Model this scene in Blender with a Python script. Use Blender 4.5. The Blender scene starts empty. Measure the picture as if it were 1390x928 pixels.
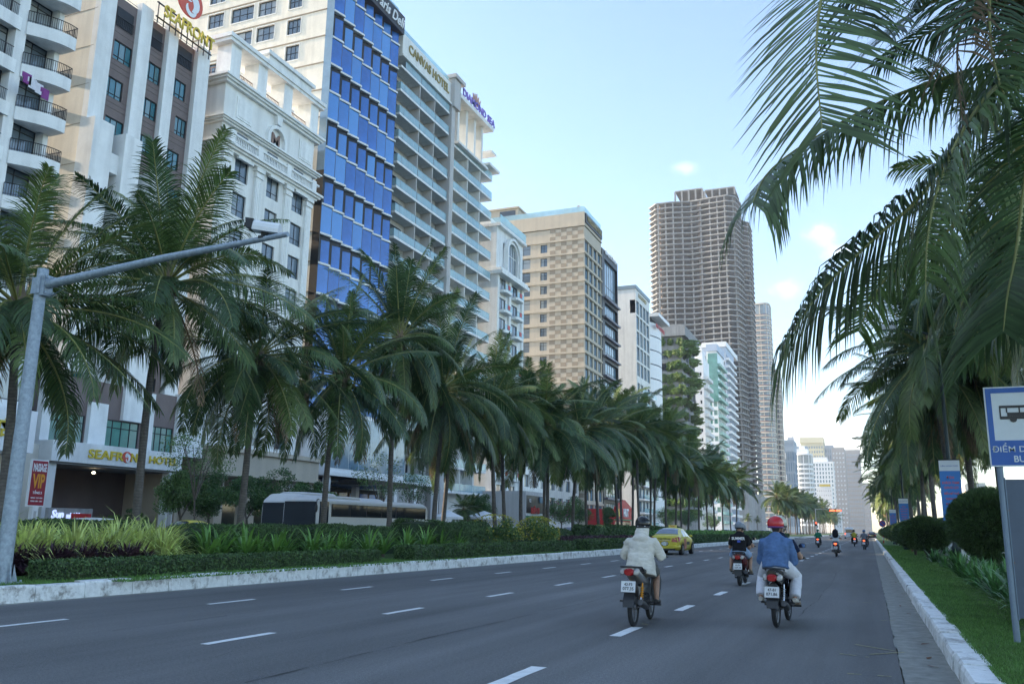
HAZE_D = 0.00020; EXPO = 1.55
import bpy, bmesh, math, random
from mathutils import Vector, Matrix, noise
random.seed(11)
R = math.radians
sc = bpy.context.scene
COL = sc.collection
# ------------------------------------------------------------------ camera model
FPX, CAMH, CX, CY = 1170.0, 1.42, 695.0, 464.0
def _basis(yaw, pitch, roll):
    y, p, r = R(yaw), R(pitch), R(roll)
    f = Vector((-math.sin(y)*math.cos(p), math.cos(y)*math.cos(p), math.sin(p)))
    rt = Vector((math.cos(y), math.sin(y), 0)); up = Vector((math.sin(y)*math.sin(p), -math.cos(y)*math.sin(p), math.cos(p)))
    c, s = math.cos(r), math.sin(r)
    return rt*c+up*s, up*c-rt*s, f
CR, CU, CV = _basis(22.3, 12.06, 0.9)
EYE = Vector((0, 0, CAMH))
cam = bpy.data.objects.new('camera', bpy.data.cameras.new('camera')); COL.objects.link(cam)
cam.matrix_world = Matrix(((CR.x, CU.x, -CV.x, 0), (CR.y, CU.y, -CV.y, 0), (CR.z, CU.z, -CV.z, CAMH), (0, 0, 0, 1)))
cam.data.sensor_width = 36; cam.data.lens = 36*FPX/1390
cam.data.clip_start = 0.1; cam.data.clip_end = 20000
sc.camera = cam
def _dir(x, y): return CR*((x-CX)/FPX)+CU*((CY-y)/FPX)+CV
def onX(x, y, X): d = _dir(x, y); return EYE+d*(X/d.x)
def onY(x, y, Y): d = _dir(x, y); return EYE+d*(Y/d.y)
def gnd(x, y, z=0.0): d = _dir(x, y); return EYE+d*((z-CAMH)/d.z)
# ------------------------------------------------------------------ materials
MATS = {}
def mat(name, col, rough=0.7, metal=0.0, var=0.12, scale=3.0, bump=0.0, bscale=40.0, spec=0.5, emit=None, estr=0, island=0.0, transl=0.0, objrand=0.0, stain=0.0):
    if name in MATS: return MATS[name]
    m = bpy.data.materials.new(name); m.use_nodes = True; nt = m.node_tree; N = nt.nodes; L = nt.links
    b = N['Principled BSDF']; b.inputs['Roughness'].default_value = rough; b.inputs['Metallic'].default_value = metal
    b.inputs['Specular IOR Level'].default_value = spec
    tc = N.new('ShaderNodeTexCoord')
    def mul(src, fac_node, amt):
        # colour * (1 + amt*(fac-0.5)*2)
        mp = N.new('ShaderNodeMapRange'); mp.inputs['To Min'].default_value = 1-amt; mp.inputs['To Max'].default_value = 1+amt
        L.new(fac_node, mp.inputs['Value'])
        vm = N.new('ShaderNodeVectorMath'); vm.operation = 'SCALE'
        L.new(src, vm.inputs[0]); L.new(mp.outputs[0], vm.inputs['Scale']); return vm.outputs[0]
    rgb = N.new('ShaderNodeRGB'); rgb.outputs[0].default_value = (*col, 1); cur = rgb.outputs[0]
    if var:
        nz = N.new('ShaderNodeTexNoise'); nz.inputs['Scale'].default_value = scale; nz.inputs['Detail'].default_value = 6
        nz.inputs['Roughness'].default_value = .65; L.new(tc.outputs['Object'], nz.inputs['Vector'])
        st = N.new('ShaderNodeMapRange'); st.inputs['From Min'].default_value = .3; st.inputs['From Max'].default_value = .7
        L.new(nz.outputs['Fac'], st.inputs['Value']); cur = mul(cur, st.outputs[0], var)
    if stain:   # rain streaks and grime running down walls
        mpn = N.new('ShaderNodeMapping'); mpn.inputs['Scale'].default_value = (1.3, 1.3, .09); L.new(tc.outputs['Object'], mpn.inputs['Vector'])
        n2 = N.new('ShaderNodeTexNoise'); n2.inputs['Scale'].default_value = 1.0; n2.inputs['Detail'].default_value = 8; L.new(mpn.outputs[0], n2.inputs['Vector'])
        s2 = N.new('ShaderNodeMapRange'); s2.inputs['From Min'].default_value = .42; s2.inputs['From Max'].default_value = .68
        s2.inputs['To Min'].default_value = 1; s2.inputs['To Max'].default_value = 1-stain; L.new(n2.outputs['Fac'], s2.inputs['Value'])
        vm = N.new('ShaderNodeVectorMath'); vm.operation = 'SCALE'; L.new(cur, vm.inputs[0]); L.new(s2.outputs[0], vm.inputs['Scale']); cur = vm.outputs[0]
    if island:
        g = N.new('ShaderNodeNewGeometry'); cur = mul(cur, g.outputs['Random Per Island'], island)
    if objrand:
        o = N.new('ShaderNodeObjectInfo'); cur = mul(cur, o.outputs['Random'], objrand)
    L.new(cur, b.inputs['Base Color'])
    if bump:
        n3 = N.new('ShaderNodeTexNoise'); n3.inputs['Scale'].default_value = bscale; n3.inputs['Detail'].default_value = 4; L.new(tc.outputs['Object'], n3.inputs['Vector'])
        bp = N.new('ShaderNodeBump'); bp.inputs['Strength'].default_value = bump; bp.inputs['Distance'].default_value = .02
        L.new(n3.outputs['Fac'], bp.inputs['Height']); L.new(bp.outputs[0], b.inputs['Normal'])
    if emit: b.inputs['Emission Color'].default_value = (*emit, 1); b.inputs['Emission Strength'].default_value = estr
    if transl:
        t = N.new('ShaderNodeBsdfTranslucent'); L.new(cur, t.inputs['Color']); mx = N.new('ShaderNodeMixShader'); mx.inputs[0].default_value = transl
        L.new(b.outputs[0], mx.inputs[1]); L.new(t.outputs[0], mx.inputs[2]); L.new(mx.outputs[0], N['Material Output'].inputs['Surface'])
    MATS[name] = m; return m
def glassmat(name, col, rough=.06, vary=.5, spec=.8, curtain=None):
    """opaque reflective window glass; some panes paler where curtains hang behind"""
    if name in MATS: return MATS[name]
    m = mat(name, col, rough, var=.25, scale=.5, spec=spec, bump=.04, bscale=1.2)
    nt = m.node_tree; N = nt.nodes; L = nt.links; b = N['Principled BSDF']
    src = b.inputs['Base Color'].links[0].from_socket
    g = N.new('ShaderNodeNewGeometry'); o = N.new('ShaderNodeObjectInfo')
    ad = N.new('ShaderNodeMath'); ad.operation = 'ADD'; L.new(g.outputs['Random Per Island'], ad.inputs[0]); L.new(o.outputs['Random'], ad.inputs[1])
    fr = N.new('ShaderNodeMath'); fr.operation = 'FRACT'; L.new(ad.outputs[0], fr.inputs[0])
    cr = N.new('ShaderNodeMapRange'); cr.inputs['From Min'].default_value = .45; cr.inputs['From Max'].default_value = .95
    cr.inputs['To Max'].default_value = vary; L.new(fr.outputs[0], cr.inputs['Value'])
    mx = N.new('ShaderNodeMix'); mx.data_type = 'RGBA'; L.new(cr.outputs[0], mx.inputs[0]); L.new(src, mx.inputs[6])
    mx.inputs[7].default_value = (*(curtain or (.55, .56, .52)), 1); L.new(mx.outputs[2], b.inputs['Base Color'])
    return m
# ------------------------------------------------------------------ mesh builder
class MB:
    def __init__(s): s.v = []; s.f = []; s.m = []; s.sm = []; s.T = None
    def add(s, vs, fs, mi=0, smooth=False):
        n = len(s.v)
        if s.T is not None: vs = [s.T @ Vector(p) for p in vs]
        s.v.extend([tuple(p) for p in vs]); s.f.extend([tuple(i+n for i in f) for f in fs]); s.m.extend([mi]*len(fs)); s.sm.extend([smooth]*len(fs)); return s
    def box(s, x0, x1, y0, y1, z0, z1, mi=0):
        return s.add([(x0,y0,z0),(x1,y0,z0),(x1,y1,z0),(x0,y1,z0),(x0,y0,z1),(x1,y0,z1),(x1,y1,z1),(x0,y1,z1)],
                     [(0,3,2,1),(4,5,6,7),(0,1,5,4),(1,2,6,5),(2,3,7,6),(3,0,4,7)], mi)
    def prism(s, poly, z0, z1, mi=0):     # poly in xy
        n = len(poly)
        return s.add([(x,y,z0) for x,y in poly]+[(x,y,z1) for x,y in poly], [tuple(range(n))[::-1], tuple(range(n,2*n))]+[(i,(i+1)%n,n+(i+1)%n,n+i) for i in range(n)], mi)
    def prism_x(s, poly, x0, x1, mi=0):   # poly in yz
        n = len(poly)
        return s.add([(x0,y,z) for y,z in poly]+[(x1,y,z) for y,z in poly], [tuple(range(n))[::-1], tuple(range(n,2*n))]+[(i,(i+1)%n,n+(i+1)%n,n+i) for i in range(n)], mi)
    def prism_y(s, poly, y0, y1, mi=0):   # poly in xz
        n = len(poly)
        return s.add([(x,y0,z) for x,z in poly]+[(x,y1,z) for x,z in poly], [tuple(range(n))[::-1], tuple(range(n,2*n))]+[(i,(i+1)%n,n+(i+1)%n,n+i) for i in range(n)], mi)
    def tube(s, pts, rs, n=10, mi=0, smooth=True, cap=True):
        pts = [Vector(p) for p in pts]
        if not hasattr(rs, '__len__'): rs = [rs]*len(pts)
        vs = []; a = None
        for i, p in enumerate(pts):
            t = (pts[min(i+1, len(pts)-1)]-pts[max(i-1, 0)]).normalized()
            if a is None: a = t.orthogonal().normalized()
            a = (a-t*a.dot(t));
            if a.length < 1e-5: a = t.orthogonal()
            a.normalize(); b = t.cross(a)
            for k in range(n):
                q = 2*math.pi*k/n; vs.append(p+(a*math.cos(q)+b*math.sin(q))*rs[i])
        fs = [(i*n+k, i*n+(k+1)%n, (i+1)*n+(k+1)%n, (i+1)*n+k) for i in range(len(pts)-1) for k in range(n)]
        s.add(vs, fs, mi, smooth)
        if cap: s.add(vs[:n], [tuple(range(n))[::-1]], mi); s.add(vs[-n:], [tuple(range(n))], mi)
        return s
    def lathe(s, prof, c=(0,0,0), n=16, mi=0, smooth=True):   # prof [(r,z)]
        vs = [(c[0]+r*math.cos(2*math.pi*k/n), c[1]+r*math.sin(2*math.pi*k/n), c[2]+z) for r, z in prof for k in range(n)]
        return s.add(vs, [(i*n+k, i*n+(k+1)%n, (i+1)*n+(k+1)%n, (i+1)*n+k) for i in range(len(prof)-1) for k in range(n)], mi, smooth)
    def ell(s, c, r, n=14, m=9, mi=0, rot=None):
        vs = []
        for i in range(m+1):
            a = math.pi*i/m
            for k in range(n):
                q = 2*math.pi*k/n; p = Vector((r[0]*math.sin(a)*math.cos(q), r[1]*math.sin(a)*math.sin(q), r[2]*math.cos(a)))
                if rot: p = rot @ p
                vs.append(p+Vector(c))
        return s.add(vs, [(i*n+k, (i+1)*n+k, (i+1)*n+(k+1)%n, i*n+(k+1)%n) for i in range(m) for k in range(n)], mi, True)
    def torus(s, c, R0, r0, axis='x', n=28, m=8, mi=0, sq=1.0):
        vs = []
        for i in range(n):
            a = 2*math.pi*i/n
            for k in range(m):
                b = 2*math.pi*k/m; rr = R0+r0*math.cos(b); w = r0*math.sin(b)*sq
                if axis == 'x': vs.append((c[0]+w, c[1]+rr*math.cos(a), c[2]+rr*math.sin(a)))
                else: vs.append((c[0]+rr*math.cos(a), c[1]+rr*math.sin(a), c[2]+w))
        return s.add(vs, [(i*m+k, i*m+(k+1)%m, ((i+1)%n)*m+(k+1)%m, ((i+1)%n)*m+k) for i in range(n) for k in range(m)], mi, True)
    def bar(s, p, q, w, h=None, mi=0):
        p, q = Vector(p), Vector(q); t = (q-p).normalized(); up = Vector((0,0,1)) if abs(t.z) < .95 else Vector((0,1,0))
        a = t.cross(up).normalized()*w/2; b = a.cross(t).normalized()*(h or w)/2
        return s.add([p-a-b,p+a-b,p+a+b,p-a+b,q-a-b,q+a-b,q+a+b,q-a+b], [(0,1,2,3),(7,6,5,4),(0,4,5,1),(1,5,6,2),(2,6,7,3),(3,7,4,0)], mi)
    def mesh(s, name, mats):
        me = bpy.data.meshes.new(name); me.from_pydata(s.v, [], s.f)
        for m in (mats if isinstance(mats, (list, tuple)) else [mats]): me.materials.append(m)
        if s.f:
            me.polygons.foreach_set('material_index', s.m); me.polygons.foreach_set('use_smooth', s.sm)
        me.update(); return me
    def build(s, name, mats, parent=None, loc=None, rz=0):
        return link(name, s.mesh(name, mats), parent, loc, rz)
def link(name, me, parent=None, loc=None, rz=0):
    o = bpy.data.objects.new(name, me); COL.objects.link(o)
    if loc is not None: o.location = loc
    if rz: o.rotation_euler = (0, 0, rz)
    if parent is not None: o.parent = parent
    return o
def tag(o, label=None, cat=None, group=None, kind=None):
    if label: o['label'] = label
    if cat: o['category'] = cat
    if group: o['group'] = group
    if kind: o['kind'] = kind
    return o
def thing(name, label, cat, loc=(0,0,0), rz=0, group=None):
    return tag(link(name, None, None, loc, rz), label, cat, group)
def struct(name, mb, mats, loc=None): return tag(mb.build(name, mats, None, loc), kind='structure')
def dup(o, parent=None, loc=None, rz=None, scale=None, label=None, swap=None):
    c = o.copy(); COL.objects.link(c); c.parent = parent
    if loc is not None: c.location = loc
    if rz is not None: c.rotation_euler = (0, 0, rz)
    if scale is not None: c.scale = (scale,)*3 if not hasattr(scale, '__len__') else scale
    if label: c['label'] = label
    if swap and c.type == 'MESH':
        for i, sl in enumerate(c.material_slots):
            if sl.material and sl.material.name in swap: nm_ = swap[sl.material.name]; sl.link = 'OBJECT'; sl.material = nm_
    for ch in list(o.children): dup(ch, c, swap=swap)
    return c
def text(name, string, h, m, parent, loc, rot, width=None, depth=.05, bold=0.0, shear=0, align='LEFT', center=False):
    cu = bpy.data.curves.new('txt', 'FONT'); cu.body = string; cu.size = 1; cu.extrude = .5; cu.offset = bold; cu.shear = shear; cu.align_x = align
    cu.resolution_u = 3
    t = bpy.data.objects.new('txt', cu); COL.objects.link(t)
    bpy.context.view_layer.update()
    me = bpy.data.meshes.new_from_object(t.evaluated_get(bpy.context.evaluated_depsgraph_get()))
    bpy.data.objects.remove(t); bpy.data.curves.remove(cu)
    xs = [v.co.x for v in me.vertices]; ys = [v.co.y for v in me.vertices]
    if not xs: return None
    x0, x1, y0, y1 = min(xs), max(xs), min(ys), max(ys)
    sy = h/(y1-y0); sx = (width/(x1-x0)) if width else sy
    for v in me.vertices:
        v.co.x = (v.co.x-x0)*sx-(center and (x1-x0)*sx/2 or 0); v.co.y = (v.co.y-y0)*sy; v.co.z = (v.co.z+.5)*depth
    me.materials.clear(); me.materials.append(m)
    o = link(name, me, parent, loc); o.rotation_euler = rot; me.name = name
    return o
ROTX = (R(90), 0, R(90))    # lettering that faces +X (the road)
ROTY = (R(90), 0, 0)        # lettering that faces -Y (the camera)
# ------------------------------------------------------------------ buildings
class Face:
    def __init__(s, kind, plane): s.k = kind; s.p = plane
    def P(s, u, z, d=0): return Vector((s.p+d, u, z)) if s.k == 'X' else Vector((u, s.p-d, z))
    def rz(s): return R(90) if s.k == 'X' else 0
def wall_grid(mb, fc, u0, u1, z0, z1, holes, depth=.2, mi=0, rmi=None, off=(0,0,0), d0=0.0):
    off = Vector(off); rmi = mi if rmi is None else rmi
    us = sorted({round(x, 3) for x in [u0, u1]+[h[0] for h in holes]+[h[1] for h in holes] if u0-1e-6 <= x <= u1+1e-6})
    zs = sorted({round(x, 3) for x in [z0, z1]+[h[2] for h in holes]+[h[3] for h in holes] if z0-1e-6 <= x <= z1+1e-6})
    vs = []; fs = []
    def q(a, b, c, d, m_):
        mb.add([fc.P(*a)-off, fc.P(*b)-off, fc.P(*c)-off, fc.P(*d)-off], [(0,1,2,3)], m_)
    for i in range(len(us)-1):
        run = None
        for j in range(len(zs)-1):
            cu, cz = (us[i]+us[i+1])/2, (zs[j]+zs[j+1])/2
            inh = any(h[0] < cu < h[1] and h[2] < cz < h[3] for h in holes)
            if not inh:
                if run is None: run = zs[j]
                if j == len(zs)-2: q((us[i],run,d0),(us[i+1],run,d0),(us[i+1],zs[j+1],d0),(us[i],zs[j+1],d0), mi)
            elif run is not None:
                q((us[i],run,d0),(us[i+1],run,d0),(us[i+1],zs[j],d0),(us[i],zs[j],d0), mi); run = None
    for a, b, c, d in holes:
        e = d0-depth
        q((a,c,d0),(b,c,d0),(b,c,e),(a,c,e), rmi); q((a,d,d0),(b,d,d0),(b,d,e),(a,d,e), rmi)
        q((a,c,d0),(a,d,d0),(a,d,e),(a,c,e), rmi); q((b,c,d0),(b,d,d0),(b,d,e),(b,c,e), rmi)
class Bld:
    def __init__(s, name, label, X1, Y0, cat='hotel', group=None):
        s.o = Vector((X1, Y0, 0)); s.root = thing(name, label, cat, s.o, 0, group); s.q = {}; s.X1 = X1; s.Y0 = Y0
    def part(s, name, mb, mats, parent=None):   # mb in world coordinates
        mb.v = [(v[0]-s.o.x, v[1]-s.o.y, v[2]-s.o.z) for v in mb.v]
        return mb.build(name, mats, parent or s.root)
    def put(s, name, key, fn, mats, fc, u, z, d=0, subs=(), size=1.0):
        """queue a repeated part; fn(mb) draws it with x to the right, -y outwards, z up"""
        s.q.setdefault(name, []).append((key, fn, mats, fc.P(u, z, d), fc.rz(), subs, size))
    def text(s, name, string, h, m, fc, u, z, d, width=None, **k):
        return text(name, string, h, m, s.root, fc.P(u, z, d)-s.o, ROTX if fc.k == 'X' else ROTY, width, **k)
    def finish(s, cap=100):
        for name, items in s.q.items():
            def score(it):
                p = it[3]; v = p-EYE; w = it[6]/max(v.length, 1)**2
                return w*(0.15 if p.z < 12 and v.length > 60 else 1)
            items.sort(key=score, reverse=True)
            cache = {}
            for key, fn, mats, p, rz, subs, size in items[:cap]:
                if key not in cache:
                    mb = MB(); fn(mb); sm = []
                    for sn, sf, smt in subs: b2 = MB(); sf(b2); sm.append((sn, b2.mesh(sn, smt)))
                    cache[key] = (mb.mesh(name, mats), sm)
                me, sm = cache[key]; o = link(name, me, s.root, p-s.o, rz)
                for sn, m2 in sm: link(sn, m2, o)
            rest = items[cap:]
            if rest:
                groups = {}
                for it in rest: groups.setdefault(it[0], []).append(it)
                # one stuff object: materials merged
                allm = []; mb = MB(); submb = {}
                for key, its in groups.items():
                    mats = its[0][2] if isinstance(its[0][2], (list, tuple)) else [its[0][2]]
                    t = MB(); its[0][1](t); remap = []
                    for m_ in mats:
                        if m_ not in allm: allm.append(m_)
                        remap.append(allm.index(m_))
                    for it in its:
                        mb.T = Matrix.Translation(it[3]-s.o) @ Matrix.Rotation(it[4], 4, 'Z')
                        n = len(mb.v); mb.v.extend([tuple(mb.T @ Vector(p)) for p in t.v]); mb.f.extend([tuple(i+n for i in f) for f in t.f])
                        mb.m.extend([remap[i] for i in t.m]); mb.sm.extend(t.sm)
                        for sn, sf, smt in it[5]:
                            if sn not in submb: submb[sn] = (MB(), smt)
                            b2 = submb[sn][0]; b2.T = mb.T; sf(b2)
                mb.T = None; o = tag(mb.build(name, allm, s.root), kind='stuff')
                for sn, (b2, smt) in submb.items(): tag(b2.build(sn, smt, o), kind='stuff')
def f_pane(w, h, d=.0):
    return lambda mb: mb.add([(-w/2,d,0),(w/2,d,0),(w/2,d,h),(-w/2,d,h)], [(0,1,2,3)])
def f_panes(w, h, n, d=0.0):      # n islands, so the curtains behind differ
    def fn(mb):
        for i in range(n):
            a = -w/2+w*i/n; mb.add([(a,d,0),(a+w/n,d,0),(a+w/n,d,h),(a,d,h)], [(0,1,2,3)])
    return fn
def f_frame(w, h, nv=1, hz=(), t=.07, d=.06):
    def fn(mb):
        mb.box(-w/2, w/2, -d, .02, 0, t); mb.box(-w/2, w/2, -d, .02, h-t, h)
        mb.box(-w/2, -w/2+t, -d+.004, .02, t, h-t); mb.box(w/2-t, w/2, -d+.004, .02, t, h-t)
        for i in range(1, nv+1):
            x = -w/2+w*i/(nv+1); mb.box(x-t*.4, x+t*.4, -d+.012, .02, t, h-t)
        for k in hz: mb.box(-w/2+t, w/2-t, -d+.018, .02, h*k-t*.4, h*k+t*.4)
    return fn
# ------------------------------------------------------------------ vegetation
M_LEAF = mat('palm_leaf', (.092,.150,.044), .42, var=.3, scale=.6, island=.38, transl=.28, spec=.5)
M_LEAFY = mat('palm_leaf_young', (.14,.20,.055), .42, var=.3, scale=.6, island=.35, transl=.3)
M_LEAFD = mat('palm_leaf_dark', (.060,.108,.040), .42, var=.3, scale=.6, island=.38, transl=.28)
M_RACH = mat('palm_midrib', (.25,.25,.08), .5, var=.2)
M_DEADL = mat('palm_dead_leaf', (.20,.14,.08), .8, island=.4, transl=.15)
M_FIBRE = mat('palm_fibre', (.16,.12,.075), .9, island=.3)
M_NUT = mat('coconut', (.12,.17,.04), .45, var=.3, island=.3)
def trunkmat():
    m = mat('palm_bark', (.115,.102,.092), .9, var=.35, scale=6, bump=.6, bscale=25, island=0)
    nt = m.node_tree; N = nt.nodes; L = nt.links; b = N['Principled BSDF']; src = b.inputs['Base Color'].links[0].from_socket
    tc = N.new('ShaderNodeTexCoord'); wv = N.new('ShaderNodeTexWave'); wv.wave_type = 'BANDS'; wv.bands_direction = 'Z'
    wv.inputs['Scale'].default_value = 3.4; wv.inputs['Distortion'].default_value = 5; wv.inputs['Detail'].default_value = 3; L.new(tc.outputs['Object'], wv.inputs['Vector'])
    mp = N.new('ShaderNodeMapRange'); mp.inputs['To Min'].default_value = .82; mp.inputs['To Max'].default_value = 1.12; L.new(wv.outputs['Fac'], mp.inputs['Value'])
    vm = N.new('ShaderNodeVectorMath'); vm.operation = 'SCALE'; L.new(src, vm.inputs[0]); L.new(mp.outputs[0], vm.inputs['Scale']); L.new(vm.outputs[0], b.inputs['Base Color'])
    return m
M_BARK = trunkmat()
def limewash(name='limewash', dirty=.5, dark=(.26,.25,.23)):
    m = mat(name, (.72,.73,.72), .85, var=.12, scale=9, bump=.5, bscale=30)
    nt = m.node_tree; N = nt.nodes; L = nt.links; b = N['Principled BSDF']; src = b.inputs['Base Color'].links[0].from_socket
    tc = N.new('ShaderNodeTexCoord'); nz = N.new('ShaderNodeTexNoise'); nz.inputs['Scale'].default_value = 3.2; nz.inputs['Detail'].default_value = 9; nz.inputs['Roughness'].default_value = .75
    L.new(tc.outputs['Object'], nz.inputs['Vector'])
    mp = N.new('ShaderNodeMapRange'); mp.inputs['From Min'].default_value = dirty; mp.inputs['From Max'].default_value = dirty+.14; L.new(nz.outputs['Fac'], mp.inputs['Value'])
    mx = N.new('ShaderNodeMix'); mx.data_type = 'RGBA'; L.new(mp.outputs[0], mx.inputs[0]); L.new(src, mx.inputs[6]); mx.inputs[7].default_value = (*dark,1)
    L.new(mx.outputs[2], b.inputs['Base Color']); return m
M_LIME = limewash(dirty=.56)
def frond(mb, p0, az, el, length, droop, nleaf=46, lmax=.95, w=.05, hang=.5, segs=12, leafm=0, rachm=1, rng=random, path=None, lseg=3, start=.16, fk=1.0, flat=0, sidev=None):
    """one pinnate palm leaf: curved midrib and two rows of narrow leaflets"""
    pts = []; tans = []
    if path is None:
        p = Vector(p0); side = rng.uniform(-.25, .25)
        for i in range(segs+1):
            t = i/segs; e = el-droop*(t**1.35); a = az+side*t
            d = Vector((math.cos(a)*math.cos(e), math.sin(a)*math.cos(e), math.sin(e)))
            pts.append(p.copy()); tans.append(d); p = p+d*(length/segs)
    else:
        P = [Vector(q) for q in path]; n = len(P)-1
        for i in range(segs+1):
            t = i/segs*n; k = min(int(t), n-1); u = t-k
            a, b_, c, d_ = P[max(k-1,0)], P[k], P[k+1], P[min(k+2,n)]
            pts.append(.5*((2*b_)+(c-a)*u+(2*a-5*b_+4*c-d_)*u*u+(3*b_-a-3*c+d_)*u**3))
        for i in range(segs+1): tans.append((pts[min(i+1,segs)]-pts[max(i-1,0)]).normalized())
        length = sum((pts[i+1]-pts[i]).length for i in range(segs))
    rs = [.035*(1-i/segs)**.8+.006 for i in range(segs+1)]
    mb.tube(pts, rs, 5, rachm, cap=False)
    up = Vector((0,0,1)); vs = []; fs = []
    roll = rng.uniform(-.7, .7)
    for sd in (-1, 1):
        for j in range(nleaf):
            t = start+(1-start)*(j+rng.uniform(-.3,.3)+.5)/nleaf; t = min(max(t, start), .995)
            k = min(int(t*segs), segs-1); u = t*segs-k
            p = pts[k].lerp(pts[k+1], u); T = tans[k].lerp(tans[min(k+1,segs)], u).normalized()
            S = T.cross(up)
            if S.length < .15: S = Vector((-math.sin(az), math.cos(az), 0))
            if sidev is not None: S = Vector(sidev)-T*T.dot(Vector(sidev))
            S.normalize(); Nn = S.cross(T).normalized()
            S2 = (S*math.cos(roll)+Nn*math.sin(roll)*1.0); N2 = (Nn*math.cos(roll)-S*math.sin(roll))
            fwd = (.55+.9*t*t)*fk+rng.uniform(-.15,.15); d = (S2*sd+T*fwd+N2*(.32-.2*t)*(1-hang)).normalized()
            L = lmax*(math.sin(math.pi*(.13+(.83-.25*flat)*t))**.55)*rng.uniform(.7, 1.12)
            ww = w*rng.uniform(.8,1.15)
            if rng.random() < .03: continue
            W = (T-d*T.dot(d)).normalized()
            a0 = len(vs); q = p.copy(); dd = d.copy(); g = hang*rng.uniform(.6,1.3)
            widths = ([.6,1,.75,.0] if lseg == 3 else [.7,1.0,.0])
            for m_ in range(lseg):
                wv = W*ww*.5*widths[m_]; vs.append(q-wv); vs.append(q+wv)
                q = q+dd*(L/lseg); dd = (dd+Vector((0,0,-1))*g*(.55+.35*m_)).normalized(); W = (W-dd*W.dot(dd)).normalized()
            vs.append(q)
            for m_ in range(lseg-1): b0 = a0+2*m_; fs.append((b0, b0+1, b0+3, b0+2))
            b0 = a0+2*(lseg-1); fs.append((b0, b0+1, b0+2))
    mb.add(vs, fs, leafm)
def palm_crown(seed, nf=40, nleaf=88, w=.038, lseg=3, size=1.0, dead=3, low=138):
    rng = random.Random(seed); mb = MB(); tuft = rng.uniform(.7, 1.15)
    for i in range(nf):
        f = i/(nf-1); az = i*2.39996+rng.uniform(-.4,.4)
        el = R(86-low*f**(.82*tuft))+rng.uniform(-.2,.2)          # young fronds upright, old ones hanging
        ln = (4.7-.6*(abs(f-.5)**1.2))*size*rng.uniform(.75,1.1); dr = R(30+66*f)*rng.uniform(.6,1.4)
        if f > .68: dr = R(58)*rng.uniform(.5,1.2)
        lm = (0, 0, 5, 5, 2)[rng.randrange(5)] if f < .75 else (5, 5, 0, 2)[rng.randrange(4)]
        frond(mb, (math.cos(az)*.12, math.sin(az)*.12, .25-.45*f), az, el, ln, dr, nleaf, .98*size*rng.uniform(.85,1.1), w, .55+.6*f+rng.uniform(-.2,.25), 10, lm, 1, rng, lseg=lseg)
    for i in range(dead):
        az = rng.uniform(0, 6.28); frond(mb, (math.cos(az)*.15, math.sin(az)*.15, -.3), az, R(-60+rng.uniform(-10,10)), 3.6*size, R(28), nleaf//2, .7, w*.8, 1.1, 8, 3, 3, rng, lseg=lseg)
    mb.lathe([(.13,-.9),(.24,-.5),(.3,-.15),(.22,.25),(.05,.7)], n=9, mi=4)
    for i in range(14):   # frond boots and fibre
        az = rng.uniform(0,6.28); mb.tube([(math.cos(az)*.16, math.sin(az)*.16, -.6), (math.cos(az)*.4, math.sin(az)*.4, .1)], [.05,.02], 4, 4)
    return mb.mesh('crown', [M_LEAF, M_RACH, M_LEAFY, M_DEADL, M_FIBRE, M_LEAFD])
CROWNS_OPEN = [palm_crown(400+i, 40, 88, .038, 3, 1.04, 2, 120) for i in range(3)]
CROWNS_HI = [palm_crown(100+i) for i in range(7)]
CROWNS_MID = [palm_crown(200+i, 38, 74, .045, 2) for i in range(4)]
CROWNS_LO = [palm_crown(300+i, 30, 38, .09, 2) for i in range(3)]
def nuts_mesh(seed):
    rng = random.Random(seed); mb = MB()
    for i in range(9):
        az = rng.uniform(0, 6.28); r = rng.uniform(.28,.42); z = rng.uniform(-.85,-.35)
        mb.ell((r*math.cos(az), r*math.sin(az), z), (.12,.12,.15), 8, 6, 0)
    for i in range(3):
        az = rng.uniform(0,6.28); mb.tube([(0,0,-.1),(math.cos(az)*.35, math.sin(az)*.35,-.15),(math.cos(az)*.5, math.sin(az)*.5,-.55)],[.02,.02,.01],5,1)
    return mb.mesh('coconut_cluster', [M_NUT, M_RACH])
NUTS = [nuts_mesh(i) for i in range(3)]
def trunk_mesh(h, lean, lim=0, seed=0, r=.135):
    rng = random.Random(seed); mb = MB(); n = 14; la = rng.uniform(0, 6.28)
    pts = []; rs = []
    for i in range(n+1):
        t = i/n; pts.append((lean[0]*t**1.5+.06*math.sin(t*5+la), lean[1]*t**1.5+.06*math.cos(t*4+la), h*t)); rs.append(r*(1.0-.3*t)*(1.6-.6*min(t*9,1)) )
    rs = [x*(1+.04*math.sin(i*2.3)) for i, x in enumerate(rs)]
    mb.tube(pts, rs, 12)
    me = mb.mesh('trunk', [M_BARK]); return me, pts[-1], pts, rs
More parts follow.
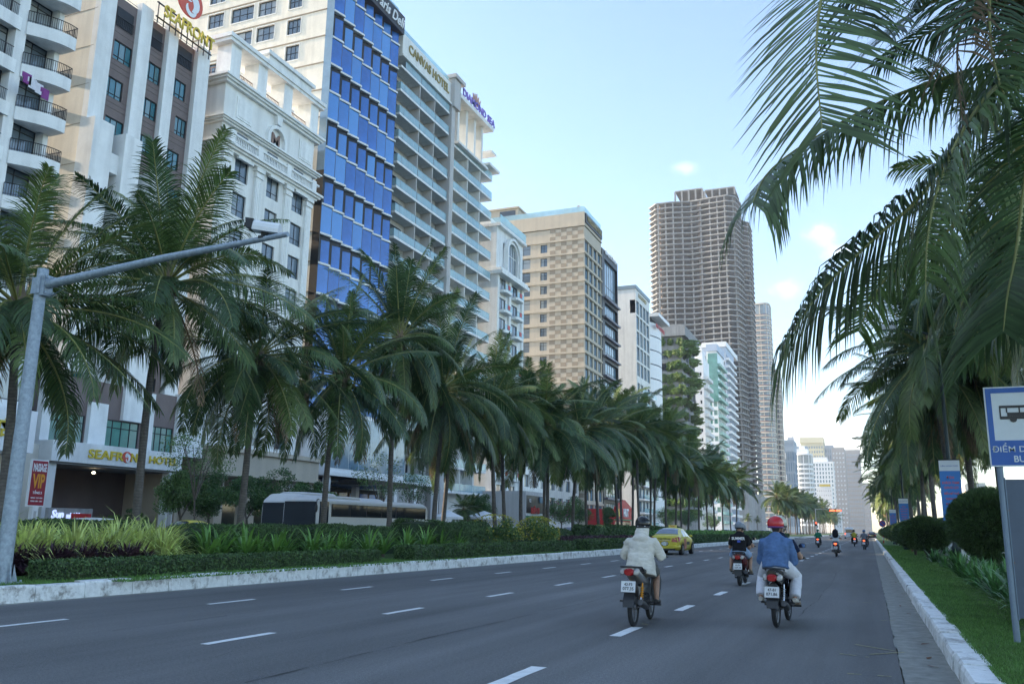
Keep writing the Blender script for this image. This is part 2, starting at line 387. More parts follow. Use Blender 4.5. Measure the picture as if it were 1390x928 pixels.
def palm(x, y, z0, h, label, group, lod='hi', lean=(0,0), lime=0, seed=0, scale=1.0, nuts=True, name='coconut_palm', rz=None):
    rng = random.Random(seed*31+7)
    t = thing(name, label, 'palm tree', (x, y, z0), 0, group)
    me, top, pts, rs = trunk_mesh(h, lean, lime, seed)
    tr = link('trunk', me, t)
    if lime:
        mb = MB(); mb.tube([pts[0], (pts[1][0]*lime/pts[1][2], pts[1][1]*lime/pts[1][2], lime)], [rs[0]+.006, rs[0]+(rs[1]-rs[0])*min(1, lime/pts[1][2])+.008], 12, 0, cap=False)
        mb.build('limewash_band', [M_LIME], tr)
    lst = {'open': CROWNS_OPEN, 'hi': CROWNS_HI, 'mid': CROWNS_MID, 'lo': CROWNS_LO}[lod]
    c = link('crown', lst[seed % len(lst)], t, top, rng.uniform(0, 6.28) if rz is None else rz); c.scale = (scale, scale, scale*rng.uniform(.88,1.1))
    if nuts and lod in ('hi', 'open'): link('coconut_cluster', NUTS[seed % 3], t, top, rng.uniform(0,6))
    return t
# --- broad-leaved trees and shrubs
M_BLEAF = mat('broad_leaf', (.07,.145,.042), .5, var=.3, scale=1.2, island=.45, transl=.2)
M_BLEAF2 = mat('broad_leaf_pale', (.11,.19,.055), .5, var=.3, scale=1.2, island=.4, transl=.25)
M_WOOD = mat('bark', (.12,.10,.08), .9, var=.3, bump=.5)
M_HEDGE = mat('hedge_leaf', (.060,.115,.032), .6, var=.35, scale=2.2, island=.5, transl=.1)
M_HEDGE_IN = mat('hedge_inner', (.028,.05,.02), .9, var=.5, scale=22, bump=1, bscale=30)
M_NEEDLE = mat('needle_leaf', (.06,.11,.034), .6, var=.4, scale=2.5, island=.5, transl=.08)
M_STRAP = mat('strap_leaf', (.16,.32,.07), .4, var=.2, island=.4, transl=.25)
M_STRAPD = mat('lily_leaf', (.09,.22,.06), .4, var=.2, island=.4, transl=.2)
M_VARI = mat('variegated_leaf', (.58,.66,.22), .45, var=.15, island=.45, transl=.25)
M_PURP = mat('purple_leaf', (.07,.032,.048), .5, var=.2, island=.5, transl=.1)
M_YFLOW = mat('golden_leaf', (.38,.36,.05), .5, var=.2, island=.4, transl=.2)
M_WFLOW = mat('white_petal', (.75,.76,.72), .5, var=.1, island=.1, transl=.2)
M_MAGENTA = mat('magenta_petal', (.42,.04,.22), .5, island=.3, transl=.2)
def leafquads(mb, rng, pts, size, mi=0, tri=False):
    vs = []; fs = []
    for p, nrm in pts:
        a = Vector((rng.gauss(0,1), rng.gauss(0,1), rng.gauss(0,.6)))
        if nrm is not None: a = (a+Vector(nrm)*1.0)
        a.normalize(); b = a.orthogonal().normalized(); q = rng.uniform(0,6.28); b = (Matrix.Rotation(q,3,a) @ b); c = a.cross(b)
        s_ = size*rng.uniform(.6,1.25); n = len(vs); p = Vector(p)
        vs += [p-b*s_, p+c*s_*.45, p+b*s_, p-c*s_*.45]; fs.append((n,n+1,n+2,n+3))
    mb.add(vs, fs, mi)
def tree_crown(seed, rad=(2.2,2.2,1.8), nblob=16, per=260, size=.11, fill=.85):
    rng = random.Random(seed); mb = MB(); pts = []
    for i in range(nblob):
        while True:
            v = Vector((rng.uniform(-1,1), rng.uniform(-1,1), rng.uniform(-1,1)))
            if v.length < 1: break
        v = v*fill; c = Vector((v.x*rad[0], v.y*rad[1], v.z*rad[2])); r = rng.uniform(.32,.55)*min(rad)
        for k in range(per):
            d = Vector((rng.gauss(0,1), rng.gauss(0,1), rng.gauss(0,1))).normalized(); rr = r*(rng.random()**.35)
            pts.append((c+Vector((d.x*rr, d.y*rr, d.z*rr*.75)), None))
    leafquads(mb, rng, pts, size, 0); return mb
def leafy_tree(x, y, z0, h, rad, label, group, seed, sparse=False, m=None, nblob=None, name='street_tree'):
    rng = random.Random(seed); t = thing(name, label, 'tree', (x,y,z0), 0, group)
    hc = h-rad[2]*(.9 if not sparse else .8); mb = MB(); n = 5 if not sparse else 7
    fork = max(hc*.45, .5)
    mb.tube([(0,0,0),(.08,.05,fork*.5),(.03,-.06,fork)], [.13,.10,.085] if not sparse else [.08,.06,.05], 8)
    for i in range(n):
        a = i*6.28/n+rng.uniform(-.4,.4); e = Vector((math.cos(a)*rad[0]*.6, math.sin(a)*rad[1]*.6, hc+rng.uniform(-.2,.5)*rad[2]))
        mb.tube([(.03,-.06,fork), (e.x*.45, e.y*.45, fork+(e.z-fork)*.55), e], [.055,.035,.012], 6)
        for k in range(2): mb.tube([e*.75+Vector((0,0,fork*.2)), e+Vector((rng.uniform(-.6,.6), rng.uniform(-.6,.6), rng.uniform(.1,.7)))], [.02,.006], 5)
    mb.build('trunk', [M_WOOD], t)
    cb = tree_crown(seed+5, rad, nblob or (22 if not sparse else 16), 460 if not sparse else 110, .085 if not sparse else .09, .8 if not sparse else .95)
    cb.build('crown', [m or M_BLEAF], t, (0,0,hc)); return t
def box_hedge(x0, x1, y0, y1, z0, z1, label, group=None, seed=0, dens=900, size=.035, lump=.0, name='clipped_hedge', m=None):
    """trimmed hedge: dark twiggy core with a skin of small leaves"""
    rng = random.Random(seed); o = thing(name, label, 'hedge', ((x0+x1)/2, y0, z0), 0, group)
    cx = (x0+x1)/2; W = (x1-x0)/2; H = z1-z0; L = y1-y0
    def top(u, v):   # height over (x,y)
        return H*(1+(lump*(.5*math.sin(v*1.1+seed)+.5*math.sin(v*2.3+seed*2)+.35*math.sin(v*.5+u*2)) if lump else .03*noise.noise(Vector((u*2, v*.8, seed)))))
    mb = MB(); ny = max(4, int(L/.5)); nx = 6; vs = []; fs = []
    def prof(k):
        a = math.pi*k/(nx); return -math.cos(a), math.sin(a)
    pw = .38 if lump else .16
    for j in range(ny+1):
        v = L*j/ny; e = 1.0
        if lump: e = min(1, .35+min(v, L-v)/.9) 
        for k in range(nx+1):
            c, s_ = prof(k); xx = math.copysign(abs(c)**pw, c) if c else 0; zz = s_**pw if s_ > 1e-6 else 0
            vs.append((xx*W*.93*(e**.5), v if 0 < j < ny else (v+(.04 if j == 0 else -.04)), zz*top(xx*W, v+y0)*.95*e))
    for j in range(ny):
        for k in range(nx): a = j*(nx+1)+k; fs.append((a, a+1, a+nx+2, a+nx+1))
    fs.append(tuple(range(nx+1))); fs.append(tuple(range(ny*(nx+1), (ny+1)*(nx+1)))[::-1])
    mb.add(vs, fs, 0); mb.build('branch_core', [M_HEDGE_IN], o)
    pts = []; area = L*(2*W+2*H); n = int(area*dens)
    for i in range(n):
        v = rng.uniform(0, L); e = min(1, .35+min(v, L-v)/.9) if lump else 1
        if rng.random() < .03 and not lump:
            yy = rng.choice([0, L]); pts.append(((rng.uniform(-W,W), yy, rng.uniform(0,H)), (0, -1 if yy == 0 else 1, 0))); continue
        t_ = rng.random()*(2*H+2*W)
        if lump:
            a = math.pi*rng.random(); c = math.cos(a); s_ = math.sin(a); xx = math.copysign(abs(c)**pw, c); zz = s_**pw
            p = (xx*W*(e**.5), v, zz*top(xx*W, v+y0)*e); nr = (c, 0, s_)
        elif t_ < H: p = (W, v, t_*top(W, v+y0)/H); nr = (1,0,.2)
        elif t_ < 2*H: p = (-W, v, (t_-H)*top(-W, v+y0)/H); nr = (-1,0,.2)
        else: xx = rng.uniform(-W, W); p = (xx, v, top(xx, v+y0)); nr = (0,0,1)
        j = .02; pts.append(((p[0]+rng.gauss(0,j), p[1]+rng.gauss(0,j), max(0, p[2]+rng.gauss(0,j))), nr))
    lb = MB(); leafquads(lb, rng, pts, size); lb.build('foliage', [m or M_HEDGE], o); return o
def strap_clump(rng, mb, c, n, L, w, mi=0, up=.9, droop=1.0):
    vs = []; fs = []
    for i in range(n):
        a = rng.uniform(0, 6.28); e = R(rng.uniform(35, 88))*up; l = L*rng.uniform(.6,1.1); d = Vector((math.cos(a)*math.cos(e), math.sin(a)*math.cos(e), math.sin(e)))
        p = Vector(c)+Vector((math.cos(a), math.sin(a), 0))*rng.uniform(0,.06); W = Vector((-math.sin(a), math.cos(a), 0)); b0 = len(vs); sg = 5
        for k in range(sg):
            ww = w*(.6,1,1,.8,.45)[k]*.5; vs += [p-W*ww, p+W*ww]; p = p+d*l/sg; d = (d+Vector((0,0,-.09-.13*k))*droop).normalized()
        vs.append(p)
        for k in range(sg-1): fs.append((b0+2*k, b0+2*k+1, b0+2*k+3, b0+2*k+2))
        fs.append((b0+2*(sg-1), b0+2*(sg-1)+1, b0+2*sg))
    mb.add(vs, fs, mi)
# ------------------------------------------------------------------ setting
def asphalt(name, col):
    m = mat(name, col, .82, var=0, spec=.35); nt = m.node_tree; N = nt.nodes; L = nt.links; b = N['Principled BSDF']
    tc = N.new('ShaderNodeTexCoord'); src = b.inputs['Base Color'].links[0].from_socket
    def layer(src, scale, lo, hi, f0, f1, stretch=(1,1,1), detail=5, rough=.6):
        mpn = N.new('ShaderNodeMapping'); mpn.inputs['Scale'].default_value = stretch; L.new(tc.outputs['Object'], mpn.inputs['Vector'])
        nz = N.new('ShaderNodeTexNoise'); nz.inputs['Scale'].default_value = scale; nz.inputs['Detail'].default_value = detail; nz.inputs['Roughness'].default_value = rough; L.new(mpn.outputs[0], nz.inputs['Vector'])
        mp = N.new('ShaderNodeMapRange'); mp.inputs['From Min'].default_value = f0; mp.inputs['From Max'].default_value = f1; mp.inputs['To Min'].default_value = lo; mp.inputs['To Max'].default_value = hi
        L.new(nz.outputs['Fac'], mp.inputs['Value']); vm = N.new('ShaderNodeVectorMath'); vm.operation = 'SCALE'; L.new(src, vm.inputs[0]); L.new(mp.outputs[0], vm.inputs['Scale']); return vm.outputs[0], nz
    cur, fine = layer(src, 90, .45, 1.7, .25, .75, detail=2)      # aggregate
    cur, _ = layer(cur, 28, .8, 1.25, .3, .7, detail=3)
    cur, _ = layer(cur, .35, .76, 1.2, .3, .7, (1,.25,1))        # patches along the lanes
    cur, _ = layer(cur, 1.0, .76, 1.12, .36, .64, (1,.025,1))       # wheel polish
    vo = N.new('ShaderNodeTexVoronoi'); vo.inputs['Scale'].default_value = 75; L.new(tc.outputs['Object'], vo.inputs['Vector'])
    mp = N.new('ShaderNodeMapRange'); mp.inputs['From Min'].default_value = .0; mp.inputs['From Max'].default_value = .22; mp.inputs['To Min'].default_value = 2.0; mp.inputs['To Max'].default_value = 1.0
    L.new(vo.outputs['Distance'], mp.inputs['Value']); vm = N.new('ShaderNodeVectorMath'); vm.operation = 'SCALE'; L.new(cur, vm.inputs[0]); L.new(mp.outputs[0], vm.inputs['Scale'])
    L.new(vm.outputs[0], b.inputs['Base Color'])
    bp = N.new('ShaderNodeBump'); bp.inputs['Strength'].default_value = .5; bp.inputs['Distance'].default_value = .01; L.new(fine.outputs['Fac'], bp.inputs['Height']); L.new(bp.outputs[0], b.inputs['Normal'])
    return m
M_ASPH = asphalt('asphalt', (.122,.122,.121))
M_GUT = mat('gutter_concrete', (.24,.24,.215), .9, var=.3, scale=5, bump=.4, bscale=60)
M_PAVE = mat('paving', (.27,.26,.24), .85, var=.2, scale=2)
M_SOIL = mat('soil', (.07,.055,.04), .95, var=.4, scale=8, bump=.8)
M_LAWN = mat('lawn', (.07,.125,.03), .95, var=.45, scale=5, bump=.8, bscale=60)
M_GRASS = mat('grass_blade', (.10,.21,.04), .6, var=.3, scale=1.5, island=.45, transl=.2)
M_SAND = mat('sandy_ground', (.10,.11,.08), .95, var=.2, scale=.05)
M_LINE = limewash('road_paint', .60, (.15,.15,.15))
M_YLINE = mat('old_yellow_chalk', (.30,.27,.14), .8, var=.5, scale=30)
M_CRACK = mat('tar_crack', (.02,.02,.022), .8, var=.2)
XR = .70
def XL(y): return -13.62+.9*min(max((y-10)/38, 0), 1)
CR0, CR1 = 166., 192.      # median opening at the cross street
struct('ground', MB().add([(-3000,-400,-.03),(3000,-400,-.03),(3000,6000,-.03),(-3000,6000,-.03)], [(0,1,2,3)]), [M_SAND])
M_SEA = mat('sea_water', (.05,.11,.13), .12, var=.1, bump=.5, bscale=.6)
struct('sea', MB().add([(75,-400,-.02),(3000,-400,-.02),(3000,6000,-.02),(75,6000,-.02)], [(0,1,2,3)]), [M_SEA])
ys = [-25]+[2*i for i in range(0, 40)]+[90,120,160,CR0,CR1,300,500,900,1500]
mb = MB(); vs = [];
for y in ys: vs += [(XL(y)+.0, y, 0), (XR-.5, y, 0)]
mb.add(vs, [(2*i, 2*i+1, 2*i+3, 2*i+2) for i in range(len(ys)-1)]); road = struct('road', mb, [M_ASPH])
mb = MB(); rg = random.Random(3); xs = []; yy = [-25]+[i*.35 for i in range(0, 200)]+[80,160,CR0,400,1500]
vs = []
for y in yy: vs += [(XR-.5+rg.uniform(-.02,.02), y, .004), (XR+.05, y, .012)]
mb.add(vs, [(2*i, 2*i+1, 2*i+3, 2*i+2) for i in range(len(yy)-1)])
vs = []
for y in ys[:-3]:
    vs += [(XL(y)-.05, y, .012), (XL(y)+.16, y, .004)]
mb.add(vs, [(2*i, 2*i+1, 2*i+3, 2*i+2) for i in range(len(ys)-4)]); struct('gutter', mb, [M_GUT])
# opening in the median and the far carriageway
struct('cross_street', MB().add([(-24.3,CR0,.0),(-12.74,CR0,.0),(-12.74,CR1,.0),(-24.3,CR1,.0)], [(0,1,2,3)]).add([(-400,251,.0),(-41,251,.0),(-41,279,.0),(-400,279,.0)], [(0,1,2,3)]), [M_ASPH])
struct('far_road', MB().add([(-41,-40,0),(-24.3,-40,0),(-24.3,1500,0),(-41,1500,0)], [(0,1,2,3)]), [M_ASPH])
struct('pavement', MB().box(-110,-41,-40,251,-.02,.14).box(-300,-41,279,1500,-.02,.14), [M_PAVE])
# kerbs: individual whitewashed stones
M_KERB = limewash('kerb_whitewash', .5)
def kerb_blocks(mb, fx, y0, y1, dirn, h, w, step, seed):
    rg = random.Random(seed); y = y0
    while y < y1:
        L = min(step*rg.uniform(.85,1.15), y1-y); x = fx(y+L/2); x2 = fx(y+L); x1 = fx(y); hh = h+rg.uniform(-.012,.012); jx = rg.uniform(-.012,.012)
        b = .035; g = .008
        # section: face, chamfer, top
        sec = [(0,-.02),(.012,hh-b),(b,hh),(w,hh+rg.uniform(-.006,.006)),(w,-.02)]
        vs = []
        for yy_, xx in ((y+g, x1),(y+L-g, x2)):
            vs += [(xx+jx+dirn*a, yy_, z) for a, z in sec]
        n = 5; mb.add(vs, [tuple(range(n)), tuple(range(n,2*n))[::-1]]+[(i,(i+1)%n,n+(i+1)%n,n+i) for i in range(n)])
        y += L
mb = MB(); kerb_blocks(mb, lambda y: XR, -8, 130, 1, .2, .27, 1.0, 1); kerb_blocks(mb, lambda y: XR, 130, 900, 1, .2, .27, 9, 2)
kr = struct('kerb', mb, [M_KERB])
mb = MB(); kerb_blocks(mb, XL, -8, 95, -1, .29, .3, 1.0, 3); kerb_blocks(mb, XL, 95, CR0, -1, .29, .3, 6, 4); kerb_blocks(mb, XL, CR1, 900, -1, .29, .3, 9, 5)
kerb_blocks(mb, lambda y: -24.3, -8, CR0, 1, .29, .3, 4, 6); kerb_blocks(mb, lambda y: -24.3, CR1, 900, 1, .29, .3, 9, 6)
mb.box(-24.3,-12.8,CR0-.3,CR0,-.02,.285).box(-24.3,-12.8,CR1,CR1+.3,-.02,.285)
struct('median_kerb', mb, [M_KERB])
struct('median_ground', MB().prism([(-24.05,-8),(XL(0)-.28,-8),(XL(10)-.28,10),(XL(48)-.28,48),(XL(60)-.28,CR0-.3),(-24.05,CR0-.3)], -.02, .27).box(-24.05,-12.98,CR1+.3,900,-.02,.27), [M_LAWN])
struct('verge', MB().box(XR+.26, 6.5, -8, 900, -.02, .19), [M_LAWN])
struct('promenade', MB().box(8.5, 30, -20, 900, -.02, .16), [M_PAVE])
# lane dashes
mb = MB(); rg = random.Random(8)
def dash(x, y, L, w, xe=None):
    xe = x if xe is None else xe; z = .006
    n = 5; vs = []
    for i in range(n+1): t = i/n; xx = x+(xe-x)*t; vs += [(xx-w/2+rg.uniform(-.006,.006), y+L*t, z), (xx+w/2+rg.uniform(-.006,.006), y+L*t, z)]
    mb.add(vs, [(2*i,2*i+1,2*i+3,2*i+2) for i in range(n)])
for k in range(0, 60):
    y = 8.2-8.3+4.15*k
    if y > 200: break
    if y > 3: dash(-3.28+.0015*y, y+(-.6 if k != 2 else -.6), 1.25, .16)
    if y > 3: dash(-7.40+.003*y, y+.35, 1.3, .13)
    dash(-11.0+.012*min(y,45), y+.25, 1.25, .12)
for y in range(240, 600, 12): dash(-3.2, y, 3, .15); dash(-7.3, y, 3, .15)
for y in range(140, 200, 5): dash(-5.2, y, 2.5, .15)
mk = mb.build('lane_marking', [M_LINE], road); tag(mk, kind='structure')
mb = MB()
def stroke(p, q, w=.02):
    p = gnd(*p); q = gnd(*q); t = (q-p).normalized(); n_ = Vector((-t.y, t.x, 0))*w; k = 7
    for i in range(k):
        if rg.random() < .12: continue
        a = p.lerp(q, i/k); b_ = p.lerp(q, (i+.92)/k); ja = n_*rg.uniform(.4,1.1)
        mb.add([(a-ja).to_tuple()[:2]+(.006,), (a+ja).to_tuple()[:2]+(.006,), (b_+ja).to_tuple()[:2]+(.006,), (b_-ja).to_tuple()[:2]+(.006,)], [(0,1,2,3)])
for a, b_ in (((1140,887),(1180,892)), ((1140,871),(1218,884)), ((1180,888),(1229,885)), ((1150,816),(1184,818)), ((1195,842),(1216,842)), ((1150,914),(1222,919)), ((870,846),(880,848))): stroke(a, b_, .022)
tag(mb.build('chalk_marking', [M_YLINE], road), kind='structure')
mb = MB()
pts = [gnd(x, y) for x, y in ((265,897),(285,893),(300,889),(318,883),(338,881),(352,877),(372,873),(395,869),(420,862),(450,856))]
for i in range(len(pts)-1):
    a, b_ = pts[i], pts[i+1]; mb.add([(a.x,a.y-.012,.005),(b_.x,b_.y-.012,.005),(b_.x,b_.y+.012,.005),(a.x,a.y+.012,.005)], [(0,1,2,3)])
tag(mb.build('crack', [M_CRACK], road), kind='structure')
for x_, ya_, yb_, w_ in ((-5.3,6,60,.008),(-9.3,9,70,.008),(-1.2,16,34,.007)):   # wandering seams between the asphalt lanes
    mb = MB(); vs = []; rc = random.Random(int(-x_*10)); xx = x_; n_ = int((yb_-ya_)/.25)
    for i in range(n_+1):
        xx += rc.gauss(0,.012)+(x_-xx)*.03; ww = w_*rc.uniform(.2,1.6); vs += [(xx-ww, ya_+i*.25, .0055),(xx+ww, ya_+i*.25, .0055)]
    mb.add(vs, [(2*i,2*i+1,2*i+3,2*i+2) for i in range(n_) if rc.random() > .18]); tag(mb.build('crack', [M_CRACK], road), kind='structure')
# fallen leaves in the gutter
M_FALL = mat('fallen_leaf', (.14,.06,.03), .8, var=.3, island=.4)
lf = None
for i, (x, y) in enumerate(((1227,806),(1234,833),(1255,874),(1268,905),(1261,893),(1216,790),(1222,822))):
    p = gnd(x, y, .012)
    if lf is None:
        lf = MB().add([(-.06,0,0),(-.02,.022,.012),(.03,.02,.008),(.08,0,.014),(.03,-.02,.01),(-.02,-.02,.006)], [(0,1,2,3,4,5)]).mesh('dead_leaf', [M_FALL])
    tag(link('dead_leaf', lf, None, p, rg.uniform(0,3)), 'small brown dead leaf lying in the gutter beside the right kerb', 'leaf', 'dead leaves in the gutter')
# grass on the right verge and by the left kerb
def grass(name, regions, seed):
    rg = random.Random(seed); vs = []; fs = []
    for x0, x1, y0, y1, z, n, h, w in regions:
        for i in range(n):
            x = rg.uniform(x0, x1); y = y0+(y1-y0)*rg.random()**1.3; a = rg.uniform(0,6.28); l = h*rg.uniform(.5,1.3); le = l*rg.uniform(.2,.9); b_ = rg.uniform(0,6.28)
            dx, dy = math.cos(a)*w, math.sin(a)*w; k = len(vs)
            vs += [(x-dx,y-dy,z),(x+dx,y+dy,z),(x+math.cos(b_)*le,y+math.sin(b_)*le,z+l)]; fs.append((k,k+1,k+2))
    return tag(MB().add(vs, fs).build(name, [M_GRASS]), 'short green turf beside the kerb', 'grass', None, 'stuff')
g = grass('grass', [(XR+.24, 3.4, 6.5, 14, .19, 90000, .035, .004), (XR+.24, 3.6, 14, 30, .19, 80000, .045, .008), (XR+.24, 3.6, 30, 90, .19, 50000, .06, .02)], 5)
tag(g, 'short mown green turf on the verge between the right kerb and the palms', 'grass', None, 'stuff')
g = grass('grass', [(-15.6, XL(11)-.25, 9, 13.5, .27, 14000, .05, .008), (-16, XL(24)-.25, 23.8, 26, .27, 9000, .05, .01), (-15, XL(40)-.3, 13, 60, .27, 15000, .05, .02)], 6)
tag(g, 'strip of green turf on the median behind the left kerb', 'grass', None, 'stuff')
# ------------------------------------------------------------------ planting on the median
hd = 'clipped hedges along the median kerb'
box_hedge(-15.0,-14.3, 12.3, 24.3, .27, .62, 'long low dark clipped hedge nearest the camera, behind the left kerb beside the steel pole', hd, 1, 1100, .034)
box_hedge(-14.6,-13.8, 25.6, 42.5, .27, .72, 'low clipped box hedge behind the left kerb in front of the yellow flowering bush', hd, 2, 600, .045)
box_hedge(-14.4,-13.5, 44.0, 62.0, .27, .78, 'low clipped box hedge behind the left kerb beyond the white hooded rider', hd, 3, 350, .06)
box_hedge(-14.9,-13.4, 63.0, 100.0, .27, .9, 'low clipped box hedge behind the kerb beside the yellow taxi', hd, 4, 160, .09)
box_hedge(-14.9,-13.4, 102.0, 164.0, .27, .9, 'most distant low clipped hedge along the median kerb', hd, 5, 60, .15)
lump = 'rounded clipped hedges behind the planting'
ys_ = [(-19.6,-18.3, 9.0, 19.5,1.08), (-18.9,-17.3,19.2,25.3,1.05), (-19.4,-17.8,25.4,32.4,1.05), (-18.6,-16.2,31.6,38.0,1.3), (-19.6,-18.2,38.4,56,1.0), (-19.3,-17.6,58,90,1.3)]
lbl = ['dark rounded clipped hedge behind the variegated grass plants at the far left', 'dark wavy clipped hedge behind the left part of the leafy strap plant row', 'dark wavy clipped hedge in front of the white coach', 'bulky dark domed hedge right of the white coach, behind the second low hedge',
       'dark clipped hedge behind the yellow flowering bush', 'dark clipped hedge behind the yellow taxi']
for i, (a, b_, c, d, h) in enumerate(ys_): box_hedge(a, b_, c, d, .27, .27+h, lbl[i], lump, 20+i, [700,700,600,500,250,120][i], [.035,.035,.04,.045,.06,.1][i], .07, 'rounded_hedge')
def cover(name, label, cat, x0, x1, y0, y1, h, m, seed, n, size, lab=None):
    rng = random.Random(seed); pts = []
    for i in range(n):
        x, y = rng.uniform(x0, x1), rng.uniform(y0, y1); e = min(1, min(x-x0, x1-x, y-y0, y1-y)/.4+.35); z = .27+h*e*(1+.25*noise.noise(Vector((x*2,y*1.2,seed))))*rng.random()**.4; pts.append(((x,y,z), None))
    mb = MB(); leafquads(mb, rng, pts, size); return tag(mb.build(name, [m]), label, cat, None, 'stuff')
# variegated clumps
rgv = random.Random(4); prot = []
for k in range(4):
    mb = MB(); strap_clump(rgv, mb, (0,0,0), 120, 1.35, .05, 0, .95, 1.35); prot.append(mb.mesh('variegated_plant', [M_VARI]))
k = 0
for row, x in enumerate((-16.9,-17.4,-17.9)):
    y = 12.2
    while y < 18.2+.4*row:
        o = link('variegated_plant', prot[k % 4], None, (x+rgv.uniform(-.15,.15), y, .27), rgv.uniform(0,6)); o.scale = (rgv.uniform(.9,1.2),)*3
        tag(o, 'bushy clump of yellow and green striped strap leaves beside the steel pole', 'plant', 'variegated strap plants in the median bed'); k += 1; y += rgv.uniform(.5,.75)
prp = []
for k in range(3):
    mb = MB(); strap_clump(rgv, mb, (0,0,0), 80, .8, .06); prp.append(mb.mesh('purple_plant', [M_PURP]))
for i in range(30):
    o = link('purple_plant', prp[i % 3], None, (-16.35+rgv.uniform(-.2,.2), 12.0+i*.15+rgv.uniform(-.05,.05), .27), rgv.uniform(0,6))
    tag(o, 'dark purple leaved plant between the low hedge and the striped plants', 'plant', 'purple plants in the median bed')
sp = []
for k in range(4):
    mb = MB(); strap_clump(rgv, mb, (0,0,.1), 44, 1.15, .085); mb.tube([(0,0,0),(0,0,.18)], [.07,.05], 7, 1); sp.append(mb.mesh('strap_leaf_plant', [M_STRAP, M_FIBRE]))
for i, px in enumerate((283,300,327,344,370,384,422,440,458,474)):
    p = gnd(px, 757-.065*(px-283), .27); X = -16.9; q = onX(px, 745, X)
    o = link('strap_leaf_plant', sp[i % 4], None, (X+rgv.uniform(-.2,.2), q.y, .27), rgv.uniform(0,6)); o.scale = (rgv.uniform(.8,1.15),)*3
    tag(o, 'fresh green fountain shaped strap leaf plant behind the first low hedge', 'plant', 'green strap plants behind the low hedge')
cover('purple_cover', 'low purplish brown bedding plants behind the second low hedge, right of the golden bush', 'plant', -17.0,-15.2, 47.5,66, .6, M_PURP, 3, 9000, .09)
cover('green_cover', 'green leafy bedding plants behind the hedge near the yellow taxi', 'plant', -17.6,-15.0, 66,95, .9, M_STRAPD, 4, 6000, .13)
cover('green_cover', 'bright green leafy bedding right of the yellow taxi', 'plant', -16.6,-15.0, 70,110, .95, M_STRAP, 5, 5000, .13)
cover('distant_bedding', 'far strip of green bedding plants on the median', 'plant', -22,-15.0, 110,164, .9, M_BLEAF2, 6, 5000, .25)
def shrub(x, y, z0, rad, label, group, seed, mi, flowers=None, n=14, per=260, size=.06, name='bush'):
    t = thing(name, label, 'bush', (x,y,z0), 0, group); b_ = tree_crown(seed, rad, n, per, size, .75); b_.build('foliage', [mi], t, (0,0,rad[2]*.8))
    st = MB(); rr = random.Random(seed)
    for i in range(5): st.tube([(0,0,0),(rr.uniform(-.5,.5)*rad[0], rr.uniform(-.5,.5)*rad[1], rad[2])], [.03,.01], 5)
    st.build('stems', [M_WOOD], t)
    if flowers:
        pts = []
        for i in range(flowers[1]):
            a = rr.uniform(0,6.28); e = rr.uniform(-.3,1.4); pts.append(((rad[0]*math.cos(a)*math.cos(e)*1.0, rad[1]*math.sin(a)*math.cos(e)*1.0, rad[2]*.8+rad[2]*math.sin(e)), None))
        fb = MB(); leafquads(fb, rr, pts, flowers[2]); fb.build('flowers', [flowers[0]], t)
    return t
shrub(-16.5, 38.6, .27, (1.1,2.4,.95), 'golden leaved bush with yellow tips behind the second low hedge, left end', None, 31, M_BLEAF2, (M_YFLOW,500,.055))
shrub(-16.5, 44.2, .27, (1.1,2.0,.95), 'golden bush with yellow tips behind the second low hedge, beside the purple bed', None, 32, M_BLEAF2, (M_YFLOW,900,.055))
for i, px in enumerate((500,520,552,578,598,620)):
    q = onX(px, 740, -16.3); o = link('strap_leaf_plant', sp[i % 4], None, (-16.3, q.y, .27), rgv.uniform(0,6)); o.scale = (1.1,)*3
    tag(o, 'green strap plant in the bed beside the golden bush and the domed hedge', 'plant', 'strap plants around the domed hedge')

box_hedge(9.2,10.8,36,200,.15,3.5,'long green hedge between right palms and promenade, added to screen coach window reflections',None,44,90,.09,.04,'reflection_screen_hedge')  # tall hedge added to keep the bright horizon out of the coach glass
# ------------------------------------------------------------------ buildings
M_WHITE = mat('white_render', (.78,.79,.78), .8, var=.08, scale=.8, stain=.16, bump=.1)
M_CREAM = mat('cream_render', (.75,.71,.62), .85, var=.08, scale=.5, stain=.12, bump=.1)
M_IVORY = mat('ivory_render', (.77,.77,.74), .85, var=.06, scale=.6, stain=.15, bump=.1)
M_BROWN = mat('brown_cladding', (.17,.13,.122), .7, var=.08, scale=.7, stain=.1)
M_JOINT = mat('dark_joint', (.10,.085,.08), .8)
M_BEIGE = mat('beige_stone', (.50,.44,.35), .8, var=.06, scale=.5, stain=.1)
M_TAN = mat('tan_stone', (.30,.25,.19), .8, var=.06, scale=.5)
M_DKMET = mat('dark_metal', (.025,.027,.03), .45, .5, var=.1)
M_BLKMET = mat('black_metal', (.015,.015,.017), .4, .2, var=.1)
M_GREYWALL = mat('grey_render', (.50,.485,.47), .85, var=.06, scale=.5, stain=.12)
M_CONC = mat('raw_concrete', (.29,.297,.30), .9, var=.16, scale=.35, stain=.25, bump=.2)
M_CONCD = mat('shaded_inner_concrete', (.035,.036,.038), .95, var=.2, scale=.4)  # near black copy of the concrete, darkened for the shaded tower interior
M_BRICKP = mat('unfinished_brick', (.18,.15,.14), .9, var=.2, scale=.6)
G_TEAL = glassmat('teal_glass', (.03,.15,.19), .05, .22, 1.0)
G_GREY = glassmat('grey_glass', (.10,.14,.18), .06, .55, .9)
G_DARK = glassmat('dark_glass', (.018,.025,.035), .06, .25, .8, (.3,.3,.28))
G_BLUE = glassmat('blue_glass', (.025,.135,.47), .10, .7, .7, (.12,.34,.72))
G_GREEN = glassmat('green_glass', (.10,.26,.22), .08, .35, .9)
G_SKYB = glassmat('sky_glass', (.14,.24,.33), .06, .3, 1.0)
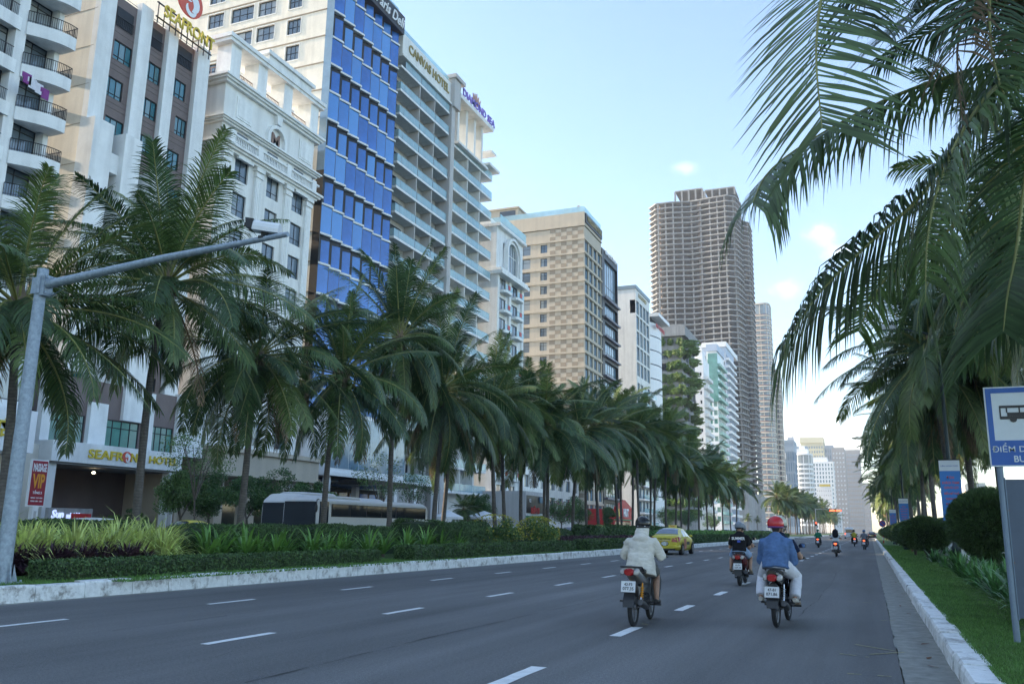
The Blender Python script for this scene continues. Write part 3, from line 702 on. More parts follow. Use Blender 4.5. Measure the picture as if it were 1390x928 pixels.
M_RAILG = mat('railing_glass', (.42,.60,.66), .07, var=.12, scale=.6, spec=1.0, island=.08)
_n = M_RAILG.node_tree; _t = _n.nodes.new('ShaderNodeBsdfTransparent'); _t.inputs[0].default_value = (.80,.93,.96,1); _x = _n.nodes.new('ShaderNodeMixShader'); _x.inputs[0].default_value = .42
_n.links.new(_n.nodes['Principled BSDF'].outputs[0], _x.inputs[1]); _n.links.new(_t.outputs[0], _x.inputs[2]); _n.links.new(_x.outputs[0], _n.nodes['Material Output'].inputs['Surface'])
M_YLET = mat('yellow_letters', (.62,.46,.03), .45, var=.05)
M_GOLD = mat('gold_letters', (.30,.23,.06), .4, .3, var=.1)
M_PURL = mat('violet_letters', (.13,.10,.42), .5)
M_REDP = mat('red_panel', (.45,.02,.02), .5, var=.05)
M_ORED = mat('orange_red_panel', (.62,.09,.05), .5, var=.05)
M_MAROON = mat('maroon_panel', (.28,.015,.03), .5, var=.05)
M_WPAINT = mat('white_paint', (.78,.79,.80), .5, var=.04)
M_STEELY = mat('galvanised', (.42,.45,.48), .5, .5, var=.15, scale=8)
M_BLKPLX = mat('grille_black', (.03,.03,.032), .6)
M_ROOFG = mat('roof_grey', (.22,.22,.22), .9)
def shell(b, name, x0, x1, y0, y1, z0, z1, m, holesX=(), holesY=(), depth=.2, top=True, rm=None):
    """building volume: front (+X) and near side (-Y) with real openings, other sides plain"""
    mb = MB(); wall_grid(mb, Face('X', x1), y0, y1, z0, z1, list(holesX), depth, 0, 1 if rm else 0); wall_grid(mb, Face('Y', y0), x0, x1, z0, z1, list(holesY), depth, 0, 1 if rm else 0)
    mb.add([(x0,y0,z0),(x0,y1,z0),(x0,y1,z1),(x0,y0,z1)], [(0,1,2,3)]).add([(x0,y1,z0),(x1,y1,z0),(x1,y1,z1),(x0,y1,z1)], [(0,1,2,3)])
    if top: mb.add([(x0,y0,z1),(x1,y0,z1),(x1,y1,z1),(x0,y1,z1)], [(0,1,2,3)])
    return b.part(name, mb, [m, rm] if rm else [m])
def windows(b, fc, holes, glass, frame, nv=1, hz=(), depth=.2, n=None, name='window', t=.07):
    for a, c, z0, z1 in holes:
        w, h = c-a, z1-z0; key = (name, round(w,2), round(h,2), glass.name, nv, fc.k)
        b.put(name, key, f_panes(w, h, (nv+1) if n is None else n), [glass], fc, (a+c)/2, z0, -depth+.015, ((name+'_frame', f_frame(w, h, nv, hz, t), [frame]),), w*h)
def core(b, x0, x1, y0, y1, z0, z1, m=None, name='interior'):
    mb = MB().box(x0, x1, y0, y1, z0, z1); return b.part(name, mb, [m or M_CONCD])
# ---- 1 white apartment block, curved balconies (left edge)
b = Bld('apartment_block', 'white block with curved balconies and black railings at the far left edge', -54, 24, 'apartments')
xf, y0, y1, zt = -54, 24, 41.4, 47; pit = 3.3; zb = 29.6-3.3*8
hx = []
bays = [(26.4,29.7),(30.4,33.7),(34.4,37.8),(38.6,41.1)]
for k in range(13):
    z = zb+pit*k+.25
    for a, c in bays: hx.append((a, c if c < 41 else 41.0, z, z+2.5))
b.part('sun_blocking_wing', MB().box(-74,-54.6,-75,23.9,0,zt-1.5), [M_WHITE]); shell(b, 'wall', -72, xf, y0, y1, 0, zt, M_WHITE, hx, [(-60,-58.6,zb+pit*k+1,zb+pit*k+2.4) for k in range(13)], .9)  # unseen wing added so the foreground road stays in shadow
windows(b, Face('X', xf), hx, G_GREY, M_DKMET, 1, (.82,), .9, name='window')
def balc1(w):
    def fn(mb):   # slab bulging outward, deepest toward its right end
        n = 12; pts = [(-w/2, 0)]+[(-w/2+w*i/n, -(.12+1.35*math.sin(math.pi*.5*min(1, i/n*1.1)))) for i in range(n+1)]+[(w/2, 0)]
        mb.prism([(x, y) for x, y in pts], -.75, .22)
    return fn
def rail1(w):
    def fn(mb):
        n = 12; P = [(-w/2+w*i/n, -(.07+1.35*math.sin(math.pi*.5*min(1, i/n*1.1))), 0) for i in range(n+1)]+[(w/2, -.1, 0)]
        for zz, t in ((1.12,.05),(.35,.025)): mb.tube([(x, y, zz) for x, y, _ in P], t/2+.008, 5, 0, False)
        for i in range(len(P)-1):
            q, r_ = Vector(P[i]), Vector(P[i+1]); L = (r_-q).length; m_ = max(2, int(L/.13))
            for j in range(m_): p = q.lerp(r_, j/m_); t = .022 if j else .03; mb.box(p.x-t/2, p.x+t/2, p.y-t/2, p.y+t/2, .22, 1.12)
    return fn
for k in range(13):
    for i, (a, c) in enumerate(bays):
        w = c-a+.5 if i == 3 else c-a
        if i == 3: b.put('balcony', 'b3', balc1(w), [M_WHITE], Face('X', xf), (a+c)/2+.15, zb+pit*k, .02, (('railing', rail1(w), [M_BLKMET]),), 6)
        else: b.put('balcony', 'bf', lambda mb, w=w: mb.box(-w/2-.3, w/2+.3, -.12, .0, -.75, .24), [M_WHITE], Face('X', xf), (a+c)/2, zb+pit*k, .02, (('railing', lambda mb, w=w: [mb.box(-w/2, w/2, -.10, -.06, 1.08, 1.13)]+[mb.box(-w/2+j*.13, -w/2+j*.13+.02, -.09, -.07, .24, 1.08) for j in range(int(w/.13))], [M_BLKMET]),), 5)
b.part('cornice', MB().box(-72.2,-53.2,23.8,41.6,zt,zt+.5), [M_WHITE])
# laundry on a balcony
ML = [mat('purple_cloth', (.22,.05,.22), .9), mat('white_cloth', (.6,.6,.66), .9), mat('lilac_cloth', (.42,.36,.55), .9)]
b.finish()
for i, (px, c) in enumerate(((36,0),(43,1),(52,1),(60,0))):
    q = onX(px, 101+i*7, -52.55); o = MB().box(-.02,.02,-.3,.3,-.75,0.02).box(-.022,.022,-.42,-.3,-.35,0.0).build('laundry', [ML[c]], None, (q.x+.15, q.y, q.z)); tag(o, ['purple cloth hung at the left on the balcony railing','white shirt hung on the balcony railing beside the first purple cloth','pale shirt hung between white shirt and the right purple cloth','purple cloth hung at the right end on the balcony railing'][i], 'laundry', None)
# ---- 2 Seafront hotel
b = Bld('brown_and_white_hotel', 'hotel with brown bays between white pilasters, yellow letters and round red emblem on its roof', -54, 44.4)
P_ = [(44.4,45.9),(48.4,49.7),(51.6,52.7),(55.2,56.7)]; xf = -54.5; zt = 43.6
hx = []
bw = [(46.1,48.2,0),(49.9,51.4,1),(52.9,55.0,2)]
for a, c, i in bw:
    for k in range(11):
        z = 7.4+3.35*k
        if k == 10: hx.append((a+.25, c-.05, z+.3, z+2.3))
        else: wa, wb = (((45.98,47.85),(46.5,48.36))[k % 2], (49.85,51.55), ((53.75,55.1),(52.85,54.6))[k % 2])[i]; hx.append((wa, wb, z+.55, z+2.25))
hx = [h for h in hx if h[3] < 43]
loggia = [h for h in hx if h[2] > 40.5]; wn = [h for h in hx if h[2] <= 40.5]
shell(b, 'wall', -75, xf, 44.7, 56.4, 0, zt, M_BROWN, wn, [], .15)
hy = [(-60.2,-59.4,8.5+3.3*k+.6,8.5+3.3*k+2.4) for k in range(11)]
mb = MB(); wall_grid(mb, Face('Y', 44.42), -75, -54.2, 0, zt-.4, hy, .2, 0, 0); b.part('side_wall', mb, [M_CREAM])
windows(b, Face('Y', 44.42), hy, G_GREEN, M_DKMET, 0, (.25,), .2)
windows(b, Face('X', xf), wn, G_TEAL, M_DKMET, 2, (.22,), .15)
mb = MB()
for a, c, z, z1 in loggia: mb.box(xf-1.0, xf+.01, a, c, z, z1)
mb = MB()
for a, c in P_: b.part('pilaster', MB().box(-54.6, -54.0, a, c, 10, zt+.5), [M_WHITE])
for bx in ((-54.55,-53.0,44.33,46.2,12,31.7),(-54.5,-52.8,47.2,48.9,9,31.5),(-54.5,-52.9,50.4,52.2,13,29.5),(-54.4,-53.3,46.25,47.2,28,29.6)): b.part('lower_pilaster', MB().box(*bx), [M_WHITE])
for a, c, i in bw:
    mb = MB()
    for k in range(11):
        for dz in (.0,.42,2.85): z = 7.9+3.3*k+dz; mb.box(xf, xf+.012, a-.2, c+.2, z, z+.045)
    b.part('cladding_joint', mb, [M_JOINT])
def lg(mb): mb.box(-.95,.95,-.03,.0,0,.06)
for a, c, z in ((46.4,48.1,41.0),(50.1,51.3,41.2),(53.1,54.9,41.3)):
    mb = MB().box(xf+.01, xf+.05, a, c, z, z+1.7); b.part('roof_loggia', mb, [M_DKMET])
    mb = MB()
    for i in range(10): y = a+(c-a)*i/9; mb.box(xf+.1, xf+.13, y-.012, y+.012, z, z+.8)
    mb.box(xf+.09, xf+.14, a, c, z+.8, z+.86); b.part('railing', mb, [M_BLKMET])
def acu(mb): mb.box(-.42,.42,-.36,0,0,.62); mb.tube([(0,-.365,.31),(0,-.362,.31)], .24, 14, 1)
for k in range(9): b.put('air_conditioner', 'ac', acu, [M_GREYWALL, M_BLKPLX], Face('Y', 44.42), -58.2+.3*(k % 2), 9.0+3.3*k+(.4 if k % 3 else 0), .01, (), .5)
# cladding recess joints on the cream side
mb = MB()
for k in range(14): z = 5+3.3*k; mb.box(-75, -54.25, 44.40, 44.419, z, z+.04)
b.part('wall_joint', mb, [M_TAN])
b.text('roof_lettering', 'SEAFRONT', 1.15, M_YLET, Face('X', -53.2), 49.9, 43.55, .1, 6.1, bold=.012, depth=.12)
mb = MB()
for i in range(10): y = 49.7+i*.7; mb.box(-53.6,-53.52,y-.03,y+.03,42.9,44.9)
mb.box(-53.6,-53.5,49.5,56.3,43.4,43.5).box(-53.6,-53.5,49.5,56.3,44.75,44.85); b.part('sign_frame', mb, [M_DKMET])
def disc(b, fc, u, z, r, mats, d=.1):
    n = 28; mb = MB(); vs = [fc.P(u+r*math.cos(2*math.pi*i/n), z+r*math.sin(2*math.pi*i/n), d) for i in range(n)]; vs2 = [v+(fc.P(0,0,d-.12)-fc.P(0,0,d)) for v in vs]
    mb.add(vs+vs2, [tuple(range(n)), tuple(range(n,2*n))[::-1]]+[(i,(i+1)%n,n+(i+1)%n,n+i) for i in range(n)], 0)
    # white swirl: a fat S shaped wave
    def arc(cx, cz, r0, w, a0, a1, dd):
        m_ = 14; vv = []
        for i in range(m_+1):
            a = R(a0+(a1-a0)*i/m_); ww = w*math.sin(math.pi*(i/m_)**.8)+.02*r
            vv += [fc.P(u+cx+(r0-ww)*math.cos(a), z+cz+(r0-ww)*math.sin(a), dd), fc.P(u+cx+(r0+ww)*math.cos(a), z+cz+(r0+ww)*math.sin(a), dd)]
        mb.add(vv, [(2*i,2*i+1,2*i+3,2*i+2) for i in range(m_)], 1)
    arc(.0*r, -.12*r, .50*r, .24*r, -70, 170, d+.02); arc(-.05*r, .30*r, .32*r, .13*r, 60, 300, d+.03); arc(.12*r, -.45*r, .36*r, .12*r, 150, 380, d+.04)
    b.part('emblem', mb, mats)
disc(b, Face('X', -53.4), 52.9, 46.9, 1.55, [M_ORED, M_WPAINT])
# podium with canopy band, green glazing above it
xb = -49.0
mb = MB().box(-55.0, xb, 40.9, 52.6, 5.15, 6.5); b.part('canopy_band', mb, [M_WHITE])
mb = MB().box(-54.9, xb-.2, 41.1, 52.4, 5.0, 5.149); b.part('canopy_soffit', mb, [M_ROOFG])
b.text('lettering', 'SEAFR', .62, M_YLET, Face('X', xb), 43.75, 5.52, .01, 3.05, bold=.02, depth=.08)
b.text('lettering', 'NT', .62, M_YLET, Face('X', xb), 47.45, 5.52, .01, 1.2, bold=.02, depth=.08)
b.text('lettering', 'HOTEL', .55, M_YLET, Face('X', xb), 49.2, 5.55, .01, 2.9, bold=.02, depth=.08)
disc(b, Face('X', xb), 47.1, 5.83, .40, [M_ORED, M_WPAINT], .06)
hx = [(42.0,44.9,6.6,8.6),(46.6,49.9,6.6,8.6),(51.0,53.4,6.6,8.6)]
shell(b, 'podium_wall', -55.2, -51.0, 41.3, 56.6, 6.5, 11.2, M_BROWN, hx, [(-53.5,-51.6,6.7,8.6)], .1)
windows(b, Face('X', -51.0), hx, G_GREEN, M_DKMET, 3, (.72,), .1); windows(b, Face('Y', 41.3), [(-53.5,-51.6,6.7,8.6)], G_GREEN, M_DKMET, 1, (.72,), .1)
for bx in ((-51.2,-50.6,45.0,46.5,6.52,9.6),(-51.2,-50.7,48.0,50.15,8.65,14),(-51.2,-50.65,50.2,50.95,6.52,11.0),(-51.25,-50.7,41.2,41.9,6.52,11.4),(-51.2,-50.7,53.5,56.6,6.5,11.4)): b.part('pilaster', MB().box(*bx), [M_WHITE])
mb = MB(); mb.box(-49.9,-49.2,51.6,52.3,.15,5.0); b.part('column', mb, [M_WHITE]); mb = MB().box(-49.19,-49.15,51.78,52.12,.8,4.3); b.part('column_inlay', mb, [M_GREYWALL])
mb = MB(); mb.box(-50.1,-49.4,41.0,41.7,.15,5.0); b.part('column', mb, [M_WHITE])
mb = MB().box(-55.2,-55.0,41.2,56.6,.15,5.1).box(-55.0,-49.2,52.5,52.8,.15,5.0); b.part('lobby_wall', mb, [M_BEIGE])
mb = MB()
for a in (43.0,46.0,49.2): mb.box(-55.0,-54.96,a,a+2.2,.2,3.2)
b.part('lobby_door', mb, [G_DARK])
[b.part('planter', MB().box(*bx), [M_CONC]) for bx in ((-50.4,-49.6,42.0,46.0,.15,1.0),(-50.9,-50.2,47.2,51.4,.15,1.1))]
b.part('lower_side_wall', MB().box(-55.0,-50.2,39.0,41.19,.15,6.2), [M_CREAM])
mb = MB().ell((-51.0,46.2,4.7),(.12,.12,.08),8,5); b.part('ceiling_lamp', mb, [mat('lamp_glow', (1,.9,.7), .5, var=0, emit=(1,.82,.55), estr=6)])
b.finish()
for i, (y, z, r) in enumerate(((42.6,1.0,.5),(43.6,1.0,.55),(44.7,1.0,.6),(45.6,1.0,.45),(48.0,1.1,.6),(49.6,1.1,.75),(50.8,1.1,.55))):
    t = shrub(-50.0 if y < 47 else -50.55, y, z, (.5,.6,r), 'leafy green shrub in the concrete planter under the hotel canopy', 'shrubs in the hotel planters', 60+i, M_BLEAF if i % 2 else M_BLEAF2, None, 8, 90, .07, 'planter_shrub')
# neighbour shopfront at the left frame edge
b = Bld('shop_front', 'white shop fascia with a yellow character at the left frame edge behind the steel pole', -48, 33.5, 'shop')
b.part('fascia', MB().box(-53.5,-48,33.5,38.7,5.4,8.0), [M_WPAINT]); b.part('wall', MB().box(-53.6,-53.3,33.5,38.6,.15,5.4).box(-53.5,-48.4,38.3,38.6,.15,5.35), [M_CREAM])
b.text('lettering', '店', 1.15, M_YLET, Face('X', -48), 36.0, 6.2, .01, depth=.06, bold=.02)
hx = [(34,35.9,8.6,11.2),(36.6,38.2,8.6,11.2)]
shell(b, 'upper_wall', -53.5,-49, 33.6, 38.5, 8.0, 12.4, M_WHITE, hx, [], .15, rm=None); windows(b, Face('X',-49), hx, G_GREY, M_DKMET, 1, (), .15)
b.part('upper_cladding', MB().box(-49.0,-48.95,33.6,38.5,11.4,12.3), [M_BROWN]); b.finish()
# ---- 3 neoclassical white hotel with M crest
b = Bld('neoclassical_hotel', 'white neoclassical hotel with roof arcade, balustrades and M crest', -54, 58.9)
y0, y1 = 58.9, 73.4; X = -54
wy = [61.3, 66.1, 70.3]; hx = []
for k in range(10):
    z = 33.4-3.55*k
    for i, y in enumerate(wy): hx.append((y-.1, y+1.85, z-.0, z+2.3)) if z > 3 else None
shell(b, 'wall', -72, X, y0, y1, 0, 36.2, M_IVORY, hx, [(-66,-64.6,5+3.5*k,6.9+3.5*k) for k in range(8)], .25)
windows(b, Face('X', X), hx, G_GREY, M_DKMET, 1, (.3,), .25)
shell(b, 'attic_wall', -72, X+.1, y0, y1-.2, 36.2, 42.6, M_IVORY, [], [], .2)
M_TRIM = mat('plaster_trim', (.80,.81,.79), .8, var=.06, stain=.15)
def cornice(x, ya, yb, z, h, d):
    mb = MB()
    for i, (dd, zz, hh) in enumerate(((d*.45,0,h*.35),(d*.75,h*.35,h*.3),(d,h*.65,h*.35))): mb.box(-72, x+dd, ya-dd, yb+dd, z+zz, z+zz+hh-.004)
    return mb
for z, h, d in ((35.6,.7,.9),(38.2,.5,.7),(42.2,.7,.8),(46.3,.7,.7)):
    mb = cornice(X+.12, y0, y1, z, h, d) if z < 46 else MB().box(-56.5,X+.7,y0-.5,y1+.5,z,z+.35).box(-56.6,X+.85,y0-.65,y1+.65,z+.35,z+.75)
    b.part('cornice', mb, [M_TRIM])
b.part('parapet', MB().box(-56.2,X+.75,64.0,71.2,47.05,47.7).box(-56.4,X+1.0,63.6,71.6,47.7,48.1), [M_TRIM])
for y in (59.0,63.0,67.2,71.9):
    b.part('arcade_pier', MB().box(-55.4,X+.35,y,y+1.4,42.9,46.3), [M_TRIM])
[b.part('arcade_pier', MB().box(-66,-64.6,y,y+1.2,42.9,46.3), [M_TRIM]) for y in (59,72)]
b.part('roof_beam', MB().box(-66,-56.5,59.2,60,46.3,47), [M_TRIM])
def rl(a, c):
    mb = MB().box(X-.3,X-.24,a,c,44.1,44.18).box(X-.3,X-.24,a,c,43.0,43.06)
    n = int((c-a)/.22)
    for i in range(n+1): y = a+(c-a)*i/n; mb.box(X-.29,X-.25,y-.015,y+.015,43,44.1); mb.torus((X-.27,y+.11,43.6),.09,.012,'x',10,4)
    return mb
for a, c in ((60.45,62.95),(64.45,67.15),(68.65,71.85)): b.part('railing', rl(a, c), [mat('bronze_iron', (.18,.10,.06), .6)])
mb = MB()
for i in range(14): x = -64.4+i*.7; mb.box(x,x+.04,y0+.1,y0+.14,43,44.1)
mb.box(-64.5,-55.5,y0+.1,y0+.15,44.1,44.18); b.part('railing', mb, [MATS['bronze_iron']])
# giant order pilasters, crest, pediment, balustrade
for y in (59.2,64.0,68.7,72.3):
    mb = MB().box(X+.0,X+.3,y,y+.95,4,35.3).box(X,X+.42,y-.08,y+1.03,34.6,35.0).box(X,X+.5,y-.15,y+1.1,35.2,35.59)
    for i in range(3): mb.box(X+.3,X+.34,y+.14+i*.26,y+.24+i*.26,5,34.2)
    b.part('pilaster', mb, [M_TRIM])
for y in wy:
    mb = MB().prism_x([(y-.25,35.75-.2),(y+.85,36.3-.2),(y+1.95,35.75-.2),(y+1.95,35.55-.2),(y-.25,35.55-.2)], X+.25, X+.55); b.part('window_crown', mb, [M_TRIM])
mb = MB()
for i in range(56):
    y = y0+.3+i*.25; mb.lathe([(.05,36.35),(.09,36.6),(.045,36.9),(.08,37.1)], (X+.75,y,0), 6)
mb.box(X+.62,X+.9,y0-.2,y1+.2,37.1,37.3); b.part('balustrade', mb, [M_TRIM])
for y in (59.2,63.3,67.9,72.3): b.part('balustrade_post', MB().box(X+.55,X+.95,y,y+.7,36.3,37.5), [M_TRIM])
for y in (61.0,65.6,70.0):
    b.part('attic_window', MB().box(X+.13,X+.16,y,y+1.6,36.6,38.0), [G_DARK])
mb = MB(); n = 16
for i in range(n):
    a0, a1 = math.pi*i/n, math.pi*(i+1)/n
    for r0, r1 in ((1.15,1.5),): mb.add([(X+.5,66.6+r*math.cos(a),39.6+r*math.sin(a)) for r, a in ((r0,a0),(r1,a0),(r1,a1),(r0,a1))]+[(X+.1,66.6+r*math.cos(a),39.6+r*math.sin(a)) for r, a in ((r0,a0),(r1,a0),(r1,a1),(r0,a1))], [(0,1,2,3),(0,3,7,4),(1,2,6,5)])
mb.box(X+.1,X+.5,65.1,65.45,38.7,39.6).box(X+.1,X+.5,67.75,68.1,38.7,39.6); b.part('crest_arch', mb, [M_TRIM])
b.text('crest_letter', 'M', 1.3, mat('bronze_letter', (.22,.13,.09), .5), Face('X', X+.1), 66.0, 39.0, .03, 1.25, depth=.1, bold=.02)
for y in (60.6,70.6): b.part('wall_panel', MB().box(X+.1,X+.2,y,y+2.2,39.4,41.6).box(X+.19,X+.25,y+.2,y+2.0,39.6,41.4), [M_TRIM])
b.part('keystone', MB().prism_x([(66.3,41.2),(66.9,41.2),(67.05,42.1),(66.15,42.1)], X+.1, X+.6), [M_TRIM])
# stone porch
b.part('porch', MB().box(-54,-49.5,57.2,71.5,5.4,7.2).box(-54,-49.2,57.0,71.8,7.2,7.6).box(-54,-49.2,57.0,71.8,5.2,5.4), [M_BEIGE])
for y in (57.4,61.5,66.0,70.2): b.part('porch_column', MB().box(-50.6,-49.7,y,y+1.0,.15,5.2), [M_BEIGE])
b.part('porch_wall', MB().box(-54.2,-53.9,57,71.7,.15,5.2), [M_BEIGE]); b.part('porch_door', MB().box(-53.9,-53.85,62,65,.15,4).box(-53.9,-53.85,67,69.5,.15,4), [G_DARK])
b.finish()
# ---- 4 blue glass tower
b = Bld('blue_glass_tower', 'tall hotel with folded blue glass front and cream side wall', -54, 75.3)
X = -54.9; y0, y1 = 75.3, 90.2; zt = 68; pit = 3.42; ncol = 7; cw = (y1-y0)/ncol
hy = []
cols = [(-60.4,-58.5,1),(-64.9,-62.3,1),(-69.0,-65.6,2),(-72.6,-70.2,1)]
for k in range(19):
    z = 2.2+pit*k
    for a, c, n in cols: hy.append((a, c, z+1.0, z+2.95))
mb = MB(); shell(b, 'wall', -88, X, y0, y1, 0, zt, M_CREAM, [], hy, .22)
windows(b, Face('Y', y0), hy, G_GREY, M_DKMET, 2, (.5,), .22)
mb = MB()
for k in range(20): z = 2.0+pit*k; mb.box(-75, X+.02, y0-.08, y0, z, z+.12)
b.part('string_course', mb, [M_TAN])
for a, c, n in cols:   # window surrounds
    for k in range(19): w_ = (c-a)/2+.12; b.put('window_surround', ('ws', a), lambda mb, w_=w_: mb.box(-w_,w_,-.05,0,-.14,0).box(-w_,w_,-.05,0,1.95,2.07).box(-w_,-w_+.1,-.05,0,0,1.95).box(w_-.1,w_,-.05,0,0,1.95), [M_IVORY], Face('Y', y0), (a+c)/2, 2.2+pit*k+1.0, .001, (), 2)
def bluepane(even):
    p, q = (-.05, -.95) if even else (-.62, -1.02); zt_ = pit-.62 if even else pit-.16
    return lambda mb: mb.add([(-cw/2+.12,p,.16),(cw/2-.12,q,.16),(cw/2-.12,q,zt_),(-cw/2+.12,p,zt_)], [(0,1,2,3)])
def bluefrm(even):
    p, q = (-.12, -.95) if even else (-.62, -1.02)
    def fn(mb):
        mb.prism([(cw/2-.12,q),(cw/2-.02,q),(cw/2-.02,p),(-cw/2+.12,p+.06),(-cw/2+.12,p+.03),(cw/2-.12,q+.04)],.16,pit-.14)
    return fn
fc = Face('X', X)
for k in range(19):
    for i in range(ncol):
        ev = k % 2 == 0
        b.put('window_panel', ('bl', ev), bluepane(ev), [G_BLUE], fc, y0+cw*(i+.5), 2.0+pit*k, 0, (('panel_frame', bluefrm(ev), [M_DKMET]),), cw*pit)
def zslab(mb):
    mb.prism([(-cw/2,0),(-cw/2,-.72),(-cw/2+.25,-.72),(cw/2-.25,-1.18),(cw/2,-1.18),(cw/2,0)], -.12, .12)
for k in range(1, 20): 
    mb = MB()
    for i in range(ncol): mb.T = Matrix.Translation(Vector((X, y0+cw*(i+.5), 2.0+pit*k))) @ Matrix.Rotation(R(90), 4, 'Z'); zslab(mb)
    mb.T = None; b.part('floor_edge', mb, [M_IVORY])
mb = MB().box(X-.0,X+.05,y0+.02,y1-.02,2,zt-2); b.part('soffit_shade_backing', mb, [M_BLKMET])  # black sheet painting the shaded soffits above the shorter panes
mb = MB().box(X,X+1.0,y0-.02,y0+.05,2,40); b.part('corner_panel', mb, [M_DKMET])
mb = MB().box(X,X+1.0,y0-.02,y0+.05,40.02,66); b.part('corner_panel', mb, [G_SKYB])
b.part('roof_sign_board', MB().box(X,X+1.5,82.0,90.6,65.3,67.9), [M_BLKMET])
b.text('sign_lettering', 'Paris Deli', 1.5, M_WPAINT, Face('X', X+1.5), 83.2, 65.85, .02, 7.2, shear=.35, depth=.1, bold=.01)
b.part('parapet_glass', MB().box(X+.8,X+.85,76,90,67.95,69), [M_RAILG])
# white podium with canopy
b.part('podium', MB().box(-54.9,-50.5,74.2,90,6.6,13).box(-54.9,-50.3,74.0,90.2,6.2,6.59), [M_WPAINT])
mb = MB()
for i in range(8): mb.box(-50.5,-50.47,74.3+i*2,76.2+i*2,7.0,12.6)
b.part('podium_glazing', mb, [G_SKYB])
b.part('entrance_canopy', MB().box(-54,-46.6,76,86,5.3,5.6).box(-50,-46.5,75.8,86.2,5.6,5.8), [M_BLKMET])
for y in (75,80.5,86.5): b.part('entrance_column', MB().box(-51.4,-50.8,y,y+.6,.15,6.2), [M_WPAINT])
b.part('entrance_wall', MB().box(-55.1,-54.8,74,90,.15,6.2), [M_GREYWALL]); b.finish()
# cream wing behind
b = Bld('plain_cream_tower', 'plain cream tower wall rising behind the yellow roof letters', -72, 77, 'tower')
b.part('wall', MB().box(-110,-71.9,76.2,96,0,80), [M_CREAM]); b.part('wall_joint', MB().box(-110,-71.85,76.15,76.2,60,60.1).box(-110,-71.85,76.15,76.2,52,52.1), [M_TAN])
# ---- 5 balcony hotel (CANVAS)
def balcony_hotel(name, label, X, y0, y1, zbot, zt, pit, nb, depth, zone, wallm, railm, sidewrap=True, slabm=None, back=-72, soff=.0, doors=G_DARK):
    b = Bld(name, label, X, y0); bw = (y1-y0)/nb; slabm = slabm or M_WHITE
    nfl = int((zt-zbot)/pit)
    hx = []
    for k in range(nfl):
        z = zbot+pit*k
        for i in range(nb): hx.append((y0+bw*i+.5, y0+bw*(i+1)-.9, z+.2, z+2.6))
    shell(b, 'wall', back, X-depth, y0+.2, y1-.2, 0, zt, wallm, hx, [(X-depth-2.2, X-depth-.6, zbot+pit*k+.2, zbot+pit*k+2.6) for k in range(nfl)] if sidewrap else [], .15)
    windows(b, Face('X', X-depth), hx, doors, M_DKMET, 1, (), .15, name='balcony_door')
    if sidewrap: windows(b, Face('Y', y0+.2), [(X-depth-2.2, X-depth-.6, zbot+pit*k+.2, zbot+pit*k+2.6) for k in range(nfl)], doors, M_DKMET, 1, (), .15, name='balcony_door')
    def slab(mb): mb.box(-bw/2, bw/2, -depth, -.01, -.16, .16)
    def rail(mb):
        mb.box(-bw/2+.08, bw/2-.08, -depth+.02, -depth+.06, .17, 1.2); mb.box(-bw/2, bw/2, -depth+.0, -depth+.08, 1.2, 1.24)
        for i in range(4): x = -bw/2+bw*i/3; mb.box(x-.02, x+.02, -depth, -depth+.01, .17, 1.2, 1)
    for k in range(nfl+1):
        z = zbot+pit*k
        for i in range(nb):
            b.put('balcony', 'bal', slab, [slabm], Face('X', X-depth), y0+bw*(i+.5), z, 0, (('railing', rail, [railm, M_STEELY]),) if k < nfl else (), bw*2)
    mb = MB()
    for i in range(0, nb+1):
        y = min(max(y0+bw*i, y0+.1), y1-.1)
        if 0 < i < nb:
            mb.box(X-depth, X-.12, y-.09, y+.09, zbot+.17, zt-.3)
    b.part('party_fin', mb, [wallm])
    if sidewrap:
        for k in range(nfl+1):
            z = zbot+pit*k; b.part('side_slab', MB().box(X-depth-3.4, X-.004, y0-1.1, y0-.002, z-.16, z+.16), [slabm])
            if k < nfl: b.part('side_railing', MB().box(X-depth-1.2, X-.05, y0-1.05, y0-1.01, z+.165, z+1.2).box(X-.06,X-.02,y0-1.05,y0-.01,z+.165,z+1.2), [railm])
    return b
b = balcony_hotel('balcony_hotel', 'grey hotel with stacked glass balconies under dark gold letters, right of the blue glass tower', -54, 92.4, 105.8, 6.6, 63.0, 3.42, 3, 1.7, None, M_GREYWALL, M_RAILG)
b.part('roof_band', MB().box(-60,-53.96,91.3,105.9,63.0,66.2).box(-60.1,-53.7,91.1,106.1,62.7,63.0), [M_IVORY])
b.text('lettering', 'CANVAS HOTEL', 1.35, M_GOLD, Face('X', -53.96), 92.9, 64.1, .02, 12.2, depth=.12, bold=.015)
b.part('roof_railing', MB().box(-54.3,-54.26,91.5,105.6,66.2,67.2).box(-60,-54.3,91.5,91.55,66.2,67.2), [M_RAILG])
[b.part('entrance_column', MB().box(-54,-53.3,y,y+.8,.15,6), [M_WPAINT]) for y in (93,98,104)]; b.finish()
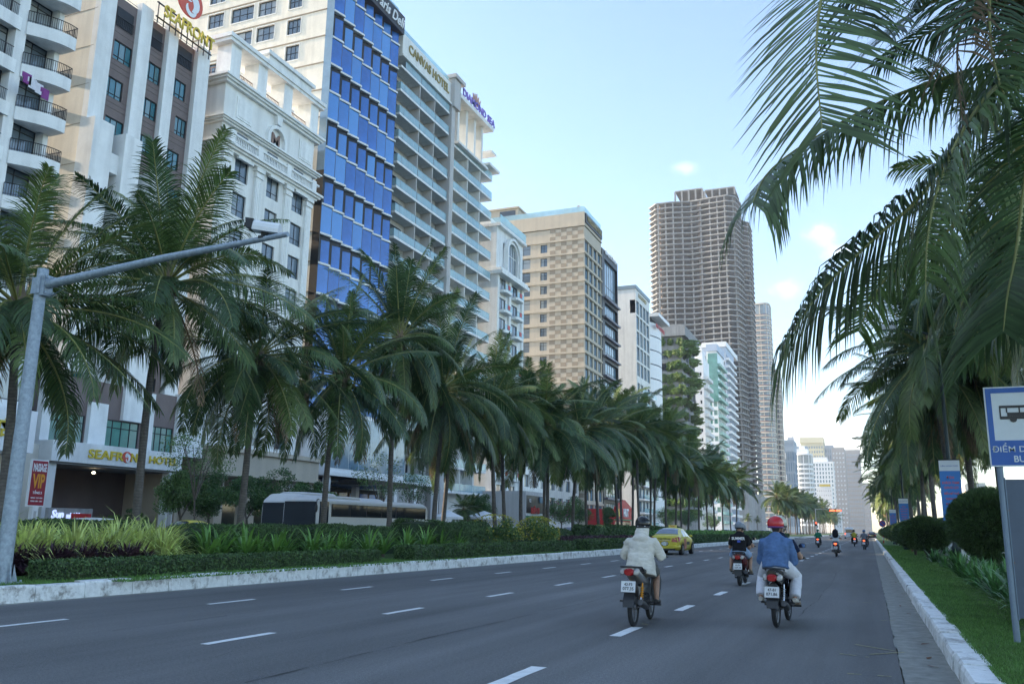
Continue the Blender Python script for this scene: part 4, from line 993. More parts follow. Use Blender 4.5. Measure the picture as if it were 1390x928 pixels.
# ---- 6 balcony hotel with pergola crown
b = balcony_hotel('pergola_hotel', 'hotel with glass balconies and tall roof columns carrying violet letters and a crown', -54, 108.3, 122.0, 6.0, 57.5, 3.4, 3, 1.9, None, M_IVORY, M_RAILG, True)
b.part('blank_wall', MB().box(-66,-53.7,105.95,107.1,0,62.5).box(-55.5,-53.3,105.9,108.0,62.5,67.0).box(-56,-53,105.6,109.0,67.0,67.6), [M_GREYWALL])
for y in (109.4,112.4,115.4,118.2): b.part('pergola_column', MB().box(-58.4,-54.4,y,y+.6,57.6,65.0), [M_IVORY])
b.part('pergola_column', MB().box(-60.5,-59.6,108.6,109.4,57.6,65.0), [M_IVORY])
b.part('pergola_roof', MB().box(-61,-53.4,108.2,120.8,65.0,65.7), [M_IVORY]); b.part('roof_slab', MB().box(-60,-53.2,119.0,123.2,58.5,58.9).box(-60,-53.4,108,119,57.5,57.9).box(-56.5,-53.8,121,123,61.6,62.0), [M_IVORY])
b.text('lettering', 'DIAMOND SEA', 1.25, M_PURL, Face('X', -53.5), 109.0, 65.75, .0, 12.2, depth=.15, bold=.02)
mb = MB()
for i in range(5): y = 113.4+i*.45; mb.prism_x([(y-.22,66.9),(y+.22,66.9),(y+(i-2)*.25,68.6-.25*abs(i-2))], -53.7,-53.5)
mb.box(-53.7,-53.5,113.1,115.5,66.6,66.95); b.part('crown_emblem', mb, [mat('bronze_paint', (.25,.16,.14), .5)]); b.finish()
# ---- 7 ornate small hotel with arched window
b = Bld('ornate_hotel', 'narrow white ornate hotel with a tall arched window and small balconies with red panels', -53.6, 123.4)
X = -53.6; y0, y1 = 123.4, 135; hx = []
for k in range(11):
    z = 39.0-3.35*k
    if z > 3: hx += [(125.0,127.6,z,z+2.3),(130.2,132.8,z-.0,z+2.3)]
shell(b, 'wall', -64, X, y0, y1, 0, 49.6, M_WHITE, hx+[(126.2,128.0,43.2,47.6)] , [], .2); windows(b, Face('X', X), hx, G_GREY, M_DKMET, 1, (), .2)
def sb(mb): mb.prism([(-1.6,0),(-1.6,-.9),(-1.2,-1.2),(1.2,-1.2),(1.6,-.9),(1.6,0)], -.35, .1)
def sr(mb): mb.box(-1.5,1.5,-1.16,-1.12,.1,1.05); mb.box(-.45,.45,-1.22,-1.17,.3,1.0,1)
for h in hx: b.put('balcony', 'sb', sb, [M_TRIM], Face('X', X), (h[0]+h[1])/2, h[2], .01, (('railing', sr, [M_RAILG, M_REDP]),), 3)
for y in (123.4,128.4,134.2): b.part('pilaster', MB().box(X,X+.35,y,y+.8,4,42), [M_TRIM])
b.part('cornice', MB().box(-64,X+1.3,123.0,135.3,41.4,42.0).box(-64,X+1.0,123.2,135.1,42.01,42.5).box(-64,X+.7,123.2,135.2,49.6,50.1), [M_TRIM])
mb = MB()
for rr, d in ((3.1,.8),(2.6,.5)):
    n = 18
    for i in range(n):
        a0, a1 = math.pi*i/n, math.pi*(i+1)/n; r0, r1 = rr-.45, rr
        V8 = [(x,129.4+r*math.cos(a),46.0+r*math.sin(a)) for x in (X+d,X) for r, a in ((r0,a0),(r1,a0),(r1,a1),(r0,a1))]; mb.add(V8, [(0,1,2,3),(0,3,7,4),(1,2,6,5)])
    mb.box(X,X+d,129.4-rr,129.4-rr+.45,42.5,46).box(X,X+d,129.4+rr-.45,129.4+rr,42.5,46)
b.part('arch_moulding', mb, [M_TRIM])
mb = MB(); n = 18; mb.add([(X+.06,129.4+2.15*math.cos(math.pi*i/n),46+2.15*math.sin(math.pi*i/n)) for i in range(n+1)]+[(X+.06,127.25,42.6),(X+.06,131.55,42.6)], [tuple(range(n+3))]); wo = b.part('arched_window', mb, [G_GREY])
mb = MB()
for i in (-1,0,1): mb.box(X+.07,X+.14,129.36+i*1.05,129.44+i*1.05,42.6,47.9)
mb.box(X+.07,X+.13,127.3,131.5,45.9,46.05); mb.build('glazing_bar', [M_TRIM], wo, (-b.o.x,-b.o.y,0))
b.part('roof_railing', MB().box(X+.55,X+.6,123.4,135,50.1,51.6), [M_RAILG])
b.part('roof_hall', MB().box(-64,-55,124,134,49.6,51.4), [M_WHITE]); b.finish()
# ---- 8 beige chequered hotel
b = Bld('chequered_hotel', 'beige hotel with a chequered stone side wall and gold sign on a dark band', -54, 172.5)
X = -54; y0, y1 = 172.5, 185.6; zt = 66.2; pit = 3.17; hx = []; hy = []
for k in range(20):
    z = 3.2+pit*k
    for i in range(4): hx.append((y0+.5+3.25*i, y0+2.9+3.25*i, z+.55, z+2.85))
    hy += [(-70.2,-66.6,z+.55,z+2.85),(-64.2,-62.6,z+.75,z+2.6),(-76.5,-72.6,z+.6,z+2.8)]
hx = [h for h in hx if h[3] < 65.5]; hy = [h for h in hy if h[3] < 65.5]
shell(b, 'wall', -84, X, y0, y1, 0, zt, M_BEIGE, hx, hy, .3)
windows(b, Face('X', X), hx, G_SKYB, M_DKMET, 1, (), .3); windows(b, Face('Y', y0), hy, G_GREY, M_DKMET, 1, (.62,), .3)
for k in range(1, 21):
    z = 3.0+pit*k; b.part('string_course', MB().box(-84.1, X+.22, y0-.22, y1+.1, z-.05, z+.32), [M_BEIGE])
    if z > 66: break
    mb = MB()
    cwid = 1.3; 
    for r_ in range(3):
        for c in range(6):
            if (c+r_) % 2 == 0: mb.box(-62.0+c*cwid, -62.0+(c+1)*cwid, y0-.03, y0-.0, z+.35+r_*.92, z+.35+(r_+1)*.92-.02)
    b.part('stone_chequer', mb, [M_TAN])
b.part('top_band', MB().box(-84,X+.05,y0-.05,y1+.05,66.5,69.6), [M_BEIGE]); b.part('sign_band', MB().box(X+.06,X+.3,y0+.4,y1,67.2,69.4), [M_BLKMET])
b.text('lettering', 'WELLINGTON', 1.2, M_GOLD, Face('X', X+.3), y0+1.2, 67.7, .02, 11, depth=.1, bold=.02)
b.part('roof_railing', MB().box(-84,X-.1,y0+.2,y0+.25,69.6,70.9).box(X-.15,X-.1,y0+.3,y1,69.6,70.9), [M_RAILG])
b.part('penthouse', MB().box(-84,-70,y0+.5,y1,69.6,72.6).box(-84.3,-69.7,y0+.2,y1,72.6,73), [M_BEIGE]); b.part('penthouse_window', MB().box(-74.5,-70.6,y0+.45,y0+.49,70.2,72.2), [G_DARK])
b.part('roof_equipment', MB().box(-67,-66,y0+1,y0+2,69.6,71).box(-64.5,-64,y0+1,y0+1.5,69.6,70.8).box(-59,-58,y0+1,y0+2.2,69.6,71.2).box(-56,-55.4,y0+1,y0+1.5,69.6,71.6), [M_GREYWALL]); b.finish()
# ---- 9 dark glazed hotel
b = Bld('dark_glazed_hotel', 'slim dark framed glass hotel beside the beige chequered one', -54, 186.2)
X = -54; y0, y1 = 186.2, 200; hx = []; zt = 65.6; pit = 4.6
for k in range(13):
    z = 3+pit*k
    if z+4 < 55: hx.append((y0+2.2, y1-.5, z+.5, z+3.9))
hx.append((y0+2.2, y1-.5, 55, 63.5))
shell(b, 'wall', -66, X, y0, y1, 0, zt, M_DKMET, hx, [], .6); windows(b, Face('X', X), hx, G_SKYB, M_DKMET, 5, (.3,), .6, t=.16)
for k in range(12): b.part('balcony_ledge', MB().box(X, X+.7, y0+1, y1, 3+pit*k, 3.4+pit*k), [mat('slate_panel', (.13,.13,.17), .5)])
b.text('lettering', 'BALCONA', 1.2, M_WPAINT, Face('X', X), y0+2.5, zt-.9, .1, 10, depth=.1, bold=.03); b.finish()
# ---- 10 cream flank, glazed top, balconies
b = Bld('cream_flank_hotel', 'hotel with blank cream flank and blue glazed upper corner', -54, 218)
X = -54; y0, y1 = 218, 234; hx = []; zt = 64
for k in range(5):
    for i in range(4): hx.append((y0+.6+3.8*i, y0+3.7+3.8*i, 60-4.2*k-2.6, 60-4.2*k+1.0))
for k in range(12):
    for i in range(4): hx.append((y0+.8+3.8*i, y0+3.4+3.8*i, 36.2-3.4*k, 38.8-3.4*k)) if 36.2-3.4*k > 2 else None
shell(b, 'wall', -80, X, y0, y1, 0, zt, M_IVORY, hx, [(-55.6,-54.1,57.4,61)], .3); windows(b, Face('X', X), hx, G_SKYB, M_DKMET, 1, (.5,), .3, t=.12)
def bs(mb): mb.box(-7.9,7.9,-1.6,0,-.2,.15)
def br(mb): mb.box(-7.9,7.9,-1.58,-1.53,.15,1.2)
for k in range(11): b.put('balcony', 'b', bs, [M_WPAINT], Face('X', X), y0+8, 35.8-3.4*k, .01, (('railing', br, [M_RAILG]),), 16)
b.part('roof_edge', MB().box(-80,X+.2,y0-.2,y1+.2,zt,zt+1.0), [mat('blue_grey_metal', (.20,.27,.32), .5)])
b.text('lettering', 'LEGEND', 1.1, M_GOLD, Face('X', X), y0+3, 62.3, .05, 9, depth=.1, bold=.02); b.finish()
b = Bld('curved_white_hotel', 'white curved hotel front with dark slit bands and red sign letters', -54, 236.2)
X = -53; y0, y1 = 236.2, 249.5
mb = MB()
for k in range(14):
    z0_, z1_ = 2+4.1*k, 2+4.1*k+3.75; n = 8
    pts = [(-70,y0)]+[(X-1.5+1.5*math.sin(math.pi*i/n), y0+(y1-y0)*i/n) for i in range(n+1)]+[(-70,y1)]
    mb.prism(pts, z0_, z1_)
b.part('wall', mb, [M_WPAINT]); b.part('dark_band', MB().box(-69.5,-54.9,y0+.2,y1-.2,0,59.5), [M_DKMET])
b.part('roof_slab', MB().box(-70,X+1.2,y0-.4,y1+1,60.5,61.5), [M_WPAINT]); b.part('roof_lounge', MB().box(-69,X-1.5,y0+.5,y1,59.5,60.5), [G_DARK])
b.text('lettering', 'BEST WESTERN', 1.2, M_REDP, Face('X', X-.9), y0+1, 57.6, .95, 11, depth=.1, bold=.03); b.finish()
# ---- 11 concrete hotel overgrown with plants
b = Bld('planted_concrete_hotel', 'raw concrete hotel overgrown with hanging green plants on every floor', -54, 280, 'hotel')
X = -54; y0, y1 = 280, 303; zt = 64; hx = []; hy = []
for k in range(15):
    z = 4+4.0*k
    for i in range(4): hx.append((y0+1+5.6*i, y0+5.4+5.6*i, z+.6, z+3.4))
    hy += [(-61.6,-58.6,z+.6,z+3.2),(-68,-64,z+.6,z+3.2)]
hx = [h for h in hx if h[3] < 62]; hy = [h for h in hy if h[3] < 62]
shell(b, 'wall', -75, X, y0, y1, 0, zt, M_CONC, hx, hy, .8); windows(b, Face('X', X), hx, G_GREY, M_DKMET, 1, (), .8, t=.15); windows(b, Face('Y', y0), hy, G_DARK, M_DKMET, 1, (), .8, t=.15)
b.part('roof_crown', MB().box(-70,X+1.5,y0-1.5,y1+1,64,67.2).box(-69,X+.5,y0-.5,y1,67.2,68), [M_CONC])
b.finish()
rp = random.Random(77)
pm = None
for k in range(15):
    for i, (x, y, rx, ry) in enumerate(((-53.9,284,1.2,4),(-53.9,293,1.2,4),(-55.5,279,1.9,1.5),(-60.5,279.2,1.7,1.1),(-66,279.2,1.9,1.2),(-54.3,279.3,1.4,1.8),(-53.9,299,1.1,3),(-58,279.3,1.5,1.0),(-63,279.3,1.5,1.0),(-69,279.3,1.5,1.0))):
        z = 6+4.0*k
        if z > 63 or rp.random() < .06: continue
        if pm is None: cb = tree_crown(5, (1,1,1), 20, 90, .17, .9); pm = cb.mesh('hanging_plant', [mat('vine_leaf', (.17,.27,.07), .5, var=.3, island=.45, transl=.25)])
        o = link('hanging_plant', pm, None, (x+rp.uniform(-.4,.4), y+rp.uniform(-.6,.6), z+rp.uniform(-.5,.5)), rp.uniform(0,6)); o.scale = (rx*rp.uniform(.9,1.25), ry*rp.uniform(.9,1.2), rp.uniform(1.1,1.9))
        tag(o, 'green bushy plant spilling from a floor edge of the raw concrete hotel', 'plant', 'plants on the concrete hotel')
# ---- 12 white / mint / pale blue group
def simple(name, label, X0, X1, y0, y1, zt, m, glass, frame, pit, ncx, ncy, wf=.6, hf=.55, cat='hotel', depth=.4, nv=0, bal=None, t=.2, zb=4, skipx=False):
    b = Bld(name, label, X1, y0, cat); hx = []; hy = []; n = int((zt-zb-1)/pit)
    for k in range(n):
        z = zb+pit*k
        for i in range(ncx): u = y0+(y1-y0)*(i+.5)/ncx; w = (y1-y0)/ncx*wf; hx.append((u-w/2, u+w/2, z+pit*(1-hf)/2, z+pit*(1+hf)/2))
        for i in range(ncy): u = X0+(X1-X0)*(i+.5)/ncy; w = (X1-X0)/ncy*wf; hy.append((u-w/2, u+w/2, z+pit*(1-hf)/2, z+pit*(1+hf)/2))
    shell(b, 'wall', X0, X1, y0, y1, 0, zt, m, hx, hy, depth)
    windows(b, Face('X', X1), hx, glass, frame, nv, (), depth, t=t); windows(b, Face('Y', y0), hy, glass, frame, nv, (), depth, t=t)
    if bal:
        def s1(mb): mb.box(-(y1-y0)/ncx*.42, (y1-y0)/ncx*.42, -1.5, 0, -.2, 1.0)
        for k in range(n):
            for i in range(ncx): b.put('balcony', 's', s1, [bal], Face('X', X1), y0+(y1-y0)*(i+.5)/ncx, zb+pit*k, .01, (), 4)
    return b
M_MINT = mat('mint_panel', (.38,.58,.50), .6, var=.06)
M_PBLUE = mat('pale_blue_panel', (.42,.50,.62), .6, var=.06)
def xa(px, Y): return onY(px, 700, Y).x
X1 = xa(961, 330); b = simple('white_ornate_block', 'white hotel block with small square windows right of the planted concrete hotel', xa(944, 330), X1, 330, onX(969,700,X1).y, onY(955,486,330).z, M_WPAINT, G_DARK, M_WPAINT, 3.6, 4, 2, .34, .4, bal=M_TRIM, t=.1)
z_ = onY(955,486,330).z; b.part('roof_turret', MB().box(X1-4.5,X1-.4,331,337,z_,z_+3.5).prism([(X1-3.5,331.5),(X1-.6,331.5),(X1-2,334.5)], z_+3.5, z_+6), [M_WPAINT]); b.finish()
Y_ = 372; X1 = xa(980, Y_); z_ = onY(975,476,Y_).z; b = simple('mint_green_hotel', 'white hotel with mint green glass corner and green balconies', xa(966, Y_), X1, Y_, onX(990,700,X1).y, z_, M_WPAINT, G_GREEN, M_MINT, 3.7, 5, 2, .75, .6, bal=M_MINT)
b.part('glass_corner', MB().box(xa(968,Y_),X1+.4,Y_-.4,Y_+9,z_-22,z_-1), [G_GREEN]); b.part('roof_band', MB().box(xa(966,Y_),X1+.5,Y_-.5,Y_+20,z_,z_+3), [M_PBLUE]); b.finish()
Y_ = 425; X1 = xa(993, Y_); z_ = onY(988,470,Y_).z; b = simple('pale_blue_hotel', 'pale blue and white hotel with stacked balconies in front of the concrete tower', xa(960, Y_), X1, Y_, onX(1004,700,X1).y, z_, M_PBLUE, G_GREY, M_WPAINT, 3.6, 6, 5, .7, .6, bal=M_WPAINT)
b.part('roof_band', MB().box(xa(960,Y_),X1+.5,Y_-.5,Y_+40,z_,z_+2.5), [M_WPAINT]); b.finish()
# ---- 13 unfinished concrete frame tower
def frame_tower(name, label, pts, z1, pit, zb, colspan, seed, top=None):
    """bare slabs and columns over a polygonal plan, brick infill set back"""
    rg = random.Random(seed); c = Vector((sum(p[0] for p in pts)/len(pts), sum(p[1] for p in pts)/len(pts), 0))
    t = thing(name, label, 'tower', c); P = [(p[0]-c.x, p[1]-c.y) for p in pts]
    n = int((z1-zb)/pit); 
    def inset(k): return [(x*(1-k/max(math.hypot(x, y), 1)), y*(1-k/max(math.hypot(x, y), 1))) for x, y in P]
    base = MB().prism(P, zb-.15, zb+.55); bm_ = base.mesh('floor_slab', [M_CONC]); first = True
    for k in range(n+1):
        link('floor_slab', bm_, t, (0,0,pit*k))
    Q = inset(1.7); cols = []
    for i in range(len(Q)):
        a, b_ = Vector(Q[i]), Vector(Q[(i+1)%len(Q)]); m_ = max(1, round((b_-a).length/colspan))
        for j in range(m_): cols.append(a.lerp(b_, j/m_))
    cm = MB().box(-.4,.4,-.4,.4,zb,z1).mesh('column', [M_CONC])
    for q in cols: link('column', cm, t, (q.x, q.y, 0))
    I = inset(7); link('lift_core', MB().prism(I, zb, z1).mesh('lift_core', [M_CONCD]), t)  # core colour darkened to paint the shade between the open floors
    J = inset(3.2); mb = MB()
    for i in range(len(J)):
        a, b_ = Vector(J[i]), Vector(J[(i+1)%len(J)]); L = (b_-a).length; m_ = max(1, round(L/colspan)); d = (b_-a).normalized()
        for j in range(m_):
            if rg.random() < .7: continue
            q = a.lerp(b_, (j+.5)/m_)
            for k in range(n):
                if rg.random() < .25: continue
                w = L/m_*.16; off = d*(L/m_*.3); p1, p2 = q+off-d*w, q+off+d*w; z = zb+pit*k+.6
                mb.add([(p1.x,p1.y,z),(p2.x,p2.y,z),(p2.x,p2.y,z+pit-.5),(p1.x,p1.y,z+pit-.5)], [(0,1,2,3)])
    tag(mb.build('brick_infill', [M_BRICKP], t), kind='stuff')
    link('podium', MB().prism([(x*1.03, y*1.03) for x, y in P], 0, zb).mesh('podium', [M_CONC]), t)
    return t, c
A = [(-124,541),(-118,534),(-108,534),(-96,537),(-82,535),(-72,534),(-67,538),(-65,552),(-68,575),(-120,580)]
t, c = frame_tower('unfinished_tower', 'bare concrete frame skyscraper, tallest on the skyline, open floors without glass', A, 212, 3.6, 24, 5.2, 1)
mb = MB()
def penth(x0, x1, y0, y1, z0, z1):
    mb.box(x0-c.x,x1-c.x,y0-c.y,y1-c.y,z1-.8,z1)
    for x in [x0+(x1-x0)*i/4 for i in range(5)]: mb.box(x-.5-c.x,x+.5-c.x,y0-c.y,y0+1-c.y,z0,z1-.8)
    mb.box(x0-c.x,x1-c.x,y1-1-c.y,y1-c.y,z0,z1-.8)
penth(-106,-88,540,560,212.6,221); penth(-86,-67,537,560,212.6,218); mb.build('roof_frame', [M_CONC], t)
A2 = [(-84,598),(-71,594),(-66,601),(-66,622),(-84,632)]
frame_tower('unfinished_wing', 'lower bare concrete frame wing behind the right edge of the unfinished skyscraper', A2, 216, 3.6, 24, 5.2, 2)
# ---- 14 tan banded round tower
M_TANB = mat('tan_band', (.66,.60,.52), .7, var=.05)
M_RUST = mat('rust_rail', (.22,.12,.09), .7)
def band_tower(name, label, cx, cy, rx, ry, zt, pit, m, rail, glass, pw=2.6):
    t = thing(name, label, 'tower', (cx, cy, 0)); n = 40
    def ring(r): return [(rx*r*math.copysign(abs(math.cos(2*math.pi*i/n))**(2/pw), math.cos(2*math.pi*i/n)), ry*r*math.copysign(abs(math.sin(2*math.pi*i/n))**(2/pw), math.sin(2*math.pi*i/n))) for i in range(n)]
    link('glazing', MB().prism(ring(.93), 0, zt).mesh('glazing', [glass]), t)
    sm = MB().prism(ring(1), 0, 1.0).mesh('floor_band', [m]); rm = MB(); R_ = ring(.995)
    rm.prism(ring(.985), 1.0, 1.7); rm = rm.mesh('railing', [rail])
    k = 0; z = 6
    while z < zt-8:
        o = link('floor_band', sm, t, (0,0,z)); 
        if k % 1 == 0: link('railing', rm, o)
        z += pit; k += 1
    for i in range(0, n, 4):
        x, y = ring(.95)[i]; pass
    mb = MB(); rr = ring(.96)
    for i in range(0, n, 3): x, y = rr[i]; mb.box(x-.25,x+.25,y-.25,y+.25,0,zt)
    tag(mb.build('mullion', [m], t), kind='stuff')
    link('roof_rim', MB().prism(ring(1.0), zt, zt+1.2).mesh('roof_rim', [m]), t); return t
band_tower('tan_banded_tower', 'tall slender tan tower with horizontal bands and glass top right of the concrete tower', -71.5, 712, 7.6, 12, 180, 4.1, M_TANB, M_RUST, G_SKYB, 4)
band_tower('tan_banded_tower_wing', 'lower wing of the tan banded tower with rust coloured railings', -63.6, 726, 3.6, 10, 128, 4.1, M_TANB, M_RUST, G_DARK, 4)
for o in list(bpy.data.objects):
    if o.name.startswith('tan_banded_tower_wing'): o.name = 'tan_tower_wing'
# ---- far skyline
def box_far(name, label, px0, px1, pyt, Y, dep, m, glass, frame, pit, ncx, ncy, **k):
    a, b_, c_ = onY(px0, 700, Y), onY(px1, 700, Y), onY((px0+px1)/2, pyt, Y); bb = simple(name, label, a.x, b_.x, Y, Y+dep, c_.z, m, glass, frame, pit, ncx, ncy, **k); bb.x0, bb.x1, bb.zt = a.x, b_.x, c_.z; return bb
M_FARG = mat('pale_grey_panel', (.45,.49,.54), .6, var=.04); M_FARY = mat('pale_yellow_panel', (.58,.55,.38), .7, var=.04); M_FARB = mat('blue_grey_panel', (.26,.34,.43), .6, var=.05); M_FARBR = mat('brown_grey_panel', (.30,.29,.285), .7, var=.06)
b = box_far('blue_curtain_wall_tower', 'blue grey curtain wall office tower with three framed openings', 1057.5, 1082.5, 601, 760, 30, M_FARB, G_SKYB, M_FARB, 9, 6, 8, wf=.8, hf=.86, t=.3, depth=.3, cat='tower')
b.part('roof_screen', MB().box(b.x0, b.x1+.3, 759.7, 790, b.zt, b.zt+2.5), [M_FARB])
b.part('roof_mast', MB().box(b.x0+9,b.x0+14,770,774,b.zt+2.5,b.zt+6).box(b.x0+13,b.x0+13.5,770,770.5,b.zt+6,b.zt+9), [M_FARG])
for z in (27,42,60): b.part('framed_opening', MB().box(b.x0+2.2,b.x0+8.0,759.2,759.9,z,z+.8).box(b.x0+2.2,b.x0+8.0,759.2,759.9,z+4.4,z+5.2).box(b.x0+7.2,b.x0+8.0,759.2,759.9,z+.8,z+4.4).box(b.x0+2.2,b.x0+7.2,759.5,759.95,z+.8,z+4.4,1), [M_WPAINT, G_DARK])
b.finish()
b = box_far('dark_glass_tower', 'dark blue glass slab behind the white striped curved tower', 1083, 1101, 605, 960, 20, M_FARB, G_DARK, M_FARB, 8, 3, 5, wf=.85, hf=.8, t=.3, cat='tower'); b.finish()
a, c_ = onY(1082.5,700,860), onY(1107,700,860); zt = onY(1095,617,860).z
t = band_tower('white_striped_tower', 'white tower with rounded corner and horizontal balcony stripes', (a.x+c_.x)/2, 872, (c_.x-a.x)/2, 12, zt, 4.3, M_WPAINT, M_WPAINT, G_GREY, 3.4)
link('roof_block', MB().box(-7,4,-8,6,zt+1.2,zt+6).box(-4,1,-4,4,zt+6,zt+9).mesh('roof_block', [M_WPAINT]), t)
b = box_far('yellow_capped_tower', 'tall pale yellow capped tower behind the teal windowed hotel', 1092, 1123, 601, 1300, 40, M_FARY, G_SKYB, M_FARY, 6.5, 4, 9, wf=.72, hf=.6, t=.4, cat='tower'); b.part('roof_cap', MB().box(b.x0-1,b.x1+1,1298,1342,b.zt,b.zt+8), [M_FARY]); b.finish()
b = box_far('blue_glass_slab', 'blue glass tower at the right of the yellow capped tower', 1119, 1137, 604, 1350, 40, M_FARB, G_SKYB, M_FARG, 9, 3, 6, wf=.85, hf=.8, t=.4, cat='tower'); b.finish()
b = box_far('teal_window_hotel', 'white hotel with columns of teal windows in the middle of the far skyline', 1103, 1135, 626, 1050, 40, M_WPAINT, G_TEAL, M_WPAINT, 4.6, 4, 8, wf=.62, hf=.72, t=.3); b.part('roof_block', MB().box(b.x0+4,b.x1-6,1052,1080,b.zt,b.zt+5), [M_WPAINT]); b.finish()
b = box_far('white_block_yellow_sign', 'small white hotel with yellow roof sign low in the far skyline', 1110, 1131, 660, 900, 30, M_WPAINT, G_DARK, M_WPAINT, 4.2, 4, 7, wf=.4, hf=.45, t=.25); b.part('roof_sign', MB().box(b.x1-11,b.x1-1,899.6,900.4,b.zt+.1,b.zt+2.2), [M_YLET]); b.root.name = 'small_white_hotel'; b.finish()
b = box_far('low_white_house', 'lowest white block right of the small white hotel', 1131, 1142, 692, 880, 20, M_WPAINT, G_DARK, M_WPAINT, 4.2, 3, 3, wf=.4, hf=.45, t=.25, cat='building'); b.finish()
b = box_far('brown_twin_tower', 'brown grey residential tower with rows of bright white windows', 1134.5, 1152, 607, 1150, 60, M_FARBR, mat('pale_window_panel', (.62,.66,.68), .5, var=.1), M_FARBR, 5.6, 4, 4, wf=.62, hf=.45, t=.3, cat='tower'); b.finish()  # windows are pale panels of their own white colour
b = box_far('brown_long_block', 'long grey brown residential block partly behind the right palms', 1151.5, 1173, 610, 1250, 120, M_FARBR, G_SKYB, M_FARG, 5.6, 6, 9, wf=.6, hf=.5, t=.35, cat='tower'); b.finish()
b = box_far('grey_end_block', 'grey residential block at the far end of the avenue above the traffic', 1160, 1183, 655, 1500, 60, M_FARBR, G_GREY, M_FARG, 6.5, 6, 8, wf=.6, hf=.5, t=.35, cat='tower'); b.finish()
# street-gap neighbours further back on the right, seen between palm trunks
def right_far(name, label, px0, px1, pyt, Y, m, gl):
    a, b_, c_ = onY(px0,700,Y), onY(px1,700,Y), onY(px0,pyt,Y); bb = simple(name, label, a.x, b_.x, Y, Y+20, c_.z, m, gl, m, 3.6, 3, 6, wf=.6, hf=.5, t=.15); bb.finish()
right_far('white_beach_hotel', 'white striped hotel seen between the right palm trunks and the big round bush', 1294, 1318, 660, 330, M_WPAINT, G_GREY)
right_far('cream_beach_hotel', 'cream hotel seen just left of the bus stop sign post between palm trunks', 1318, 1342, 655, 300, M_CREAM, G_GREY)
# infill: lower houses behind the palm belt on the far side of the avenue
def infill(name, label, y0, y1, zt, m, gl, X=-55, back=-75, cat='building', **k):
    b = simple(name, label, back, X, y0, y1, zt, m, gl, M_DKMET, 3.5, k.pop('nx', 4), 3, wf=.6, hf=.6, t=.08, cat=cat, **k); b.finish()
infill('low_white_hotel', 'lower white building seen behind the palms between the ornate and the chequered hotels', 136, 152, 22, M_IVORY, G_GREY)
infill('low_grey_hotel', 'lower grey building behind the palms left of the chequered hotel', 153, 171.5, 18, M_GREYWALL, G_GREY)
infill('low_brown_hotel', 'low reddish building behind the palms right of the dark glazed hotel', 201, 205.6, 20, M_BRICKP, G_DARK, nx=2)
infill('low_cream_hotel', 'low cream building beyond the side street behind the palms', 306, 326, 20, M_CREAM, G_GREY)
False and infill('mid_row_building', 'plain white building between the pale blue hotel and the unfinished tower', 420, 470, 30, M_WPAINT, G_GREY, nx=10)
# ------------------------------------------------------------------ palms
M_PGAL = mat('galvanised_pole', (.30,.36,.42), .55, .35, var=.25, scale=14, bump=.15)
rp = random.Random(5)
med = [ # px of trunk, X, trunk height, lod
 (20,-20.5,8.6,'open'),(180,-21,8.3,'open'),(322,-21,8.0,'hi'),(437,-21,8.0,'hi'),(527,-21,9.6,'hi'),(590,-20.3,8.6,'hi'),(601,-22.6,8.9,'hi'),(672,-20.5,8.9,'hi'),(684,-22.4,8.7,'hi'),
 (708,-22.0,9.2,'mid'),(745,-20.5,9.4,'mid'),(778,-21,10.2,'mid'),(797,-22.5,9.6,'mid'),(812,-20.5,9.8,'mid'),(838,-21,11.0,'mid'),(858,-22.5,11.2,'mid'),(868,-20.5,10.4,'mid'),(889,-21.5,11.0,'mid'),(903,-20.5,10.5,'mid'),(918,-22.5,11,'mid'),(934,-20.5,10.6,'mid'),(948,-21.5,10.8,'lo'),(960,-22.5,10.8,'lo'),(970,-20.5,10.3,'lo'),(982,-21.5,10.8,'lo'),(992,-22.5,10.6,'lo'),(1000,-20.8,10.5,'lo')]
MG = 'coconut palms along the planted median'
names_ = ['tall coconut palm at the far left edge, crown behind the steel pole','big coconut palm right of the steel pole with whitewashed foot, second from the left','coconut palm in front of the neoclassical hotel, third from the left','coconut palm in front of the coach front, fourth from the left','tall coconut palm whose trunk crosses the rear of the coach, fifth from the left',
 'left of two close coconut palm trunks just right of the coach','right of two close coconut palm trunks just right of the coach','left of two whitewashed palm trunks beside the white market umbrella','right of two whitewashed palm trunks beside the white market umbrella']
TOPZ = {20: 11.0, 180: 13.6, 322: 11.5, 437: 11.7, 527: 14.3, 590: 12.4, 601: 12.2, 672: 12.9, 684: 12.9, 708: 13.0, 745: 12.3, 778: 12.8, 797: 13.7, 812: 13.6, 838: 14.4, 858: 15.6, 868: 15.0, 889: 15.0, 903: 14.4, 918: 13.9, 934: 13.3, 948: 13.5, 960: 13.7, 970: 13.2, 982: 13.4, 992: 13.4, 1000: 13.3}
for i, (px, X, h, lod) in enumerate(med):
    h = TOPZ[px]-(4.3 if i != 1 else 4.9)
    q = onX(px-(26 if i == 0 else 0), 715, X); lab = names_[i] if i < len(names_) else 'coconut palm in the dense middle of the median row, its crown merged with its neighbours'
    palm(X, q.y, .27, h, lab, MG, lod, (rp.uniform(-.45,.45) if i > 2 else (-.3,.2,.25)[i], rp.uniform(-.4,.4)), .95 if i in (1,5,7,8,12,13) else 0, i, {'open':1.02,'hi':1.0,'mid':1.06,'lo':1.08}[lod]*(1.05 if i == 1 else 1))
# second, less regular row on the far pavement side fills the belt
for i, (x, y) in enumerate(((-24,66),(-23.6,88),(-23.6,101),(-23.5,118))):
    palm(x, y, .27, 9.6, 'coconut palm at the back edge of the median behind the front row', MG, 'mid', (0,0), 0, 40+i, 1.0)
